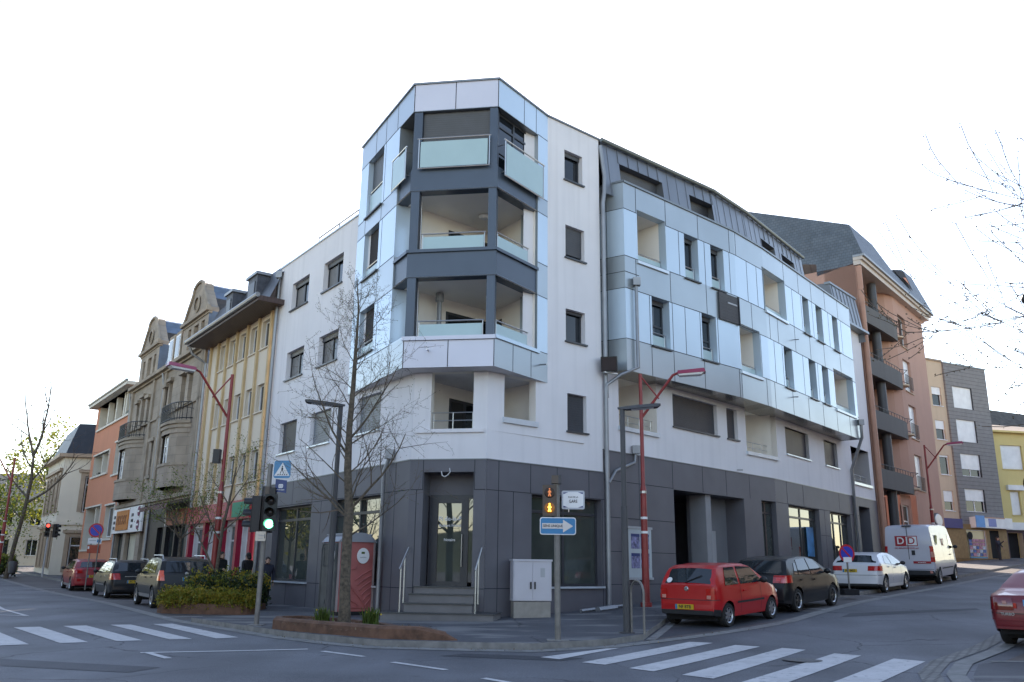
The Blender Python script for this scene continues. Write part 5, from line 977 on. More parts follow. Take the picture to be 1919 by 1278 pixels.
wk = window(GR, fG, .3, 2.6, 2.55, 4.8, .05, fm=m_wframe, nv=0, sill=None, name='kiosk_window', gm=M('cream_window', (.5, .42, .26), rough=.2))
mb = MB(); cc = [M('magazine_%s' % n, c, var=.5, scale=6) for n, c in (('blue', (.08, .14, .36)), ('pink', (.45, .2, .28)), ('white', (.5, .52, .6)))]
for r_ in range(5):
    for k in range(5): fbox(mb, fG, .5 + k * .38, .82 + k * .38, 2.85 + r_ * .26, 3.07 + r_ * .26, .03, .05, cc[(r_ * 2 + k + (r_ > 2)) % 3 if r_ < 3 else (1 if k else 0)])
fbox(mb, fG, .45, 2.45, 2.62, 2.8, .03, .05, m_signb); GR.part('magazine_display', mb, wk)
mb = MB(); mb.lathe([(.001, .02), (.3, .02), (.3, 0)], m_dark, n=16, mw=fG.mw(.65, 4.35, .07)); GR.part('round_sign', mb, wk)
mb = MB(); fbox(mb, fG, .9, fG.L + .2, 4.95, 5.75, 0, .5, m_signw); si = GR.part('kiosk_sign', mb); mb = MB(); fbox(mb, fG, .9, 1.9, 4.98, 5.85, .5, .56, M('light_blue_sign', (.12, .32, .62))); fbox(mb, fG, 2.4, 3.3, 5.05, 5.65, .5, .52, M('lavender_sign', (.22, .26, .5))); fbox(mb, fG, 2.0, 4.4, 5.68, 5.75, .5, .52, M('peach_sign', (.55, .3, .2))); GR.part('sign_panels', mb, si)
# --- lemon yellow house
LM = Thing('lemon_house', 'lemon yellow house with white shutters and mauve shop front at the far right', 'house', (42, 71, 2.8))
fLm = Fr((38.9, 70.0), (52, 73.0)); hs = [(1.6, 3.7, 9.9, 11.9, .2, m_lemon), (6.6, 8.7, 9.9, 11.9, .2, m_lemon), (1.95, 2.9, 6.2, 8.1, .2, m_lemon), (4.9, 5.85, 6.1, 8.0, .2, m_lemon), (8, 9, 6.1, 8, .2, m_lemon)]
mb = MB(); wall(mb, fLm, 0, fLm.L, [(5.5, 12.9, m_lemon)], hs); mb.quad(fLm.P(0, 1, -8), fLm.P(0, 1, 0), fLm.P(0, 12.9, 0), fLm.P(0, 12.9, -8), m_lemon); LM.part('wall', mb)
for h in hs: window(LM, fLm, *h[:4], .2, fm=m_wframe, nv=0, sill=m_lemon, shut=.97, sm=m_signw)
for h in hs[2:]: mb = MB(); fbox(mb, fLm, h[0] - .3, h[1] + .3, h[3] + .1, h[3] + .5, 0, .25, m_signw); LM.part('shutter_box', mb)
mb = MB(); fbox(mb, fLm, -.2, fLm.L, 12.9, 13.05, -.5, .45, m_lemon); mb.quad(fLm.P(-.2, 13.05, .45), fLm.P(fLm.L, 13.05, .45), fLm.P(fLm.L, 14.2, -4), fLm.P(1.5, 14.4, -4), m_rtile); mb.poly([fLm.P(-.2, 13.05, .45), fLm.P(1.5, 14.4, -4), fLm.P(-.2, 13.05, -4)], m_rtile); LM.part('tiled_roof', mb)
mb = MB(); wall(mb, fLm, -.1, fLm.L, [(1.8, 5.0, m_mauve)], [(1.2, 2.6, 2.6, 4.8, .5, m_beige), (5.6, 8.2, 3.0, 4.7, .2, m_signw)], out=.03); mb.quad(fLm.P(1.2, 2.6, -.5), fLm.P(2.6, 2.6, -.5), fLm.P(2.6, 4.8, -.5), fLm.P(1.2, 4.8, -.5), m_dark); fbox(mb, fLm, -.1, fLm.L, 1.5, 2.5, .03, .06, m_mauve); LM.part('shop_front', mb); window(LM, fLm, 5.6, 8.2, 3.0, 4.7, .1, fm=M('pink_frame', (.5, .15, .18)), gm=m_glassb, nv=2, sill=None, name='shop_window')
mb = MB(); fbox(mb, fLm, -.1, fLm.L, 5.0, 5.6, 0, .3, m_signw); so_ = LM.part('shop_sign', mb); LM.text('sign_lettering', 'SALON', .34, m_grey, fLm.mw(4.2, 5.3, .31), under=so_)
FR = Thing('old_roofed_house', 'brown grey roofed house behind the lemon yellow house', 'house', (46, 78, 3)); mb = MB(); m_old = M('old_brown_grey_roof', (.075, .068, .06), rough=.8, var=.3, scale=3); mb.quad((42.5, 77, 13.9), (62, 80, 12.6), (62, 84, 15.6), (43.3, 80, 16.9), m_old); mb.quad((43.3, 80, 16.9), (62, 84, 15.6), (62, 90, 12.6), (43, 86, 13.9), m_old); mb.poly([(42.5, 77, 13.9), (43.3, 80, 16.9), (43, 86, 13.9)], m_old); FR.part('slate_roof', mb); mb = MB(); mb.poly([(42.6, 77.1, 2), (61.9, 80.1, 2), (61.9, 80.1, 12.6), (42.6, 77.1, 13.8)], m_lemon); mb.box((43.9, 81, 16.9), (.8, .8, 1.0), m_salmon); FR.part('wall', mb)
# ================================================================== VEHICLES
def paint(name, rgb, metal=0.3): return M(name, rgb, rough=0.34, metal=0.0 if max(rgb) < .05 else metal, var=0.03, coat=0.12 if max(rgb) < .05 else 0.35, spec=.3 if max(rgb) < .05 else .5)
m_cglass = M('car_glass', (0.02, 0.026, 0.03), rough=0.03, ior=1.6, var=.2)
m_tail = M('tail_lamp', (0.48, 0.012, 0.012), rough=0.12, var=.25, scale=9, coat=1.0); m_tail2 = M('tail_lamp_pale', (0.6, .25, .2), rough=.12, coat=1)
m_plate = M('yellow_plate', (0.62, 0.40, 0.02), rough=0.5); m_trim = M('black_trim', (0.016, 0.016, 0.018), rough=.55)
def ipl(T, x):
    if x <= T[0][0]: return T[0][1]
    for (a, za), (b, zb) in zip(T, T[1:]):
        if x <= b: return za + (zb - za) * ((x - a) / (b - a) if b > a else 0)
    return T[-1][1]
def vehicle(name, label, cat, pos, beta, s):
    """lofted body; local +x forward from the rear axle, y to the left, z up from the road"""
    wb, ro, fo, Wd, H, wr = s['wb'], s['ro'], s['fo'], s['W'], s['H'], s['wr']; xr, xf = -ro, wb + fo
    fx, fy = pos[0] + sin(radians(beta)) * wb, pos[1] + cos(radians(beta)) * wb
    pit = atan2(g(fx, fy) - g(*pos), wb); z0 = g(*pos) + .005
    rx, ry = cos(radians(beta)) * .7, -sin(radians(beta)) * .7; rol = -atan2(g(pos[0] - rx, pos[1] - ry) - g(pos[0] + rx, pos[1] + ry), 1.4)
    T = Thing(name, label, cat, (pos[0], pos[1], z0), (-rol, -pit, radians(90 - beta)), group=s.get('group'), world=False)
    top, belt, body = s['top'], s['belt'], s['paint']; zb = s.get('zb', .2); tum = s.get('tum', .76); Rw = wr + .055
    pl = s.get('plan', (.13, .17)); zpl = s.get('plastic', 0)
    def plan(x):
        a = min(1, max(0, (x - xr) / s.get('rround', .4))); b = min(1, max(0, (xf - x) / .75)); return 1 - pl[0] * (1 - a) ** 2.4 - pl[1] * (1 - b) ** 2.2
    def zt(x): return ipl(top, x)
    def bl(x): return min(ipl(belt, x), zt(x) - .03)
    def hw(x, z):
        b = bl(x)
        if z <= b: t = (z - zb) / max(.05, b - zb); c = .925 + .075 * min(1, max(0, t) * 2.2) - (.03 * max(0, t - .55) / .45)
        else: t = min(1, (z - b) / max(.08, H - b)); c = .97 - (.97 - tum) * (t ** 1.15)
        return Wd / 2 * plan(x) * c
    wxs = [c + Rw * k for c in (0, wb) for k in (-1.001, -.97, -.88, -.7, -.45, -.2, 0, .2, .45, .7, .88, .97, 1.001)]
    X = sorted(set([round(v, 3) for v in wxs + [p[0] for p in top] + [xr + d for d in (0, .03, .08, .16, .28, .45)] + [xf - d for d in (0, .04, .12, .25, .45)] + [xr + (xf - xr) * k / 22 for k in range(23)] if xr <= v <= xf]))
    NB, NG = 9, 5
    def zlow(x):
        z = zb + (s.get('rlift', .08) * max(0, 1 - (x - xr) / .5)) + .04 * max(0, 1 - (xf - x) / .5)
        for c in (0, wb):
            if abs(x - c) < Rw: z = max(z, wr + sqrt(Rw * Rw - (x - c) ** 2))
        return min(z, bl(x) - .06)
    mb = MB(); rings = []
    for x in X:
        r = []; a, b, t = zlow(x), bl(x), zt(x); ze = b + (t - b) * .955 if t - b > .12 else t - .03
        for k in range(NB + 1): z = a + (b - a) * k / NB; r.append((x, hw(x, z), z))
        for k in range(1, NG + 1): z = b + (ze - b) * k / NG; r.append((x, hw(x, z), z))
        he = hw(x, ze)
        for f_, dz in ((.93, .55), (.75, .85), (.4, .97), (0, 1)): r.append((x, he * f_, ze + (t - ze) * dz))
        rings.append(r)
    n = len(rings[0]); m0 = body; mp = m_trim
    for side in (1, -1):
        for ra, rb in zip(rings, rings[1:]):
            for k in range(n - 1):
                P = [ra[k], rb[k], rb[k + 1], ra[k + 1]]; P = [(x, y * side, z) for x, y, z in P]
                if side < 0: P = P[::-1]
                zc = sum(p[2] for p in P) / 4; xc = sum(p[0] for p in P) / 4
                mb.quad(*P, mp if zc < zpl and (xc < -Rw * .6 or s.get('clad')) else m0)
    for r, d in ((rings[0], 1), (rings[-1], -1)):
        for k in range(n - 1):
            P = [r[k], r[k + 1], (r[k + 1][0], -r[k + 1][1], r[k + 1][2]), (r[k][0], -r[k][1], r[k][2])]
            if d < 0: P = P[::-1]
            mb.quad(*P, mp if (r[k][2] + r[k + 1][2]) / 2 < zpl else m0)
    T.part('body', mb, smooth=True, angle=38)
    u = MB(); u.box(((xr + xf) / 2, 0, zb + .12), (xf - xr - .3, Wd * .80, .2), m_dark); u.box((0, 0, wr + .12), (Rw * 2, Wd * .78, Rw * 1.5), m_dark); u.box((wb, 0, wr + .12), (Rw * 2, Wd * .78, Rw * 1.4), m_dark); T.part('underbody', u)
    # wheels
    tw = s.get('tw', .19)
    for c in (0, wb):
        for sd in (1, -1):
            mw = Matrix.Translation((c, sd * (Wd / 2 - tw / 2 - .015), wr)) @ Matrix.Rotation(-sd * pi / 2, 4, 'X')
            tm = MB(); tm.lathe([(wr * .66, -tw / 2), (wr * .93, -tw / 2), (wr, -tw * .32), (wr, tw * .32), (wr * .93, tw / 2), (wr * .66, tw * .46)], m_rub, n=28, mw=mw); wo = T.part('wheel', tm, smooth=True, angle=50)
            rm = MB(); rm.lathe([(.001, tw * .30), (wr * .13, tw * .32), (wr * .16, tw * .24), (wr * .5, tw * .10), (wr * .58, tw * .36), (wr * .66, tw * .46), (wr * .67, tw * .2)], s.get('rimdark', M('dark_rim_gap', (.03, .03, .032), rough=.5)), n=28, mw=mw, mats=[m_alu, m_alu, m_trim, m_trim, m_alu, m_alu])
            ns = s.get('spokes', 6)
            for k in range(ns):
                a = 2 * pi * k / ns; q = mw @ Matrix.Rotation(a, 4, 'Z'); rm.box((wr * .34, 0, tw * .30), (wr * .52, wr * s.get('spw', .17), tw * .1), s.get('rim', m_alu), mw=q)
            T.part('rim', rm, wo)
    # glass laid on the lofted surface
    def top_patch(nm, x1, x2, f1, f2, m=m_cglass, off=.012, cut=0):
        xs = sorted(set([x1, x2] + [p[0] for p in top if x1 < p[0] < x2] + [x1 + (x2 - x1) * k / 5 for k in range(6)])); p = MB(); prev = None
        for x in xs:
            z = zt(x); dx = .02; sl = (zt(x + dx) - zt(x - dx)) / (2 * dx); L = hypot(1, sl); ox, oz = -sl / L * off, off / L
            t = (x - x1) / (x2 - x1); y = hw(x, z - .03) * (f1 + (f2 - f1) * t); zz = [-.055 if q in (0, 6) else -.02 if q in (1, 5) else 0 for q in range(7)]
            row = [Vector((x + ox, y * (1 - q / 3), z + oz + zz[q] * .45)) for q in range(7)]
            if prev:
                for q in range(6): p.quad(prev[q], row[q], row[q + 1], prev[q + 1], m)
            prev = row
        return T.part(nm, p, smooth=True, angle=60)
    if s.get('rg'): top_patch('rear_window', *s['rg'])
    if s.get('ws'): top_patch('windscreen', *s['ws'])
    def side_patch(nm, quad4, m, off=.010, both=True, nu=4, nv=4):
        for sd in (1, -1):
            p = MB(); G = []
            for j in range(nv + 1):
                v = j / nv; row = []
                for i in range(nu + 1):
                    t = i / nu; x = (quad4[0][0] * (1 - t) + quad4[1][0] * t) * (1 - v) + (quad4[3][0] * (1 - t) + quad4[2][0] * t) * v
                    z = (quad4[0][1] * (1 - t) + quad4[1][1] * t) * (1 - v) + (quad4[3][1] * (1 - t) + quad4[2][1] * t) * v
                    row.append(Vector((x, sd * (hw(x, z) + off), z)))
                G.append(row)
            for j in range(nv):
                for i in range(nu): q = [G[j][i], G[j][i+1], G[j+1][i+1], G[j+1][i]]; p.quad(*(q if sd < 0 else q[::-1]), m)
            T.part(nm, p, smooth=True, angle=60)
    for qd in s.get('sw', []): side_patch('side_window', qd, m_cglass)
    for (xa, za, zb2) in s.get('seams', []): side_patch('door_seam', [(xa - .006, za), (xa + .006, za), (xa + .006, zb2), (xa - .006, zb2)], m_trim, off=.004, nu=1)
    if s.get('rub'): xa, xb, za = s['rub']; side_patch('side_moulding', [(xa, za), (xb, za), (xb, za + .05), (xa, za + .05)], s.get('rubm', m_trim), off=.012, nu=8, nv=1)
    if s.get('skirt'): side_patch('sill_trim', [(Rw + .02, zb + .02), (wb - Rw - .02, zb + .02), (wb - Rw - .02, zb + .13), (Rw + .02, zb + .13)], s['skirt'], off=.015, nu=6, nv=1)
    for (x, z) in s.get('handles', []):
        for sd in (1, -1): hm = MB(); hm.box((x, sd * (hw(x, z) + .02), z), (.17, .035, .035), s.get('hm', body)); T.part('door_handle', hm)
    def rearx(z):
        pv = top[0]
        if z <= pv[1]: return xr
        for a, b in zip(top, top[1:]):
            if a[1] <= z <= b[1] and b[1] > a[1]: return a[0] + (b[0] - a[0]) * (z - a[1]) / (b[1] - a[1])
        return xr
    def rear_patch(nm, z1, z2, y1, y2, xw, m, off=.014, under=None, zin=0, sides=(1, -1), taper=0):
        """lamp wrapped from the tail (y1..y2 in share of half width) round the corner to x = xw"""
        for sd in sides:
            p = MB(); G = []
            for j in range(5):
                v = j / 4; z = z1 + (z2 - z1) * v; x0 = rearx(z); row = []
                for q in range(5):
                    t = q / 4; yy = (y1 + taper * (1 - v)) * (1 - t) + y2 * t; row.append(Vector((x0 - off, sd * hw(x0, z) * min(yy, 1.0), z)))
                if xw is not None:
                    for q in range(1, 6): x = x0 + (xw - x0) * q / 5; row.append(Vector((x - off * .4, sd * (hw(x, z) + off), z)))
                G.append(row)
            for j in range(4):
                for i in range(len(G[0]) - 1): qd = [G[j][i], G[j][i+1], G[j+1][i+1], G[j+1][i]]; p.quad(*(qd if sd > 0 else qd[::-1]), m)
            T.part(nm, p, under, smooth=True, angle=55)
    bz = s.get('bseam', .635); rear_patch('bumper_seam', bz, bz + .014, .0, 1, -Rw - .06, m_trim, off=.006)
    for a in s.get('tails', []): rear_patch(*a[0], **(a[1] if len(a) > 1 else {}))
    if s.get('plate'):
        pz, py, txt, pm, pw = s['plate']; x = rearx(pz) - .02; p = MB(); p.box((x, py, pz), (.02, pw, .115), pm); po = T.part('number_plate', p)
        if pm is m_plate: p = MB(); p.box((x - .003, py + pw / 2 - .03, pz), (.02, .055, .113), m_signb); T.part('country_band', p, po)
        mw = Matrix.Translation((x - .016, py - .02, pz)) @ Matrix(((0, 0, -1, 0), (-1, 0, 0, 0), (0, 1, 0, 0), (0, 0, 0, 1))); T.text('plate_number', txt, .105, m_txt if pm is m_plate else m_signw, mw, under=po, thick=.002)
    if s.get('badge'):
        bz, bm_ = s['badge']; x = rearx(bz); p = MB(); p.lathe([(.001, .02), (.045, .02), (.055, .008), (.06, 0)], bm_, n=18, mw=Matrix.Translation((x - .004, 0, bz)) @ Matrix.Rotation(-pi / 2, 4, 'Y')); T.part('emblem', p)
    for sd in (1, -1):
        mx, mz = s['mirror']; p = MB(); p.ball((mx, sd * (hw(mx, mz) + .13), mz + .03), .10, s.get('mm', body), n=8, sc=(.6, 1.05, .75)); p.tube([(mx + .02, sd * (hw(mx, mz) - .01), mz), (mx, sd * (hw(mx, mz) + .08), mz + .02)], .025, m_trim, n=6); T.part('wing_mirror', p, smooth=True)
        if s.get('rails'):
            x1, x2 = s['rails']; zz = H + .0; p = MB(); yy = hw((x1 + x2) / 2, H - .05) * .93; p.tube([(x1, sd * yy, zt(x1) - .04), (x1 + .12, sd * yy, zz + .045), (x2 - .15, sd * yy, zz + .045), (x2, sd * yy, zt(x2) - .04)], .02, s.get('railm', m_steel)); T.part('roof_rail', p)
    if s.get('wiper'): x = rearx(s['wiper']) ; p = MB(); p.tube([(x - .03, .05, s['wiper']), (x + .08, -.35, s['wiper'] + .16)], .012, m_black, n=5); T.part('rear_wiper', p)
    if s.get('spoiler'): sx, sz, sy = s['spoiler']; p = MB(); p.hexa([(sx - .1, -sy, sz - .03), (sx + .22, -sy, sz - .01), (sx + .22, sy, sz - .01), (sx - .1, sy, sz - .03), (sx - .1, -sy * .97, sz), (sx + .22, -sy * .97, sz + .03), (sx + .22, sy * .97, sz + .03), (sx - .1, sy * .97, sz)], body); T.part('spoiler', p)
    for sd in (1, -1): p = MB(); p.ball((xf - .12, sd * Wd * .36, ipl(top, xf - .2) - .1), .13, m_lamp, n=8, sc=(.8, 1, .6)); T.part('headlamp', p, smooth=True)
    T.s = s; T.hw = hw; T.rearx = rearx; T.zt = zt
    return T
GC = 'cars parked along the kerb'
# small red three-door hatchback
V1 = vehicle('hatchback', 'small bright red three door hatchback with round white sticker in rear window', 'car', (4.71, 22.01), 42, dict(group=GC, wb=2.32, ro=.60, fo=.62, W=1.64, H=1.46, wr=.275, paint=paint('bright_red_paint', (.46, .006, .008), 0.0), plastic=.40, zb=.22,
    top=[(-.60, .56), (-.585, .66), (-.56, .98), (-.50, 1.02), (-.24, 1.37), (-.05, 1.43), (.6, 1.46), (1.15, 1.44), (1.45, 1.37), (2.12, .96), (2.6, .84), (2.86, .70), (2.94, .52)], belt=[(-.6, .93), (2.0, .92), (2.94, .6)], tum=.74,
    rg=(-.50, -.25, .86, .84), ws=(1.5, 2.05, .86, .9), sw=[[(-.10, .96), (.58, .96), (.62, 1.37), (.12, 1.37)], [(.68, .96), (1.86, .96), (1.45, 1.34), (.72, 1.38)]], seams=[(.64, .3, .93), (1.72, .3, .9)], rub=(.42, 1.85, .52), handles=[(.86, .80)],
    tails=[(('tail_lamp', .66, .90, .76, 1, -.50, m_tail),), (('reverse_lamp', .67, .75, .80, .96, None, m_tail2, .02),)], plate=(.475, .05, 'NF 8TB', m_plate, .50), badge=(.89, m_steel), mirror=(1.72, .98), mm=m_trim, spokes=7, spw=.22, wiper=1.04))
p = MB(); p.lathe([(.001, .02), (.075, .02)], m_signw, n=18, mw=Matrix.Translation((-.475, .50, 1.075)) @ Matrix.Rotation(-radians(53), 4, 'Y')); V1.part('sticker', p)
# dark hatchback
V2 = vehicle('hatchback', 'black five door hatchback parked in front of the small bright red car', 'car', (7.42, 25.33), 41, dict(group=GC, wb=2.58, ro=.76, fo=.86, W=1.76, H=1.49, wr=.315, paint=paint('black_blue_paint', (.010, .0105, .012), .3), zb=.2, plastic=.3,
    top=[(-.76, .50), (-.74, .68), (-.66, .98), (-.60, 1.02), (-.28, 1.38), (-.08, 1.44), (.6, 1.49), (1.25, 1.47), (1.65, 1.38), (2.42, .99), (3.0, .87), (3.32, .72), (3.44, .5)], belt=[(-.76, .98), (2.3, .94), (3.44, .6)], tum=.72,
    rg=(-.58, -.28, .88, .85), ws=(1.7, 2.36, .88, .92), sw=[[(-.12, 1.02), (.10, 1.0), (.24, 1.30), (.12, 1.32)], [(.16, 1.0), (.98, .98), (1.0, 1.42), (.36, 1.40)], [(1.06, .98), (2.06, .97), (1.55, 1.38), (1.08, 1.42)]], seams=[(1.02, .35, .95), (2.0, .3, .93)], rub=(.45, 2.05, .50), rubm=m_trim, handles=[(.3, .85), (1.25, .83)],
    tails=[(('tail_lamp', .80, 1.0, .60, 1, -.34, m_tail),), (('reverse_lamp', .85, .94, .70, .88, None, M('tail_lamp_bright', (.75, .03, .03), rough=.1, coat=1.0), .02),)], plate=(.80, 0, 'RK 2146', m_plate, .52), mirror=(1.98, 1.0), spokes=6, rim=m_trim))
# white hatchback
V3 = vehicle('hatchback', 'white sporty hatchback with wide red tail lamps parked behind the delivery van', 'car', (13.33, 33.45), 39, dict(group=GC, wb=2.70, ro=.72, fo=.87, W=1.80, H=1.45, wr=.32, paint=paint('white_paint', (.62, .62, .64), .05), zb=.18, plastic=.33,
    top=[(-.72, .52), (-.70, .78), (-.64, 1.0), (-.52, 1.08), (-.20, 1.34), (.0, 1.40), (.7, 1.45), (1.3, 1.42), (1.75, 1.32), (2.5, .98), (3.1, .86), (3.42, .72), (3.57, .5)], belt=[(-.72, 1.06), (.6, 1.0), (2.4, .92), (3.57, .6)], tum=.68,
    rg=(-.50, -.20, .86, .84), ws=(1.8, 2.44, .88, .92), sw=[[(.1, 1.06), (.86, 1.0), (.9, 1.36), (.45, 1.32)], [(.94, 1.0), (2.15, .95), (1.6, 1.31), (.97, 1.36)]], seams=[(.92, .35, .98), (2.05, .3, .92)], handles=[(.45, .92), (1.25, .88)], skirt=m_signw,
    tails=[(('tail_lamp', .80, .97, .60, 1, -.34, m_tail),)], plate=(.80, .18, 'AT 8453', m_plate, .52), mirror=(2.05, 1.0), mm=m_trim, spokes=5, spw=.24))
# white delivery van
m_vw = paint('van_white_paint', (.50, .50, .55), .0)
V4 = vehicle('delivery_van', 'white high roofed delivery van with red and white DD logo on its rear doors', 'van', (18.1, 39.3), 37, dict(group=GC, wb=3.45, ro=.92, fo=.95, W=2.05, H=2.55, wr=.34, paint=m_vw, zb=.3, plastic=.62, rlift=.1, tum=.86, plan=(.045, .2), rround=.12,
    top=[(-.92, .60), (-.90, 1.6), (-.86, 2.35), (-.78, 2.48), (-.5, 2.54), (1.5, 2.56), (2.6, 2.52), (2.95, 2.40), (3.65, 1.55), (4.1, 1.28), (4.32, 1.05), (4.4, .6)], belt=[(-.92, 1.35), (3.4, 1.3), (4.4, .8)],
    ws=(3.0, 3.62, .84, .9), sw=[[(2.62, 1.42), (3.5, 1.40), (3.0, 2.12), (2.66, 2.12)]], seams=[(1.1, .6, 2.2), (2.52, .5, 2.2), (3.5, .5, 1.3)], handles=[(2.66, 1.2), (2.42, 1.2)], hm=m_trim, rub=(.5, 2.9, .62),
    tails=[(('tail_lamp', .95, 1.62, .90, 1, -.80, m_tail),), (('reverse_lamp', 1.15, 1.38, .92, 1, -.81, m_tail2, .02),), (('reflector', .48, .58, .82, .93, None, m_tail2),)], mirror=(3.42, 1.5), mm=m_trim, tw=.21, spokes=8, rim=m_grey))
rm = Matrix(((0, 0, -1, 0), (-1, 0, 0, 0), (0, 1, 0, 0), (0, 0, 0, 1)))
def vmat(y, z, o=.016): return Matrix.Translation((V4.rearx(z) - o, y, z)) @ rm
mr_ = M('logo_red', (.36, .012, .022), rough=.4); a = MB()
def vbox(a, y0, y1, z0, z1, m, o=.008): x = V4.rearx((z0 + z1) / 2) - o; a.box((x, (y0 + y1) / 2, (z0 + z1) / 2), (.02, abs(y1 - y0), z1 - z0), m)
vbox(a, .08, .52, 1.62, 2.06, mr_); vbox(a, .08, -.40, 1.62, 2.06, mr_); vbox(a, .06, -.37, 1.655, 2.025, m_signw, .012); lg = V4.part('logo_panel', a)
V4.text('logo_letter', 'D', .42, m_signw, vmat(.29, 1.84, .022), under=lg, thick=.003); V4.text('logo_letter', 'D', .42, mr_, vmat(-.15, 1.84, .024), under=lg, thick=.003)
V4.text('van_lettering', 'DD RENOVATIONS sarl', .095, mr_, vmat(.06, 1.53), thick=.002)
a = MB(); vbox(a, -.15, -.86, .88, .98, mr_); V4.part('red_stripe', a); V4.text('van_lettering', 'www.dd.lu', .075, m_signw, vmat(-.5, .93, .026), thick=.002)
a = MB(); vbox(a, -.012, .012, .66, 2.45, m_trim, .0); vbox(a, -.26, -.12, 1.24, 1.44, m_trim, .012); a.box((-.84, 0, 2.49), (.08, .38, .05), m_trim); V4.part('rear_door_trim', a)
a = MB()
for sd in (-1,):
    y = -(V4.hw(.3, 1.8) + .012); a.poly([(-.45, y, 1.45), (.05, y, 1.5), (.35, y, 2.05), (-.1, y, 2.1)][::1], M('leaf_logo', (.33, .34, .08), var=.3, scale=5)); a.poly([(-.4, y - .002, 1.42), (-.2, y - .002, 1.42), (.0, y - .002, 1.7), (-.22, y - .002, 1.75)], m_signb)
V4.part('side_logo', a)
V4.text('side_lettering', 'R2', .45, mr_, Matrix.Translation((1.3, -(V4.hw(1.3, 1.75) + .014), 1.75)) @ Matrix.Rotation(pi/2, 4, 'X'), thick=.003)
# dark convertible seen from behind at the right edge
m_dr = paint('dark_red_paint', (.17, .008, .012), .1)
V5 = vehicle('convertible', 'dark red convertible with closed soft top and blue plate at the right edge', 'car', (10.36, 17.05), 44, dict(group=GC, wb=2.51, ro=.86, fo=.80, W=1.76, H=1.40, wr=.30, paint=m_dr, zb=.24, rlift=.12, plan=(.16, .17),
    top=[(-.86, .56), (-.84, .84), (-.78, .97), (-.3, 1.02), (-.1, 1.06), (.42, 1.33), (.8, 1.385), (1.3, 1.395), (1.6, 1.33), (2.2, .99), (2.9, .86), (3.2, .72), (3.31, .5)], belt=[(-.86, .95), (-.1, .96), (2.2, .94), (3.31, .6)], tum=.68,
    rg=(.0, .36, .62, .62), ws=(1.62, 2.16, .86, .9), sw=[[(.7, .99), (1.9, .98), (1.6, 1.28), (.8, 1.31)]], seams=[(.62, .3, .94), (1.9, .3, .92)],
    tails=[(('tail_lamp', .70, .93, .58, 1, -.55, M('dark_tail_lamp', (.16, .006, .01), rough=.1, coat=1)),), (('reverse_lamp', .74, .83, .50, .57, None, m_tail, .02),), (('reverse_lamp', .81, .87, .72, .82, None, M('painted_lamp_glint', (.45, .2, .16), rough=.1), .022),), (('bumper_crease', .52, .54, .0, .97, -.6, M('crease_red', (.22, .02, .025), rough=.3)),)], plate=(.84, -.02, 'J 5182', M('blue_plate', (.06, .32, .62), rough=.4), .52), mirror=(1.9, 1.0), spokes=6))  # the pale reverse lamp patch is a glint painted on the tail lamp
V5.text('badge_lettering', 'TURBO', .07, m_steel, Matrix.Translation((-.885, .52, .63)) @ rm, thick=.002)
p = MB(); p.tube([(.05, .66, 1.03), (-.02, .2, 1.06), (-.02, -.2, 1.06), (.05, -.66, 1.03)], .02, m_signw, n=6); V5.part('soft_top_edge', p)
# left row
V6 = vehicle('suv', 'dark grey off road car with roof rails and yellow plate beside the hedge', 'car', (-11.02, 29.83), -33, dict(group=GC, wb=2.67, ro=.82, fo=.83, W=1.82, H=1.64, wr=.345, paint=paint('dark_grey_paint', (.020, .021, .022), .3), zb=.30, plastic=.66, tum=.78, plan=(.10, .15),
    top=[(-.82, .62), (-.80, .80), (-.74, 1.08), (-.68, 1.12), (-.42, 1.50), (-.22, 1.58), (.6, 1.64), (1.3, 1.62), (1.65, 1.54), (2.35, 1.10), (3.1, .98), (3.42, .80), (3.50, .6)], belt=[(-.82, 1.05), (2.3, 1.04), (3.5, .7)],
    rg=(-.66, -.40, .82, .80), ws=(1.7, 2.3, .88, .92), sw=[[(-.1, 1.12), (.25, 1.10), (.28, 1.50), (.08, 1.48)], [(.32, 1.10), (1.0, 1.08), (1.02, 1.54), (.34, 1.52)], [(1.1, 1.08), (2.1, 1.08), (1.6, 1.50), (1.12, 1.54)]], seams=[(1.05, .45, 1.05), (2.05, .4, 1.04)], handles=[(.35, .98), (1.3, .96)], skirt=m_steel,
    tails=[(('tail_lamp', .88, 1.20, .86, 1, -.60, M('tail_lamp_orange', (.85, .10, .03), rough=.12, coat=1.0)),), (('reflector', .52, .58, .76, .93, None, m_tail2),)], plate=(.93, -.12, 'XR 2228', m_plate, .52), badge=(1.10, m_steel), mirror=(2.05, 1.1), rails=(-.2, 1.5), spokes=5, wiper=1.14))
V6.text('badge_lettering', 'DUSTER', .075, m_steel, Matrix.Translation((-.805, -.05, 1.01)) @ rm, thick=.002)
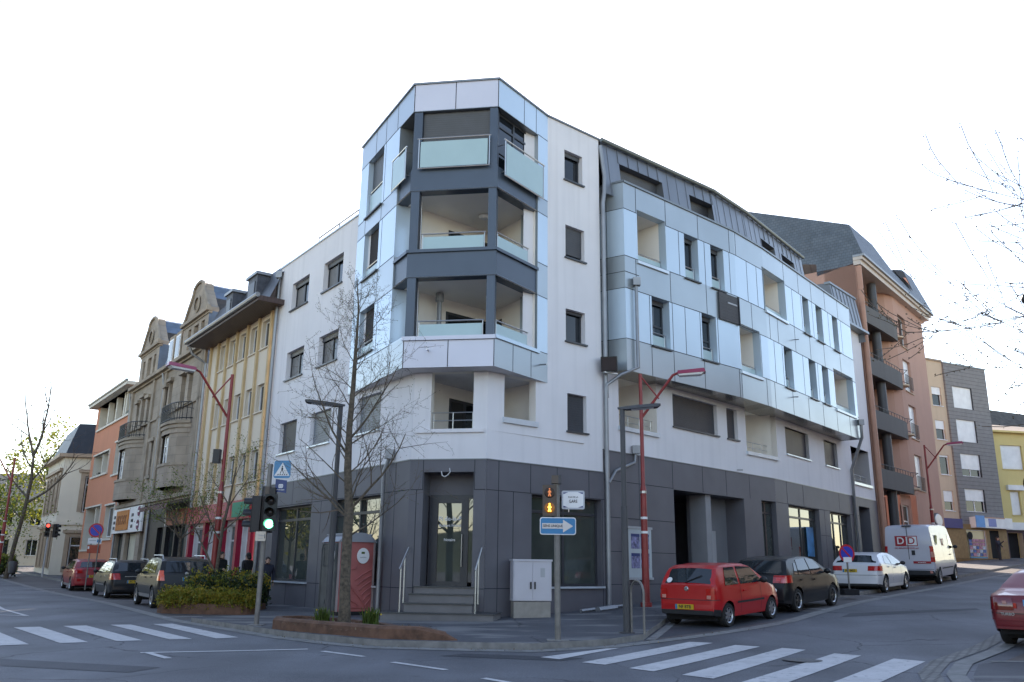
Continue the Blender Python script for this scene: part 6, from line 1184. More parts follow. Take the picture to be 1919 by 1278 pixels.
V7 = vehicle('estate_car', 'black estate car with silver roof rails between two other parked cars', 'car', (-15.65, 36.56), -34, dict(group=GC, wb=2.73, ro=1.0, fo=.85, W=1.76, H=1.50, wr=.31, paint=paint('black_paint', (.012, .013, .015), .3), zb=.2, tum=.72,
    top=[(-1.0, .5), (-.98, .78), (-.90, 1.0), (-.84, 1.05), (-.42, 1.40), (-.2, 1.46), (.6, 1.50), (1.3, 1.48), (1.7, 1.38), (2.45, .98), (3.1, .86), (3.45, .7), (3.58, .5)], belt=[(-1.0, .98), (2.4, .95), (3.58, .6)],
    rg=(-.82, -.44, .90, .86), ws=(1.75, 2.4, .88, .92), sw=[[(-.5, 1.03), (.14, 1.01), (.16, 1.38), (-.22, 1.36)], [(.2, 1.01), (1.0, .99), (1.02, 1.42), (.22, 1.40)], [(1.08, .99), (2.1, .98), (1.6, 1.38), (1.1, 1.42)]], seams=[(1.04, .35, .95), (2.05, .3, .93)], rub=(.4, 2.2, .5), rubm=m_steel, handles=[(.3, .86), (1.3, .84)], hm=m_steel,
    tails=[(('tail_lamp', .74, .98, .68, 1, -.55, m_tail),)], plate=(.66, 0, 'BC 7093', m_plate, .52), mirror=(2.05, 1.0), rails=(-.35, 1.45), spokes=7))
p = MB(); p.box((-.99, 0, .86), (.03, .7, .03), m_steel); V7.part('tailgate_strip', p)
V8 = vehicle('hatchback', 'dark red hatchback parked farthest left at the head of the row', 'car', (-20.67, 43.8), -34, dict(group=GC, wb=2.68, ro=.8, fo=.9, W=1.80, H=1.50, wr=.32, paint=paint('deep_red_paint', (.30, .012, .02), .2), zb=.2, tum=.72,
    top=[(-.8, .5), (-.78, .76), (-.70, 1.02), (-.62, 1.08), (-.2, 1.38), (.0, 1.44), (.7, 1.50), (1.3, 1.46), (1.7, 1.36), (2.5, 1.0), (3.1, .88), (3.45, .7), (3.58, .5)], belt=[(-.8, 1.0), (2.4, .95), (3.58, .6)],
    rg=(-.58, -.22, .88, .84), ws=(1.75, 2.45, .88, .92), sw=[[(.0, 1.05), (.95, 1.0), (.98, 1.42), (.25, 1.38)], [(1.03, 1.0), (2.15, .97), (1.62, 1.36), (1.05, 1.42)]], seams=[(.98, .35, .95), (2.05, .3, .93)], handles=[(.4, .9), (1.3, .86)], skirt=m_steel,
    tails=[(('tail_lamp', .84, 1.06, .62, 1, -.35, m_tail),), (('reflector', .46, .58, .7, .92, None, m_tail),)], plate=(.70, 0, 'PL 3320', m_plate, .52), mirror=(2.05, 1.0), mm=m_trim, spokes=5))
# ================================================================== STREET FURNITURE
def gz(x, y, k=KERB): return g(x, y) + k
def red_lamp(x, y, H, ang, label, kz=KERB):
    sc = H / 6.95
    z = gz(x, y, kz); T = Thing('street_lamp', label, 'street lamp', (x, y, z), group='dark red street lamps'); P = lambda r, h: (x + cos(ang) * r, y + sin(ang) * r, z + h)
    a = MB(); a.tube([(x, y, z), (x, y, z + .12)], .17, m_red, n=12); a.tube([(x, y, z + .1), (x, y, z + H * .48)], [.115, .09], m_red, n=12); a.tube([(x, y, z + H * .48), (x, y, z + H * .51), (x, y, z + H)], [.1, .062, .055], m_red, n=12); T.part('pole', a, smooth=True, angle=50)
    a = MB(); a.tube([P(0, H * .80), P(1.0 * sc, H * .99), P(1.25 * sc, H * 1.005)], .042, m_red); a.tube([P(0, H - .05), P(.55 * sc, H * .885)], .026, m_red, n=6); T.part('arm', a, smooth=True)
    h = MB(); L0, L1 = 1.15 * sc, 2.0 * sc; e = Vector((cos(ang), sin(ang), 0)); n_ = Vector((-e.y, e.x, 0)); b = Vector((x, y, z))
    def q(r, s_, hh): return b + e * r + n_ * s_ + Vector((0, 0, hh))
    hz = H * 1.0
    lo = [q(L0, -.16, hz - .06), q(L1, -.20, hz - .02), q(L1, .20, hz - .02), q(L0, .16, hz - .06)]; hi = [q(L0, -.05, hz + .07), q(L1 - .05, -.05, hz + .13), q(L1 - .05, .05, hz + .13), q(L0, .05, hz + .07)]; h.hexa(lo + hi, m_redm); ho = T.part('lamp_head', h)
    h = MB(); h.hexa([q(L0 + .05, -.13, hz - .11), q(L1 - .15, -.15, hz - .09), q(L1 - .15, .15, hz - .09), q(L0 + .05, .13, hz - .11), q(L0 + .02, -.15, hz - .055), q(L1 - .06, -.18, hz - .025), q(L1 - .06, .18, hz - .025), q(L0 + .02, .15, hz - .055)], m_lamp); T.part('diffuser', h, ho)
    for hh in (.30, .36, .47): a = MB(); a.tube([(x, y, z + H * hh), (x, y, z + H * hh + .07)], .108 if hh != .47 else .1, m_signw if hh != .47 else m_steel, n=12); T.part('pole_band', a)
    return T
RL = red_lamp(4.02, 26.41 - .35, 6.95, radians(-12), 'dark red street lamp with slanted arm before the notice board on the dark wall')
LLx, LLy = -9.60, 28.72
LL = red_lamp(LLx, LLy, 7.62, radians(-142), 'tall dark red street lamp behind the hedge bed with a small black box')
a = MB(); a.box((LLx - .22, LLy - .08, gz(LLx, LLy) + 4.8), (.22, .22, .46), m_black); LL.part('control_box', a)
red_lamp(24.3, 50.0, 7.1, radians(-25), 'dark red street lamp beside the oval sign of the terracotta building')
red_lamp(-28.9, 50.0, 6.9, radians(170), 'dark red street lamp at the far left edge')
def grey_lamp(x, y, H, ang, label, kz=KERB):
    z = gz(x, y, kz); T = Thing('street_lamp', label, 'street lamp', (x, y, z), group='flat headed grey street lamps'); a = MB(); a.tube([(x, y, z), (x, y, z + H * .55)], .075, m_pole, n=12); a.tube([(x, y, z + H * .55), (x, y, z + H)], .058, m_pole, n=12); a.box((x, y, z + .01), (.3, .3, .02), m_pole); T.part('pole', a, smooth=True, angle=50)
    h = MB(); mw = Matrix.Translation((x, y, z + H)) @ Matrix.Rotation(ang, 4, 'Z') @ Matrix.Rotation(radians(-4), 4, 'Y')
    pts = [(-.1, .05), (.1, .1), (.35, .15), (.78, .12), (.86, .05)]; lo = [(u, s_, -.03 if 0 < k < 4 else .01) for k, (u, s_) in enumerate(pts)] + [(u, -s_, -.03 if 0 < k < 4 else .01) for k, (u, s_) in reversed(list(enumerate(pts)))]; hi = [(u, s_ * .9, .045) for u, s_ in pts] + [(u, -s_ * .9, .045) for u, s_ in reversed(pts)]
    h.prism([mw @ Vector(p_) for p_ in lo][::-1], [mw @ Vector(p_) for p_ in hi][::-1], m_pole); ho = T.part('lamp_head', h); d = MB(); d.quad(*[mw @ Vector(p_) for p_ in ((.2, .11, -.034), (.2, -.11, -.034), (.7, -.1, -.034), (.7, .1, -.034))], m_lamp); T.part('diffuser', d, ho); return T
grey_lamp(-4.16, 20.57, 5.05, radians(196), 'flat headed dark grey street lamp standing beside the bare tree', .2)
grey_lamp(2.5, 18.97, 4.78, radians(-10), 'flat headed dark grey street lamp beside the bicycle hoop')
def head(T, c, yaw, n=3, lit=None, col=None, w_=.26, hh=.27, body=None, hood=True, name='signal_head'):
    """signal head; yaw = direction it faces (radians from +X)"""
    mw = Matrix.Translation(c) @ Matrix.Rotation(yaw + pi / 2, 4, 'Z'); a = MB(); H_ = hh * n; a.box((0, .08, 0), (w_, .2, H_ + .04), body or m_black, mw=mw); a.box((0, -.025, 0), (w_ + .03, .012, H_ + .06), body or m_black, mw=mw); o = T.part(name, a)
    for k in range(n):
        zc = H_ / 2 - hh * (k + .5); L = MB(); m = col if k == lit else M('unlit_lens', (.02, .016, .014), rough=.2); q = mw @ Matrix.Translation((0, -.035, zc)) @ Matrix.Rotation(pi / 2, 4, 'X'); L.lathe([(.001, .03), (w_ * .25, .022), (w_ * .4, 0)], m, n=18, mw=q); T.part('lens', L, o, smooth=True)
        if hood:
            v = MB(); R0 = w_ * .43
            for j in range(10):
                t0, t1 = radians(-20 + 22 * j), radians(-20 + 22 * (j + 1)); p0 = lambda t, d: mw @ Vector((R0 * cos(t), -.03 - d, zc + R0 * sin(t))); v.quad(p0(t0, 0), p0(t1, 0), p0(t1, .2), p0(t0, .2), body or m_black)
            T.part('hood', v, o)
    return o
m_go = M('green_signal', (.10, 1.0, .55), rough=.4, emit=2.2); m_amb = M('amber_signal', (1.0, .50, .06), rough=.4, emit=2.0); m_ambd = M('dim_amber_signal', (.55, .18, .06), rough=.4, emit=.28); m_rs = M('red_signal', (1.0, .08, .06), rough=.4, emit=1.0)
def ped_figure(mb, mw, s_, m):
    mb.ball(mw @ Vector((0, -.03, .36 * s_)), .075 * s_, m, n=6)
    for pts in ([(0, .26), (0, .0)], [(0, .2), (-.14, .02)], [(0, .2), (.14, .02)], [(0, .0), (-.1, -.34)], [(0, 0), (.11, -.34)]): mb.tube([mw @ Vector((u * s_, -.03, z_ * s_)) for u, z_ in pts], .065 * s_, m, n=6)
# left signal pole
x, y = -5.89, 21.0; z = gz(x, y); TS = Thing('traffic_light', 'traffic light pole showing green with a blue zebra crossing sign on top', 'traffic light', (x, y, z), group='traffic lights')
a = MB(); a.tube([(x, y, z), (x + .02, y, z + 3.75)], .06, m_galv, n=12); a.box((x, y, z + .01), (.34, .34, .02), m_kerb); TS.part('pole', a, smooth=True, angle=50)
a = MB(); a.tube([(x + .02, y, z + 3.0), (x + .02, y, z + 3.2)], .085, M('brown_cap', (.11, .085, .065), rough=.6), n=12); a.box((x + .14, y, z + 3.08), (.14, .14, .2), m_black); TS.part('cap', a)
head(TS, (x + .14, y - .12, z + 2.58), radians(-82), lit=2, col=m_go, body=M('dark_green_housing', (.02, .026, .024), rough=.5))
head(TS, (x - .30, y + .02, z + 2.55), radians(185), lit=None); head(TS, (x - .02, y + .22, z + 2.55), radians(100), lit=None)
def sq_sign(T, c, rt, sz, kind, name='crossing_sign'):
    """flat sign; rt = unit vector to the right as the reader sees it"""
    rt = Vector((rt[0], rt[1], 0)).normalized(); nrm = Vector((rt.y, -rt.x, 0)); mw = Matrix.Identity(4); mw.col[0][:3] = rt; mw.col[1][:3] = (0, 0, 1); mw.col[2][:3] = nrm; mw.col[3][:3] = c
    def slab(mb, pts, z0, z1, m): lo = [mw @ Vector((u, v, z0)) for u, v in pts]; hi = [mw @ Vector((u, v, z1)) for u, v in pts]; mb.prism(lo, hi, m)
    def rr(w_, h_, r=.05): return [(sx * (w_ / 2 - r) + r * cos(t), sy * (h_ / 2 - r) + r * sin(t)) for sx, sy, t0 in ((1, 1, 0), (-1, 1, 90), (-1, -1, 180), (1, -1, 270)) for t in (radians(t0), radians(t0 + 45), radians(t0 + 90))]
    return mw, slab, rr
def crossing_sign(T, c, rt, sz):
    mw, slab, rr = sq_sign(T, c, rt, sz, '')
    a = MB(); slab(a, rr(sz, sz), -.015, 0, m_signw); slab(a, rr(sz * .93, sz * .93), 0, .004, m_signb); o = T.part('crossing_sign', a)
    t = MB(); s_ = sz * .42; slab(t, [(-s_, -s_ * .82), (s_, -s_ * .82), (0, s_ * .86)], .004, .008, m_signw); k = sz
    slab(t, [(-.045 * k, -.05 * k), (.045 * k, -.05 * k), (.05 * k, .06 * k), (0, .12 * k), (-.05 * k, .06 * k)], .008, .012, m_txt); t.ball(mw @ Vector((0, .155 * k, .01)), .035 * k, m_txt, n=6, sc=(1, 1, 1))
    slab(t, [(-.045 * k, -.05 * k), (-.005 * k, -.05 * k), (-.08 * k, -.22 * k), (-.12 * k, -.22 * k)], .008, .012, m_txt); slab(t, [(.005 * k, -.05 * k), (.045 * k, -.05 * k), (.11 * k, -.22 * k), (.07 * k, -.22 * k)], .008, .012, m_txt)
    for q in range(5): u = (-.26 + .12 * q) * k; slab(t, [(u, -.31 * k), (u + .065 * k, -.31 * k), (u + .095 * k, -.24 * k), (u + .045 * k, -.24 * k)], .008, .012, m_txt)
    T.part('pictogram', t, o); return o
crossing_sign(TS, (x + .33, y - .05, z + 3.62), (1, -.12), .46)
mw, slab, rr = sq_sign(TS, (x + .32, y - .03, z + 3.22), (1, -.25), .3, ''); a = MB(); slab(a, [(-.15, .17), (.15, .13), (.15, -.17), (-.15, -.13)], -.01, 0, m_signn); o = TS.part('town_sign', a); a = MB(); slab(a, rr(.12, .09, .02), 0, .004, m_signw); slab(a, rr(.09, .03, .01), .004, .006, m_signn); slab(a, rr(.07, .02, .008), 0.004, .008, m_signw); TS.part('emblem', a, o); TS.text('sign_lettering', 'P+R Gare', .05, m_signw, mw @ Matrix.Translation((0, -.09, .004)), under=o)
mw, slab, rr = sq_sign(TS, (x - .02, y - .2, z + 2.02), (1, .1), .3, ''); a = MB(); slab(a, rr(.24, .22, .02), -.01, 0, M('cream_sign', (.6, .52, .42), rough=.5)); o = TS.part('small_sign', a); TS.text('sign_lettering', 'Parking', .05, m_grey, mw @ Matrix.Translation((.02, .02, .001)), under=o); TS.text('sign_lettering', 'Centre', .04, m_grey, mw @ Matrix.Translation((.0, -.05, .001)), under=o); a = MB(); slab(a, [(.09, -.05), (.105, -.05), (.105, .06), (.09, .06)], 0, .004, m_txt); TS.part('arrow', a, o)
# pedestrian signal with one-way sign and street name
x, y = .96, 17.45; z = gz(x, y); PS = Thing('pedestrian_signal', 'grey pole with amber pedestrian signal, street name plate and blue one way arrow', 'traffic light', (x, y, z), group='traffic lights')
a = MB(); a.tube([(x, y, z), (x - .02, y, z + 3.0)], .058, m_galv, n=12); a.box((x, y, z + .005), (.42, .36, .02), m_kerb); PS.part('pole', a, smooth=True, angle=50)
a = MB(); a.box((x - .03, y - .02, z + 3.08), (.19, .19, .16), M('brown_cap', (.11, .085, .065))); a.box((x + .04, y - .02, z + 3.08), (.06, .2, .17), m_pole); PS.part('cap', a)
m_bh = M('brown_housing', (.085, .062, .045), rough=.55); c = Vector((x - .165, y - .08, z + 2.66)); mwf = Matrix.Translation(c) @ Matrix.Rotation(radians(-4), 4, 'Z')
a = MB(); a.box((0, .06, 0), (.27, .18, .60), m_bh, mw=mwf); a.box((0, -.04, 0), (.28, .012, .61), m_bh, mw=mwf); sh = PS.part('signal_head', a)
for k, (dz, mf) in enumerate(((.15, m_ambd), (-.15, m_amb))):
    L = MB(); L.lathe([(.001, .012), (.09, .01), (.105, 0)], M('lens_dark_brown', (.02, .008, .004), rough=.3) if k == 0 else M('amber_glow_lens', (.10, .04, .005), rough=.3, emit=.5), n=20, mw=mwf @ Matrix.Translation((0, -.048, dz)) @ Matrix.Rotation(pi / 2, 4, 'X')); lo_ = PS.part('lens', L, sh); F_ = MB(); ped_figure(F_, mwf @ Matrix.Translation((0, -.035, dz + .0)), .21, mf); PS.part('walking_figure', F_, sh)
mw, slab, rr = sq_sign(PS, (x + .0, y - .1, z + 2.16), (1, .02), .6, ''); a = MB(); slab(a, rr(.72, .34, .045), -.015, 0, m_signw); slab(a, rr(.685, .305, .035), 0, .004, m_signb); o = PS.part('one_way_sign', a)
a = MB(); slab(a, [(-.315, -.052), (.10, -.052), (.10, -.125), (.30, .0), (.10, .125), (.10, .052), (-.315, .052)], .004, .008, M('arrow_white', (.62, .58, .54), rough=.5)); PS.part('arrow', a, o); PS.text('sign_lettering', 'SENS UNIQUE', .068, m_txt, mw @ Matrix.Translation((-.10, 0, .008)), under=o, sx=.92)
mw, slab, rr = sq_sign(PS, (x + .31, y - .03, z + 2.68), (1, -.08), .4, ''); a = MB(); slab(a, rr(.46, .37, .03), -.02, 0, M('plate_frame', (.45, .47, .5), metal=.3)); slab(a, rr(.40, .31, .02), 0, .006, m_signw); o = PS.part('street_name_plate', a); a = MB()
for sx in (1, -1):
    for sy in (1, -1): slab(a, [(sx * .195, sy * .15), (sx * .10, sy * .15), (sx * .15, sy * .132), (sx * .195, sy * .115)][::(1 if sx * sy > 0 else -1)], .006, .009, m_signn)
slab(a, [(-.1, -.24), (-.08, -.24), (-.08, -.18), (-.1, -.18)], -.01, 0, m_steel); PS.part('corner_marks', a, o); PS.text('sign_lettering', 'RUE DE LA', .042, m_txt, mw @ Matrix.Translation((0, .055, .006)), under=o); PS.text('sign_lettering', 'GARE', .085, m_txt, mw @ Matrix.Translation((0, -.03, .006)), under=o, sx=.8)
# far left signals and signs
def far_signal(x, y, label, yaw, lit, col, H=2.9, second=None):
    z = g(x, y) + KERB; T = Thing('traffic_light', label, 'traffic light', (x, y, z), group='traffic lights'); a = MB(); a.tube([(x, y, z), (x, y, z + H)], .06, M('pale_pole', (.42, .42, .42), rough=.5), n=8); T.part('pole', a); head(T, (x, y - .15, z + H - .45), yaw, lit=lit, col=col)
    if second is not None: head(T, (x + .5, y, z + H - .5), second, lit=None)
    return T
far_signal(-33.4, 57.5, 'traffic light showing green at the far left in front of the bare tree', radians(-60), 2, m_go)
far_signal(-30.0, 57.0, 'paired traffic lights on one pole before the white corner house', radians(-65), 0, m_rs, 3.4, radians(-10))
def round_sign(x, y, hz, r, label, T=None, two_posts=False, cols=(None, None)):
    z = g(x, y) + KERB; T = T or Thing('no_parking_sign', label, 'traffic sign', (x, y, z), group='round no parking signs'); a = MB()
    for d in ((-.18, .18) if two_posts else (0,)): a.tube([(x + d, y + .04, z), (x + d, y + .04, z + hz)], .03, m_galv, n=8)
    T.part('post', a); mw, slab, rr = sq_sign(T, (x, y, z + hz), (1, .25), r, ''); a = MB(); cir = lambda q: [(q * cos(2*pi*k/28), q * sin(2*pi*k/28)) for k in range(28)]
    slab(a, cir(r), -.01, 0, m_signr); slab(a, cir(r * .78), 0, .004, M('deep_sign_blue', (.03, .05, .42), rough=.35)); c, s_ = cos(radians(45)), sin(radians(45)); h = r * .09; slab(a, [(-r*.8*c - h*s_, r*.8*s_ - h*c), (-r*.8*c + h*s_, r*.8*s_ + h*c), (r*.8*c + h*s_, -r*.8*s_ + h*c), (r*.8*c - h*s_, -r*.8*s_ - h*c)][::-1], .004, .008, m_signr); T.part('sign_disc', a); return T, mw, slab, rr
T, mw, slab, rr = round_sign(-19.6, 41.5, 2.72, .33, 'round no parking sign with a white and a red plate beneath at far left', two_posts=True)
a = MB(); slab(a, [(-.3, -.62), (.3, -.62), (.3, -.36), (-.3, -.36)], -.01, 0, m_signw); o = T.part('white_plate', a); a = MB(); slab(a, [(.1, -.56), (.26, -.56), (.26, -.42), (.1, -.42)], 0, .004, m_signb); slab(a, [(-.25, -.48), (.06, -.48), (.06, -.45), (-.25, -.45)], 0, .004, m_grey); T.part('tow_symbol', a, o)
a = MB(); slab(a, [(-.29, -1.05), (.29, -1.05), (.29, -.68), (-.29, -.68)], -.01, 0, M('red_brown_plate', (.40, .07, .03))); o = T.part('red_plate', a); a = MB(); slab(a, [(-.27, -.86), (-.2, -.86), (-.2, -.74), (-.27, -.74)], 0, .004, m_signw); T.part('plate_mark', a, o)
T, mw, slab, rr = round_sign(11.35, 29.55, 1.35, .30, 'low round no stopping sign between the black hatchback and the white car')
a = MB(); slab(a, [(-.23, .2), (.2, -.23), (.23, -.2), (-.2, .23)], .004, .007, m_signr); slab(a, [(-.16, -.29), (.16, -.29), (.16, -.12), (-.16, -.12)], .008, .012, m_signw); T.part('paper_notice', a)
a = MB(); a.box((11.35, 29.6, g(11.35, 29.6) + .22), (.5, .4, .2), m_dark); T.part('base', a)
# far right crossing sign and one-way arrow
x, y = 36.6, 60; z = g(x, y) + .1; T = Thing('crossing_sign', 'blue zebra crossing sign and white arrow signs before the mauve shop front', 'traffic sign', (x, y, z)); a = MB(); a.tube([(x + .7, y + .1, z), (x + .7, y + .1, z + 4.4)], .05, m_galv); T.part('post', a); crossing_sign(T, (x - .45, y, z + 2.55), (1, -.3), .95); mw, slab, rr = sq_sign(T, (x + .75, y, z + 3.35), (1, .05), 1, ''); a = MB(); slab(a, [(-1.0, 0), (-.6, -.22), (-.6, -.2), (.9, -.2), (.9, .2), (-.6, .2), (-.6, .22)], -.01, 0, m_signb); slab(a, [(-.85, 0), (-.55, -.13), (-.55, -.06), (.85, -.06), (.85, .06), (-.55, .06), (-.55, .13)], 0, .004, m_signw); slab(a, [(-.4, .35), (.6, .35), (.75, .5), (.6, .65), (-.4, .65)], -.01, 0, M('lavender_sign', (.22, .26, .5))); T.part('arrow_signs', a)
# signal heads at the right edge of the picture
x, y = 9.95, 15.55; z = gz(x, y, .02); T = Thing('traffic_light', 'black traffic light heads entering at the right edge above the convertible', 'traffic light', (x, y, z), group='traffic lights'); a = MB(); a.tube([(x, y, z), (x, y, 6.9)], .06, m_galv); T.part('pole', a); head(T, (9.56, 15.5, 2.8), radians(184), hh=.37, w_=.36); a = MB(); a.ball((9.84, 15.5, 6.67), .13, m_black, n=8); T.part('detector', a, smooth=True)
# utility cabinet
x0, y0 = .13, 23.2; f = Fr((.13, 23.05), (1.13, 23.25)); z = g(.6, 23.3) + KERB - .01; CB = Thing('utility_cabinet', 'light grey two door utility cabinet on a concrete plinth against the dark wall', 'cabinet', tuple(f.P(.5, z)))
a = MB(); fbox(a, f, 0, .98, z - .1, z + .40, -.40, .0, M('plinth_concrete', (.27, .25, .22), var=.12, scale=6)); CB.part('plinth', a); a = MB(); m_cab = M('cabinet_grey', (.50, .49, .52), rough=.5, var=.04); fbox(a, f, -.02, 1.0, z + .42, z + 1.42, -.42, .02, m_cab); fbox(a, f, -.04, 1.02, z + 1.42, z + 1.47, -.45, .05, m_cab); CB.part('cabinet_body', a)
for a0, a1 in ((.18, .46), (.47, .97)): pass
for k, (a0, a1) in enumerate(((.01, .485), (.495, .97))):
    d = MB(); fbox(d, f, a0, a1, z + .44, z + 1.40, .02, .035, m_cab); do = CB.part('door', d); h = MB(); u = .44 if k == 0 else .55; fbox(h, f, u - .02, u + .02, z + .72, z + .90, .035, .06, m_black); CB.part('handle', h, do)
a = MB(); fbox(a, f, .70, .82, z + 1.02, z + 1.25, .035, .038, m_grey); CB.part('label_plate', a)
# notice board on the dark wall
a = fW1; NBd = Thing('notice_board', 'grey framed notice board with four small posters behind the red lamp pole', 'notice board', tuple(a.P(1.7, 1.2))); b = MB(); fbox(b, a, .98, 2.28, 1.35, 3.0 - .2, .03, .10, M('board_frame', (.42, .48, .5), rough=.4)); fbox(b, a, .93, 2.33, 1.28, 1.35, .03, .12, m_grey); fbox(b, a, .93, 2.33, 2.8, 2.87, .03, .12, m_grey); NBd.part('frame', b); pm = M('poster_lilac', (.18, .18, .32), var=.8, scale=9)
for u in (1.42, 1.92):
    for zz in (1.62, 2.2): p = MB(); fbox(p, a, u - .22, u + .22, zz, zz + .45, .10, .106, pm); fbox(p, a, u - .22, u + .22, zz + .36, zz + .45, .106, .109, m_signn); NBd.part('poster', p)
# bicycle hoop
x1, y1, x2, y2 = 2.60, 18.95, 2.80, 18.50; z = gz(2.7, 18.7); a = MB(); pts = [(x1, y1, z)] + [(x1 + (x2 - x1) * (.5 - .5 * cos(t)), y1 + (y2 - y1) * (.5 - .5 * cos(t)), z + .82 + .25 * sin(t)) for t in [pi * k / 10 for k in range(11)]] + [(x2, y2, z)]; a.tube(pts, .026, m_galv, n=10); single('bicycle_hoop', a, 'steel bicycle hoop on the pavement beside the right grey lamp post', 'bike stand', smooth=True, base=(x1, y1, z))
# portable toilet: grey door towards the street, red ribbed side towards the junction
def booth(label, c, ang, mbody, mroof, mdoor):
    z = gz(*c); T = Thing('portable_toilet', label, 'portable toilet', (c[0], c[1], z), (0, 0, ang), world=False); W2, D2, Hh = .55, .55, 1.98
    a = MB(); a.box((0, 0, .05), (1.0, 1.04, .10), m_black); T.part('skid', a); a = MB(); a.box((.02, 0, .10 + Hh / 2 - .05), (2 * W2 - .06, 2 * D2 - .05, Hh - .1), mbody)
    for sx in (-1, 1):
        for sy in (-1, 1): a.box((sx * (W2 - .02), sy * (D2 - .02), .10 + Hh / 2 - .04), (.05, .05, Hh - .08), M('pale_edge', (.34, .27, .26), rough=.5))
    T.part('walls', a); r = MB(); n = 10
    prof = [(-W2 - .03 + (2 * W2 + .06) * k / n, .10 + Hh - .13 + .26 * (1 - abs(2 * k / n - 1) ** 3)) for k in range(n + 1)]
    for (ua, za), (ub, zb) in zip(prof, prof[1:]): r.quad((ua, -D2 - .03, za), (ub, -D2 - .03, zb), (ub, D2 + .03, zb), (ua, D2 + .03, za), mroof)
    for sy, fl in ((-1, 1), (1, -1)): r.poly([(u, sy * (D2 + .03), q) for u, q in prof][::-fl], mroof)
    for k in range(5): u = -.42 + .21 * k; r.tube([(u, -D2 - .02, .10 + Hh + .105 - .16 * abs(u) ** 2), (u, D2 + .02, .10 + Hh + .105 - .16 * abs(u) ** 2)], .02, mroof, n=5)
    T.part('roof', r)
    def face(rz, m, kind):
        m4 = Matrix.Rotation(rz, 4, 'Z') @ Matrix.Translation((0, -D2 + .01, 0)); v = MB()
        if kind == 'side':
            for k in range(6): v.tube([m4 @ Vector((-.02 + .07 * k + t * (.50 - .07 * k), -.01, .92 - .13 * k + t * (.40 - .03 * k) - .10 * t * t)) for t in (0, .25, .5, .75, 1)], .017, m, n=5)
            for x_, z_ in ((.36, .2), (.12, .2)): v.tube([m4 @ Vector((-.46, -.01, .95 - (.36 - x_) * 1.5)), m4 @ Vector((-.2, -.01, .82 - (.36 - x_) * 1.6)), m4 @ Vector((.1 * (x_ / .36), -.01, .5 - (.36 - x_) * .8)), m4 @ Vector((x_, -.01, z_))], .02, m, n=5)
            v.tube([m4 @ Vector((-.46, -.01, 1.22)), m4 @ Vector((-.05, -.01, 1.22)), m4 @ Vector((.02, -.01, 1.32))], .015, m, n=5); v.tube([m4 @ Vector((-.44, -.01, .2)), m4 @ Vector((.44, -.01, .2))], .014, m, n=5)
        else:
            v.box((0, -.03, 1.02), (.98, .05, 1.8), mdoor, mw=m4); v.tube([m4 @ Vector(p) for p in ((-.46, -.06, .2), (-.46, -.06, 1.75), (-.38, -.06, 1.9), (.38, -.06, 1.9), (.46, -.06, 1.75), (.46, -.06, .2))], .02, mdoor, n=6); v.tube([m4 @ Vector(p) for p in ((-.3, -.06, 1.8), (-.3, -.06, 1.3), (.2, -.06, 1.3))], .015, mdoor, n=5); v.tube([m4 @ Vector(p) for p in ((-.1, -.06, .3), (.2, -.06, .9))], .015, mdoor, n=5)
        o = T.part('door' if kind == 'door' else 'moulded_ribs', v)
        q = MB(); u = .18 if kind == 'side' else .22; dd = -.008 if kind == 'side' else -.06; q.lathe([(.001, .022), (.185, .022), (.185, 0)], m_signw, n=22, mw=m4 @ Matrix.Translation((u, dd, 1.58)) @ Matrix.Rotation(pi / 2, 4, 'X') @ Matrix.Diagonal((1, 1.15, 1, 1))); so_ = T.part('round_sticker', q); q = MB(); q.box((u - .01, dd - .026, 1.66), (.1, .006, .055), m_leafm, mw=m4); T.part('leaf_mark', q, so_); T.text('sticker_lettering', 'sanitaire', .055, m_grey, m4 @ Matrix.Translation((u, dd - .025, 1.54)) @ Matrix.Rotation(pi / 2, 4, 'X'), under=so_, thick=.002)
    face(0, mbody, 'side'); face(pi, mbody, 'side'); face(-pi / 2, mdoor, 'door')
    return T
booth('faded red portable toilet with grey door and arched roof behind the bare tree', (-4.55, 24.92), radians(36), M('faded_red_plastic', (.40, .115, .105), rough=.5, var=.14, scale=2), M('grey_plastic', (.27, .285, .31), rough=.5), M('dark_grey_plastic', (.075, .078, .075), rough=.6, var=.3, scale=3))
# loose metal channel lying by the wall
a = MB(); f = fR1
for (ua, ub, o, zz, h) in ((3.0, 3.65, .55, .05, .05), (3.6, 4.45, .62, .04, .09), (4.4, 5.2, .45, .06, .04)):
    p = [f.P(ua, 0, o), f.P(ub, 0, o - .12)]; p = [Vector((q_.x, q_.y, g(q_.x, q_.y) + KERB + zz)) for q_ in p]; a.tube(p, h, m_pipe, n=6)
single('metal_channel', a, 'loose metal channel pieces lying on the pavement below the shop window', 'metal scrap', base=tuple(f.P(3.6, .4, .6)))
# litter bin far left
x, y = -30.3, 54; z = g(x, y) + KERB; a = MB(); a.lathe([(.02, 0), (.03, .3), (.2, .3), (.26, .9), (.22, .98), (.001, .99)], m_pole, n=14, mw=Matrix.Translation((x, y, z))); single('litter_bin', a, 'dark litter bin on a post near the white corner house', 'bin', smooth=True)
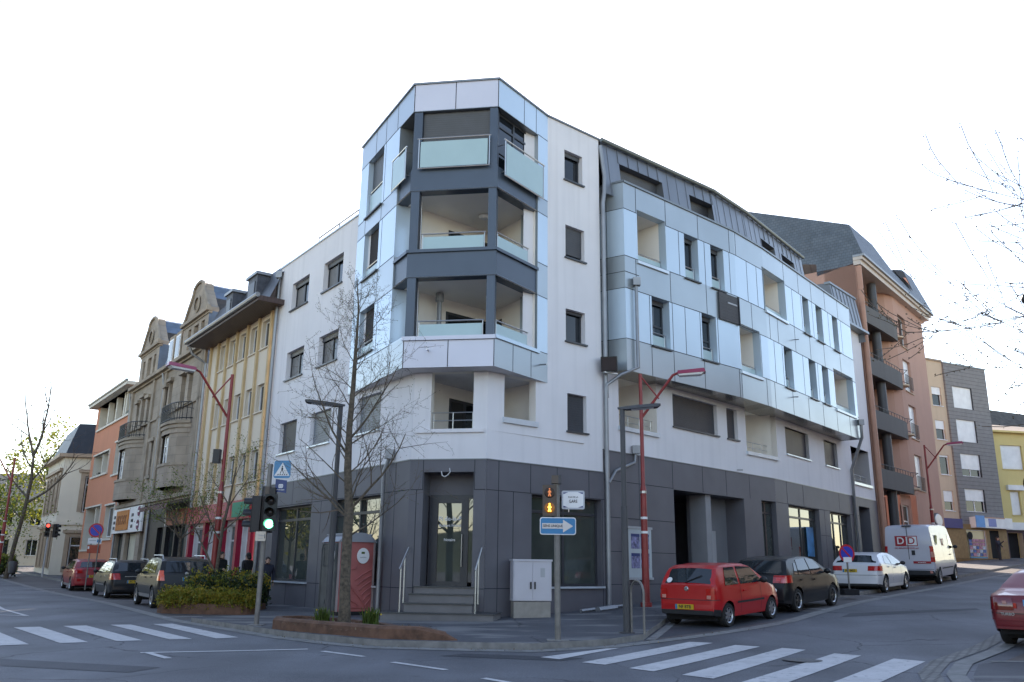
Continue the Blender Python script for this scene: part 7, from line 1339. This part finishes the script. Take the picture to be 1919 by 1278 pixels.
# ================================================================== TREES AND PLANTS
def rvec(): return Vector((R.gauss(0, 1), R.gauss(0, 1), R.gauss(0, 1))).normalized()
RMIN = [.0030]
def grow(mb, tips, p, d, L, r, lev, maxlev, up=.12, wig=.22, nk=(4, 7), ratio=.62):
    """one limb as a wandering tapered tube with side branches; tips collects points along the fine twigs"""
    n = 6 if lev < 2 else 4; pts = [p]; rad = [r]; q = p.copy(); dd = d.normalized(); step = L / n; kids = []
    for k in range(n):
        dd = (dd + rvec() * wig * (.7 if lev < 2 else 1) + Vector((0, 0, up))).normalized(); q = q + dd * step; pts.append(q.copy()); rad.append(max(RMIN[0], r * (1 - .72 * (k + 1) / n)))
        if lev < maxlev and k >= 0: kids.append((q.copy(), dd.copy(), rad[-1]))
        if lev >= maxlev - 1: tips.append((q.copy(), dd.copy()))
    mb.tube(pts, rad, mb.bark if lev < 2 else mb.twig, n=7 if lev == 0 else 5 if lev < 2 else 3, caps=False)
    if lev < maxlev:
        cnt = R.randint(*nk)
        for j in range(cnt):
            b, bd, br = kids[min(len(kids) - 1, int(len(kids) * (.1 + .9 * (j + R.random() * .8) / cnt)))]; a = bd.cross(rvec()).normalized(); nd = (bd * R.uniform(.55, .9) + a * R.uniform(.55, 1.0)).normalized(); grow(mb, tips, b, nd, L * R.uniform(.38, ratio), max(.004, br * .72), lev + 1, maxlev, up, wig, nk, ratio)
def leaf_quads(mb, c, n, sp, size, m):
    for _ in range(n):
        o = Vector((R.gauss(0, sp[0]), R.gauss(0, sp[1]), R.gauss(0, sp[2]))); a = rvec() * size * R.uniform(.6, 1.3); b = a.cross(rvec()).normalized() * a.length * .55; q = c + o; mb.quad(q - a, q - b, q + a, q + b, m if not isinstance(m, (list, tuple)) else R.choice(m))
def tree(name, label, base, trunk, rad, limbs, maxlev=3, leaves=None, buds=0, group=None, up=.1, wig=.22, nk=(4, 7), bud_m=None, bud_s=.02, cat='tree', low=None):
    T = Thing(name, label, cat, base, group=group); t = MB(); t.bark, t.twig = m_bark, m_twig; t.tube(trunk, rad, m_bark, n=10); T.part('trunk', t, smooth=True, angle=60)
    c = MB(); c.bark, c.twig = m_bark, m_twig; tips = []
    for (p, d, L, r) in limbs: grow(c, tips, Vector(p), Vector(d), L, r, 1, maxlev, up, wig, nk)
    if leaves:
        n, sp, sz, m = leaves
        for p, d in tips: leaf_quads(c, p, n, sp, sz, m)
    if buds:
        for p, d in tips:
            for _ in range(buds):
                q = p + rvec() * .05 + d * R.uniform(-.08, .08); a = rvec() * bud_s; b = a.cross(rvec()).normalized() * bud_s * .6; e = a.cross(b).normalized() * bud_s * .6; bm_ = bud_m if not isinstance(bud_m, (list, tuple)) else R.choice(bud_m); c.quad(q - a, q - b, q + a, q + b, bm_); c.quad(q - a, q - e, q + a, q + e, bm_)
    T.part('crown', c); return T
# bare tree in the planter at the corner
trk = [(-3.57, 19.54, .2), (-3.585, 19.54, .75), (-3.61, 19.54, 1.37), (-3.62, 19.55, 2.28), (-3.61, 19.54, 2.75), (-3.70, 19.53, 3.71), (-3.72, 19.54, 4.68), (-3.69, 19.55, 5.69), (-3.68, 19.54, 6.72), (-3.67, 19.53, 7.5), (-3.76, 19.54, 8.3)]
rad = [.16, .125, .115, .11, .10, .085, .07, .055, .038, .022, .008]
limbs = []; ang = .4
for k in range(25):
    h = 2.65 + 5.2 * (k / 24) ** .95; ang += 2.399; i = max(j for j in range(len(trk)) if trk[j][2] <= h); t_ = (h - trk[i][2]) / (trk[i + 1][2] - trk[i][2]) if i + 1 < len(trk) else 0; j = min(i + 1, len(trk) - 1)
    p = [trk[i][q] + (trk[j][q] - trk[i][q]) * t_ for q in range(3)]; L = 1.98 * (1 - .72 * ((h - 2.65) / 5.2) ** 1.2) * R.uniform(.8, 1.12); limbs.append((p, (cos(ang), sin(ang) * .9, .78 if h < 6 else 1.1), L, .021 * (1 - .6 * (h - 2.65) / 5.2)))
limbs += [((-3.6, 19.54, 2.6), (-.75, .1, .75), 2.0, .036), ((-3.6, 19.54, 2.8), (.85, -.1, .7), 2.15, .038), ((-3.62, 19.54, 2.2), (.8, .2, .45), 1.6, .024), ((-3.7, 19.54, 4.0), (-.7, -.3, .8), 2.1, .03), ((-3.7, 19.54, 4.4), (.8, .2, .75), 2.0, .03)]
tree('bare_tree', 'slender bare street tree with fine budding twigs in the rust brown planter at the corner', (-3.57, 19.54, .3), trk, rad, limbs, maxlev=3, buds=1, up=.045, wig=.20, nk=(4, 6), bud_m=[m_bud, m_twig, m_leafm], bud_s=.014)
# bare tree far left
z = g(-31.7, 56); trk = [(-31.75, 56, z), (-31.48, 56, 2.97), (-31.24, 56, 4.64), (-31.1, 56, 6.69), (-31.2, 56, 8.4)]
limbs = [((-31.2, 56, 8.2), (-.35, 0, 1), 4.2, .09), ((-31.2, 56, 8.3), (.25, .1, 1), 4.8, .1), ((-31.2, 56, 5.2), (.8, .1, .55), 4.3, .09), ((-31.2, 56, 5.6), (-.8, .2, .5), 3.6, .07), ((-31.1, 56, 6.6), (.6, -.3, .7), 3.4, .06), ((-31.1, 56, 7.4), (-.7, -.1, .8), 3.6, .06), ((-31.3, 56, 4.2), (-.7, .3, .5), 3.0, .05)]
T = tree('bare_tree', 'dark bare tree with thin upright branches at the far left behind the green traffic light', (-31.75, 56, z), trk, [.15, .13, .12, .10, .07], limbs, maxlev=3, buds=0, up=.12, wig=.18, nk=(4, 6), bud_m=m_twig, bud_s=.03)
c = MB()
for _ in range(34): leaf_quads(c, Vector((-31.3 + R.gauss(0, 1.1), 56.2 + R.gauss(0, .8), 4.0 + R.gauss(0, 1.3))), 26, (.35, .35, .28), .07, [m_leafm, m_leafy, m_leafy])
T.part('ivy_leaves', c)
# budding tree reaching in from the right
RMIN[0] = .0085
trk = [(13.9, 15.6, g(13.9, 15.6)), (13.8, 15.6, 2.5), (13.6, 15.5, 4.2)]
limbs = [((13.6, 15.5, 4.1), d, L * .97, .05) for d, L in (((-1, -.05, .55), 4.5), ((-1, .1, .8), 4.9), ((-1, .12, .42), 4.4), ((-.8, -.2, 1.1), 4.9), ((-1, -.1, .32), 4.2), ((-.4, .1, 1.3), 4.3), ((.6, .4, .9), 3.5), ((.2, -.8, .9), 3.5), ((.9, -.3, .6), 3.4), ((-.9, -.35, .35), 3.9))]
tree('budding_tree', 'tree with tiny opening buds reaching in from the right edge against the sky', trk[0], trk, [.2, .16, .14], limbs, maxlev=3, buds=2, up=.06, wig=.12, nk=(7, 9), bud_m=[m_twig, m_bud, m_bud, M('olive_bud', (.13, .11, .05))], bud_s=.024)
# leafing young tree behind the hedge bed
RMIN[0] = .004
z = g(-9.6, 28.6); trk = [(-9.5, 28.6, z), (-9.42, 28.5, 1.3), (-9.36, 28.5, 2.7), (-9.22, 28.5, 3.6), (-9.1, 28.5, 4.7)]
limbs = [((-9.45, 28.5, 1.3), (-.7, .1, 1), 2.2, .045), ((-9.38, 28.5, 2.3), (-.8, -.1, .8), 1.9, .03), ((-9.36, 28.5, 2.6), (.8, .2, .9), 1.7, .03), ((-9.25, 28.5, 3.4), (.7, -.2, .8), 1.4, .025), ((-9.25, 28.5, 3.5), (-.7, .3, .7), 1.5, .025), ((-9.1, 28.5, 4.4), (.2, .1, 1), 1.0, .015)]
tree('young_tree', 'young tree just coming into leaf between the hedge bed and the dark red lamp', trk[0], trk, [.07, .06, .05, .04, .02], limbs, maxlev=3, leaves=(2, (.1, .1, .1), .030, [m_leafm, m_leafy, m_leafy]), up=.07, wig=.2, nk=(4, 6))
z = g(-11.6, 30.4); trk = [(-12.6, 33.6, z), (-12.6, 33.6, 2.6)]; limbs = [((-12.6, 33.6, 2.5), d, 1.9, .03) for d in ((-.8, .1, .6), (.8, .2, .6), (.1, .8, .7), (-.2, -.8, .6), (.3, -.3, 1), (-.5, .3, .9))]
tree('young_tree', 'small leafy tree in front of the maroon awning of the sandstone house', trk[0], trk, [.06, .05], limbs, maxlev=3, leaves=(3, (.13, .13, .1), .036, [m_leafm, m_leafy, m_leafm]), up=.04, wig=.22, nk=(4, 6))
# green trees far left
def green_tree(label, x, y, H, rx, ms, ncl=150, leaf=.16, group='leafy green trees', per=34):
    z = g(x, y); T = Thing('green_tree', label, 'tree', (x, y, z), group=group); t = MB(); t.tube([(x, y, z), (x + .1, y, z + H * .35), (x, y + .1, z + H * .6)], [.28, .22, .12], m_bark, n=9)
    for k in range(7): a = k * .9; t.tube([(x, y, z + H * (.28 + .04 * k)), (x + cos(a) * rx * .4, y + sin(a) * rx * .4, z + H * (.48 + .04 * k)), (x + cos(a) * rx * .75, y + sin(a) * rx * .75, z + H * (.6 + .04 * k))], [.1, .06, .03], m_bark, n=5)
    T.part('trunk', t, smooth=True); c = MB()
    for _ in range(ncl):
        v = rvec() * (R.random() ** .4); q = Vector((x + v.x * rx, y + v.y * rx, z + H * .62 + v.z * H * .38)); s_ = R.uniform(.3, .6) * rx * .32; leaf_quads(c, q, per, (s_, s_, s_ * .7), leaf, [R.choice(ms)] + ms[:1])
    T.part('crown', c); return T
green_tree('tall yellow green spring tree behind the white corner house', -43.8, 83, 14.2, 4.2, [m_leafy, m_leafy, m_leafm], 130, .17)
green_tree('lower mid green tree at the far left edge beyond the bare tree', -49, 80, 8.2, 3.4, [m_leafm, m_leafd, m_leafy], 110)
# hedge beds
def kerb_ring(name, pts, h, wd, label, top=m_soil, hfun=None):
    """planter: a raised kerb round a soil bed"""
    T = Thing(name, label, 'planter', (sum(p[0] for p in pts) / len(pts), sum(p[1] for p in pts) / len(pts), g(*pts[0]) + KERB * .5)); mb = MB(); n = len(pts); V = [Vector(p) for p in pts]; cen = sum(V, Vector((0, 0))) / n; inn = []
    for k in range(n): a, b, c_ = V[k - 1], V[k], V[(k + 1) % n]; t = (c_ - a).normalized(); inn.append(b + Vector((-t.y, t.x)) * wd)
    H_ = lambda k: (hfun[k] if hfun else h); G_ = lambda v: g(v.x, v.y)
    for k in range(n):
        j = (k + 1) % n; a, b, ia, ib = V[k], V[j], inn[k], inn[j]; q = lambda v, hh, s_=0: Vector((v.x, v.y, G_(v) + hh))
        bev = .05; am, bm_ = a.lerp(ia, .22), b.lerp(ib, .22)
        mb.quad(q(a, -.05), q(b, -.05), q(b, H_(j) - bev), q(a, H_(k) - bev), m_rust); mb.quad(q(a, H_(k) - bev), q(b, H_(j) - bev), q(bm_, H_(j)), q(am, H_(k)), m_rust); mb.quad(q(am, H_(k)), q(bm_, H_(j)), q(ib, H_(j)), q(ia, H_(k)), m_rust); mb.quad(q(ib, H_(j)), q(ib, H_(j) - .12), q(ia, H_(k) - .12), q(ia, H_(k)), m_rust)
    T.part('kerb', mb)
    bm = bmesh.new(); bm.faces.new([bm.verts.new((p.x, p.y, 0)) for p in inn]); grid_cut(bm, .2, -60, 60, 0, 60) if False else None
    bmesh.ops.triangulate(bm, faces=bm.faces[:]); bmesh.ops.subdivide_edges(bm, edges=bm.edges[:], cuts=5, use_grid_fill=True)
    hm = sum(H_(k) for k in range(n)) / n
    for v in bm.verts: 
        dk = min(range(n), key=lambda k: (inn[k] - Vector((v.co.x, v.co.y))).length); v.co.z = g(v.co.x, v.co.y) + max(.02, H_(dk) - .07) + R.uniform(-.02, .03)
    me = bpy.data.meshes.new('soil'); bm.to_mesh(me); bm.free(); me.transform(Matrix.Translation(-T.org)); me.materials.append(top); o = bpy.data.objects.new('soil', me); COL.objects.link(o); o.parent = T.o; return T
isl = [(-5.35, 20.55), (-5.25, 20.0), (-4.85, 19.62), (-3.6, 18.62), (-2.55, 17.82), (-1.75, 17.52), (-1.25, 17.42), (-.95, 17.42), (-1.1, 17.75), (-1.9, 18.7), (-2.8, 19.9), (-3.9, 21.0), (-4.9, 21.15)]
kerb_ring('planter', isl, .36, .2, 'low planter with rounded rust brown kerb around the bare tree at the corner', hfun=[.36, .36, .36, .36, .36, .36, .27, .14, .16, .25, .28, .3, .34])
bed = [(-10.55, 27.5), (-10.6, 27.0), (-10.3, 26.65), (-9.0, 26.45), (-7.75, 26.5), (-7.45, 26.8), (-7.5, 27.6), (-8.3, 28.6), (-9.6, 29.2), (-10.3, 28.6)]
kerb_ring('hedge_planter', bed, .30, .18, 'low planter with brown kerb holding the hedge and yellow shrubs')
def shrub(name, label, boxes, n, size, ms, group=None, tops=None):
    x, y = boxes[0][0], boxes[0][1]; T = Thing(name, label, 'shrub', (x, y, g(x, y) + .3)); c = MB(); st = MB()
    for (bx, by, rx, ry, h, rot) in boxes:
        z = g(bx, by) + .22
        for _ in range(int(n * rx * ry * h * 6)):
            u, v = R.uniform(-1, 1), R.uniform(-1, 1); hh = h * (.86 + .22 * sin(5.1 * u + bx) * cos(4.3 * v + by) + R.uniform(-.06, .08)) * (1 - .28 * max(abs(u), abs(v)) ** 4); t = R.random() ** .5
            if R.random() < .5: k = R.choice((-1, 1)); u, v = (k * R.uniform(.88, 1.06), v) if R.random() < .4 else (u, k * R.uniform(.88, 1.08)); t = R.random()
            p = Vector((bx + u * rx * cos(rot) - v * ry * sin(rot), by + u * rx * sin(rot) + v * ry * cos(rot), z + hh * t)); m = R.choice(tops) if tops and t > .86 else R.choice(ms); leaf_quads(c, p, 3, (.05, .05, .05), size, m)
        for _ in range(14): u, v = R.uniform(-.8, .8) * rx, R.uniform(-.8, .8) * ry; st.tube([(bx + u, by + v, z - .1), (bx + u * 1.1, by + v * 1.1, z + h * .6)], .015, m_twig, n=4)
    T.part('stems', st); T.part('foliage', c)
shrub('hedge', 'clipped dark green hedge with golden tips behind the yellow shrubs', [(-8.75, 27.55, 1.15, .5, 1.05, -.25)], 1150, .045, [m_leafd, m_leafd, m_leafd, m_leafm], tops=[m_leafg, m_leafd, m_leafy])
shrub('low_shrubs', 'low yellow green shrubs along the front of the brown kerb bed', [(-8.9, 26.78, 1.3, .3, .55, -.03), (-10.0, 27.3, .4, .6, .55, -.2)], 1700, .042, [m_leafy, m_leafg, m_leafg, m_leafy])
shrub('hedge', 'rounded hedge at the far left edge under the bare tree', [(-34.2, 57.6, 1.6, .9, 1.3, 0)], 300, .08, [m_leafd, m_leafm], tops=[m_leafy])
def tuft(x, y, h, n, label):
    z = g(x, y) + .27; T = Thing('flower_tuft', label, 'plant', (x, y, z), group='flower tufts in the planter'); mb = MB()
    for _ in range(n):
        a = R.uniform(0, 2 * pi); r_ = R.uniform(.03, .2); b = Vector((x + R.gauss(0, .07), y + R.gauss(0, .07), z)); tip = b + Vector((cos(a) * r_, sin(a) * r_, h * R.uniform(.6, 1.1))); mid = b.lerp(tip, .5) + Vector((0, 0, .05)); w_ = Vector((-sin(a), cos(a), 0)) * .013; mb.quad(b - w_, b + w_, mid + w_, mid - w_, m_leafm); mb.quad(mid - w_, mid + w_, tip + w_ * .2, tip - w_ * .2, m_leafm)
    T.part('leaves', mb); fl = MB()
    for _ in range(3): fl.ball((x + R.gauss(0, .12), y + R.gauss(0, .1), z + h * R.uniform(.5, .9)), .02, M('yellow_flower', (.6, .42, .03)), n=5)
    T.part('flowers', fl)
tuft(-4.0, 19.35, .34, 90, 'green daffodil tuft to the left of the bare trunk'); tuft(-2.95, 19.3, .34, 90, 'green daffodil tuft to the right of the bare trunk')
# ================================================================== PEOPLE
def person(label, x, y, yaw, coat, legs, H=1.72, arms=((.22, -.05, .0), (.22, .12, .25)), bag=None, kz=KERB, stride=.12):
    """one continuous skinned body; yaw = direction faced (radians from +X)"""
    z = g(x, y) + kz; T = Thing('person', label, 'person', (x, y, z), (0, 0, yaw - pi / 2), world=False); s = H / 1.72; bm = bmesh.new(); sk = bm.verts.layers.skin.new(); V = {}
    def v(n, p, r): V[n] = bm.verts.new([c * s for c in p]); V[n][sk].radius = (r[0] * s, r[1] * s)
    v('pel', (0, 0, .93), (.16, .12)); v('wst', (0, 0, 1.08), (.155, .115)); v('chs', (0, .01, 1.28), (.185, .125)); v('nck', (0, 0, 1.45), (.07, .07)); v('jaw', (0, .025, 1.52), (.062, .07)); v('hed', (0, .02, 1.61), (.08, .1)); v('top', (0, .0, 1.69), (.055, .065))
    for sd, k in ((-1, 'l'), (1, 'r')):
        st = stride * sd; v('hip' + k, (.09 * sd, 0, .88), (.1, .1)); v('kne' + k, (.10 * sd, st * .6 + .03, .48), (.065, .07)); v('ank' + k, (.10 * sd, st, .09), (.045, .05)); v('toe' + k, (.11 * sd, st + .17, .035), (.045, .03))
        a = arms[0 if sd < 0 else 1]; v('sho' + k, (.19 * sd, 0, 1.40), (.075, .075)); v('elb' + k, (.25 * sd, a[1], 1.13), (.052, .052)); v('wri' + k, (a[0] * sd, a[1] + .10 + a[2] * .5, .90 + a[2]), (.038, .038)); v('hnd' + k, (a[0] * sd, a[1] + .14 + a[2] * .7, .80 + a[2] * 1.2), (.042, .028))
    E = [('pel', 'wst'), ('wst', 'chs'), ('chs', 'nck'), ('nck', 'jaw'), ('jaw', 'hed'), ('hed', 'top')]
    for k in 'lr': E += [('pel', 'hip' + k), ('hip' + k, 'kne' + k), ('kne' + k, 'ank' + k), ('ank' + k, 'toe' + k), ('chs', 'sho' + k), ('sho' + k, 'elb' + k), ('elb' + k, 'wri' + k), ('wri' + k, 'hnd' + k)]
    for a, b in E: bm.edges.new((V[a], V[b]))
    V['pel'][sk].use_root = True; me = bpy.data.meshes.new('tmp'); bm.to_mesh(me)
    hands = [tuple(V['hnd' + k].co) for k in 'lr']; hd = [tuple(V['wri' + k].co) for k in 'lr']; bm.free(); o = bpy.data.objects.new('tmp', me); COL.objects.link(o); o.modifiers.new('s', 'SKIN'); o.modifiers.new('u', 'SUBSURF').levels = 2
    m2 = bpy.data.meshes.new_from_object(o.evaluated_get(bpy.context.evaluated_depsgraph_get())); bpy.data.objects.remove(o); m2.name = 'body'
    m2.materials.clear()
    for m in (coat, legs, m_skin, m_black): m2.materials.append(m)
    for p in m2.polygons:
        c = p.center; q = c.z / s; hn = min((Vector(h) - c).length for h in hands); p.material_index = 2 if (hn < .10 * s or q > 1.475) else (3 if q < .09 else (1 if q < .80 and abs(c.x) < .21 * s else 0)); p.use_smooth = True
    b = bpy.data.objects.new('body', m2); COL.objects.link(b); b.parent = T.o
    h = MB(); h.ball((0, -.02 * s, 1.645 * s), .105 * s, m_hair, n=10, sc=(.86, 1.0, .92)); h.ball((0, -.06 * s, 1.56 * s), .08 * s, m_hair, n=8); T.part('hair', h, smooth=True)
    f_ = MB(); 
    for sd in (-1, 1): f_.ball((.032 * sd * s, .105 * s, 1.615 * s), .012 * s, m_black, n=5); f_.ball((.085 * sd * s, .02 * s, 1.6 * s), .025 * s, m_skin, n=6, sc=(.5, .8, 1.2))
    f_.ball((0, .118 * s, 1.585 * s), .018 * s, m_skin, n=6, sc=(.7, 1, 1.3)); f_.box((0, .108 * s, 1.545 * s), (.045 * s, .012, .01), M('lips', (.3, .1, .08))); T.part('face', f_)
    fg = MB()
    for (hx, hy, hz), (wx, wy, wz) in zip(hands, hd):
        d = (Vector((hx, hy, hz)) - Vector((wx, wy, wz))).normalized()
        for k in range(4): b0 = Vector((hx, hy + (k - 1.5) * .019 * s, hz)) + d * .02; fg.tube([b0, b0 + d * .045 * s, b0 + d * .08 * s + Vector((-.015 * (1 if hx > 0 else -1), 0, 0))], [.0095, .009, .007], m_skin, n=5)
        b0 = Vector((hx, hy + .03 * s, hz + .02)); fg.tube([b0, b0 + d * .03 + Vector((0, .03, 0)), b0 + d * .06 + Vector((0, .035, 0))], [.011, .010, .008], m_skin, n=5)
    T.part('fingers', fg); return T
m_coat = M('black_coat', (.012, .012, .014), rough=.85); m_jean = M('dark_trousers', (.02, .022, .03), rough=.85); m_navy = M('navy_coat', (.012, .015, .03), rough=.8)
person('person in a black jacket standing before the crimson shop posts', -9.15, 30.9, radians(150), m_coat, m_jean, 1.70)
person('person in a long black coat half hidden behind the dark red lamp pole', -10.1, 31.0, radians(-30), m_coat, m_coat, 1.72)
person('person in dark clothes carrying a yellow bag behind the traffic light pole', -7.93, 29.0, radians(-60), m_navy, m_jean, 1.55, stride=.2)
x, y = -7.80, 28.75; z = g(x, y) + KERB; a = MB(); a.hexa([(x - .06, y - .14, z + .56), (x + .06, y - .14, z + .56), (x + .06, y + .14, z + .56), (x - .06, y + .14, z + .56), (x - .04, y - .12, z + .92), (x + .04, y - .12, z + .92), (x + .04, y + .12, z + .92), (x - .04, y + .12, z + .92)], M('yellow_bag', (.62, .36, .02), rough=.6)); a.tube([(x, y - .08, z + .92), (x, y - .05, z + 1.02), (x, y + .05, z + 1.02), (x, y + .08, z + .92)], .012, m_black, n=5); single('shopping_bag', a, 'yellow bag held by the person behind the traffic light pole', 'bag', base=(x, y, z + .56))
person('person in dark clothes standing at the brown kiosk corner drinking', 36.6, 65.6, radians(-60), m_navy, m_jean, 1.75, arms=((.2, .05, .1), (.18, .18, .5)), kz=.05)
# ================================================================== ACROSS THE STREET (seen only in reflections)
def plain_house(label, A, B, H, m, n, floors, roof, deep=8):
    f = Fr(A, B); z = g(*A); T = Thing('town_house', label, 'house', (A[0], A[1], z), group='houses across the street'); hs = []
    for k in range(n):
        for q in range(floors): u = f.L * (k + .5) / n; hs.append((u - .55, u + .55, z + .9 + q * 3.0, z + 2.5 + q * 3.0, .2, m))
    mb = MB(); wall(mb, f, 0, f.L, [(z - .5, z + H, m)], hs)
    for u in (0, f.L): mb.quad(f.P(u, z - .5, -deep), f.P(u, z - .5, 0), f.P(u, z + H, 0), f.P(u, z + H, -deep), m)
    T.part('wall', mb); r = MB(); r.quad(f.P(-.3, z + H, .4), f.P(f.L + .3, z + H, .4), f.P(f.L, z + H + 3, -deep / 2), f.P(0, z + H + 3, -deep / 2), roof); r.quad(f.P(0, z + H + 3, -deep / 2), f.P(f.L, z + H + 3, -deep / 2), f.P(f.L + .3, z + H, -deep), f.P(-.3, z + H, -deep), roof); T.part('roof', r)
    for h in hs: window(T, f, *h[:4], .15, fm=m_wframe, nv=2, sill=m)
m_brk = M('dark_red_brick', (.13, .07, .05), rough=.85, var=.3, scale=5); m_grb = M('taupe_render', (.24, .19, .15), rough=.85, var=.15)
plain_house('taupe three storey house across the junction behind the viewer', (14, -16), (-2, -19), 9.5, m_grb, 5, 3, m_rtile)
plain_house('brick red three storey house across the junction behind the viewer', (-3, -19.5), (-16, -18), 9, m_brk, 4, 3, m_slateb)
plain_house('dark brick house across the left street outside the picture', L2(2, 25.0), L2(17, 25.0), 9, m_brk, 5, 3, m_rtile)
plain_house('taupe house across the left street outside the picture', L2(17.5, 25.0), L2(30, 25.0), 10, m_grb, 4, 3, m_slateb)
plain_house('dark brick house across the right street outside the picture', R2(-2, 17.5), R2(-18, 17.5), 10, m_brk, 5, 3, m_rtile)
plain_house('taupe house across the right street outside the picture', R2(14, 17.5), R2(-1.6, 17.5), 10.5, m_grb, 5, 3, m_slateb)
plain_house('long dark brick house across the right street outside the picture', R2(32, 17.5), R2(14.4, 17.5), 9.5, m_brk, 6, 3, m_rtile)
for k, (u, o) in enumerate(((1, 19), (6, 18.5), (11, 20), (16, 18.5), (21, 20), (26, 18.5))): x, y = L2(u, o); green_tree('light green roadside tree across the left street outside the picture', x, y, 7.5 + k % 2, 2.8, [m_leafy, m_leafm], 70, .17, 'roadside trees across the left street', 22)

for k, (x, y) in enumerate(((-40, 49), (-46, 58), (-50, 66), (-56, 74), (-62, 84), (-56, 62))): green_tree('light green roadside tree across the left street outside the picture', x, y, 8.5 + k % 3, 3.6, [m_leafy, m_leafm], 110, .2, 'roadside trees across the left street', 26)
for k, (x, y) in enumerate(((15.5, 24), (21, 31), (17.5, 15), (26, 37))): green_tree('light green roadside tree across the right street outside the picture', x + 4, y - 2, 7.5, 2.4, [m_leafy, m_leafm], 60, .17, 'roadside trees across the right street', 22)

lt = MB(); dl = [M('dead_leaf', (.12, .07, .03), var=.5, scale=9), m_bud, M('pale_dead_leaf', (.22, .15, .08), var=.3)]
def litter(x, y, zo, s_=.03):
    z = g(x, y) + zo; a = Vector((R.uniform(-1, 1), R.uniform(-1, 1), R.uniform(-.2, .3))).normalized() * s_ * R.uniform(.6, 1.4); b = a.cross(Vector((0, 0, 1))).normalized() * s_ * .5; c = Vector((x, y, z + .012)); lt.quad(c - a, c - b, c + a, c + b, R.choice(dl))
for _ in range(420): x, y = R.uniform(-5, -1.4), R.uniform(17.6, 21); (litter(x, y, .27) if abs((x + 3.3) * .72 + (y - 19.2) * .69) < 1.0 else None)
for a, b in zip(GUT[3:11], GUT[4:12]):
    for _ in range(36): t = R.random(); litter(a[0] + (b[0] - a[0]) * t + R.gauss(0, .12), a[1] + (b[1] - a[1]) * t + R.gauss(0, .12), .012, .025)
single('leaf_litter', lt, 'dead leaves scattered in the planter and along the gutter', 'leaves', kind='stuff')

plain_house('cream house at the far end of the left street beyond the bare tree', (-61, 88), (-47.5, 90), 6.5, m_yel, 5, 2, m_rtile)
plain_house('white house farther along the left street behind the yellow green tree', (-46, 96), (-38, 97), 8, m_white, 3, 2, m_slateb)
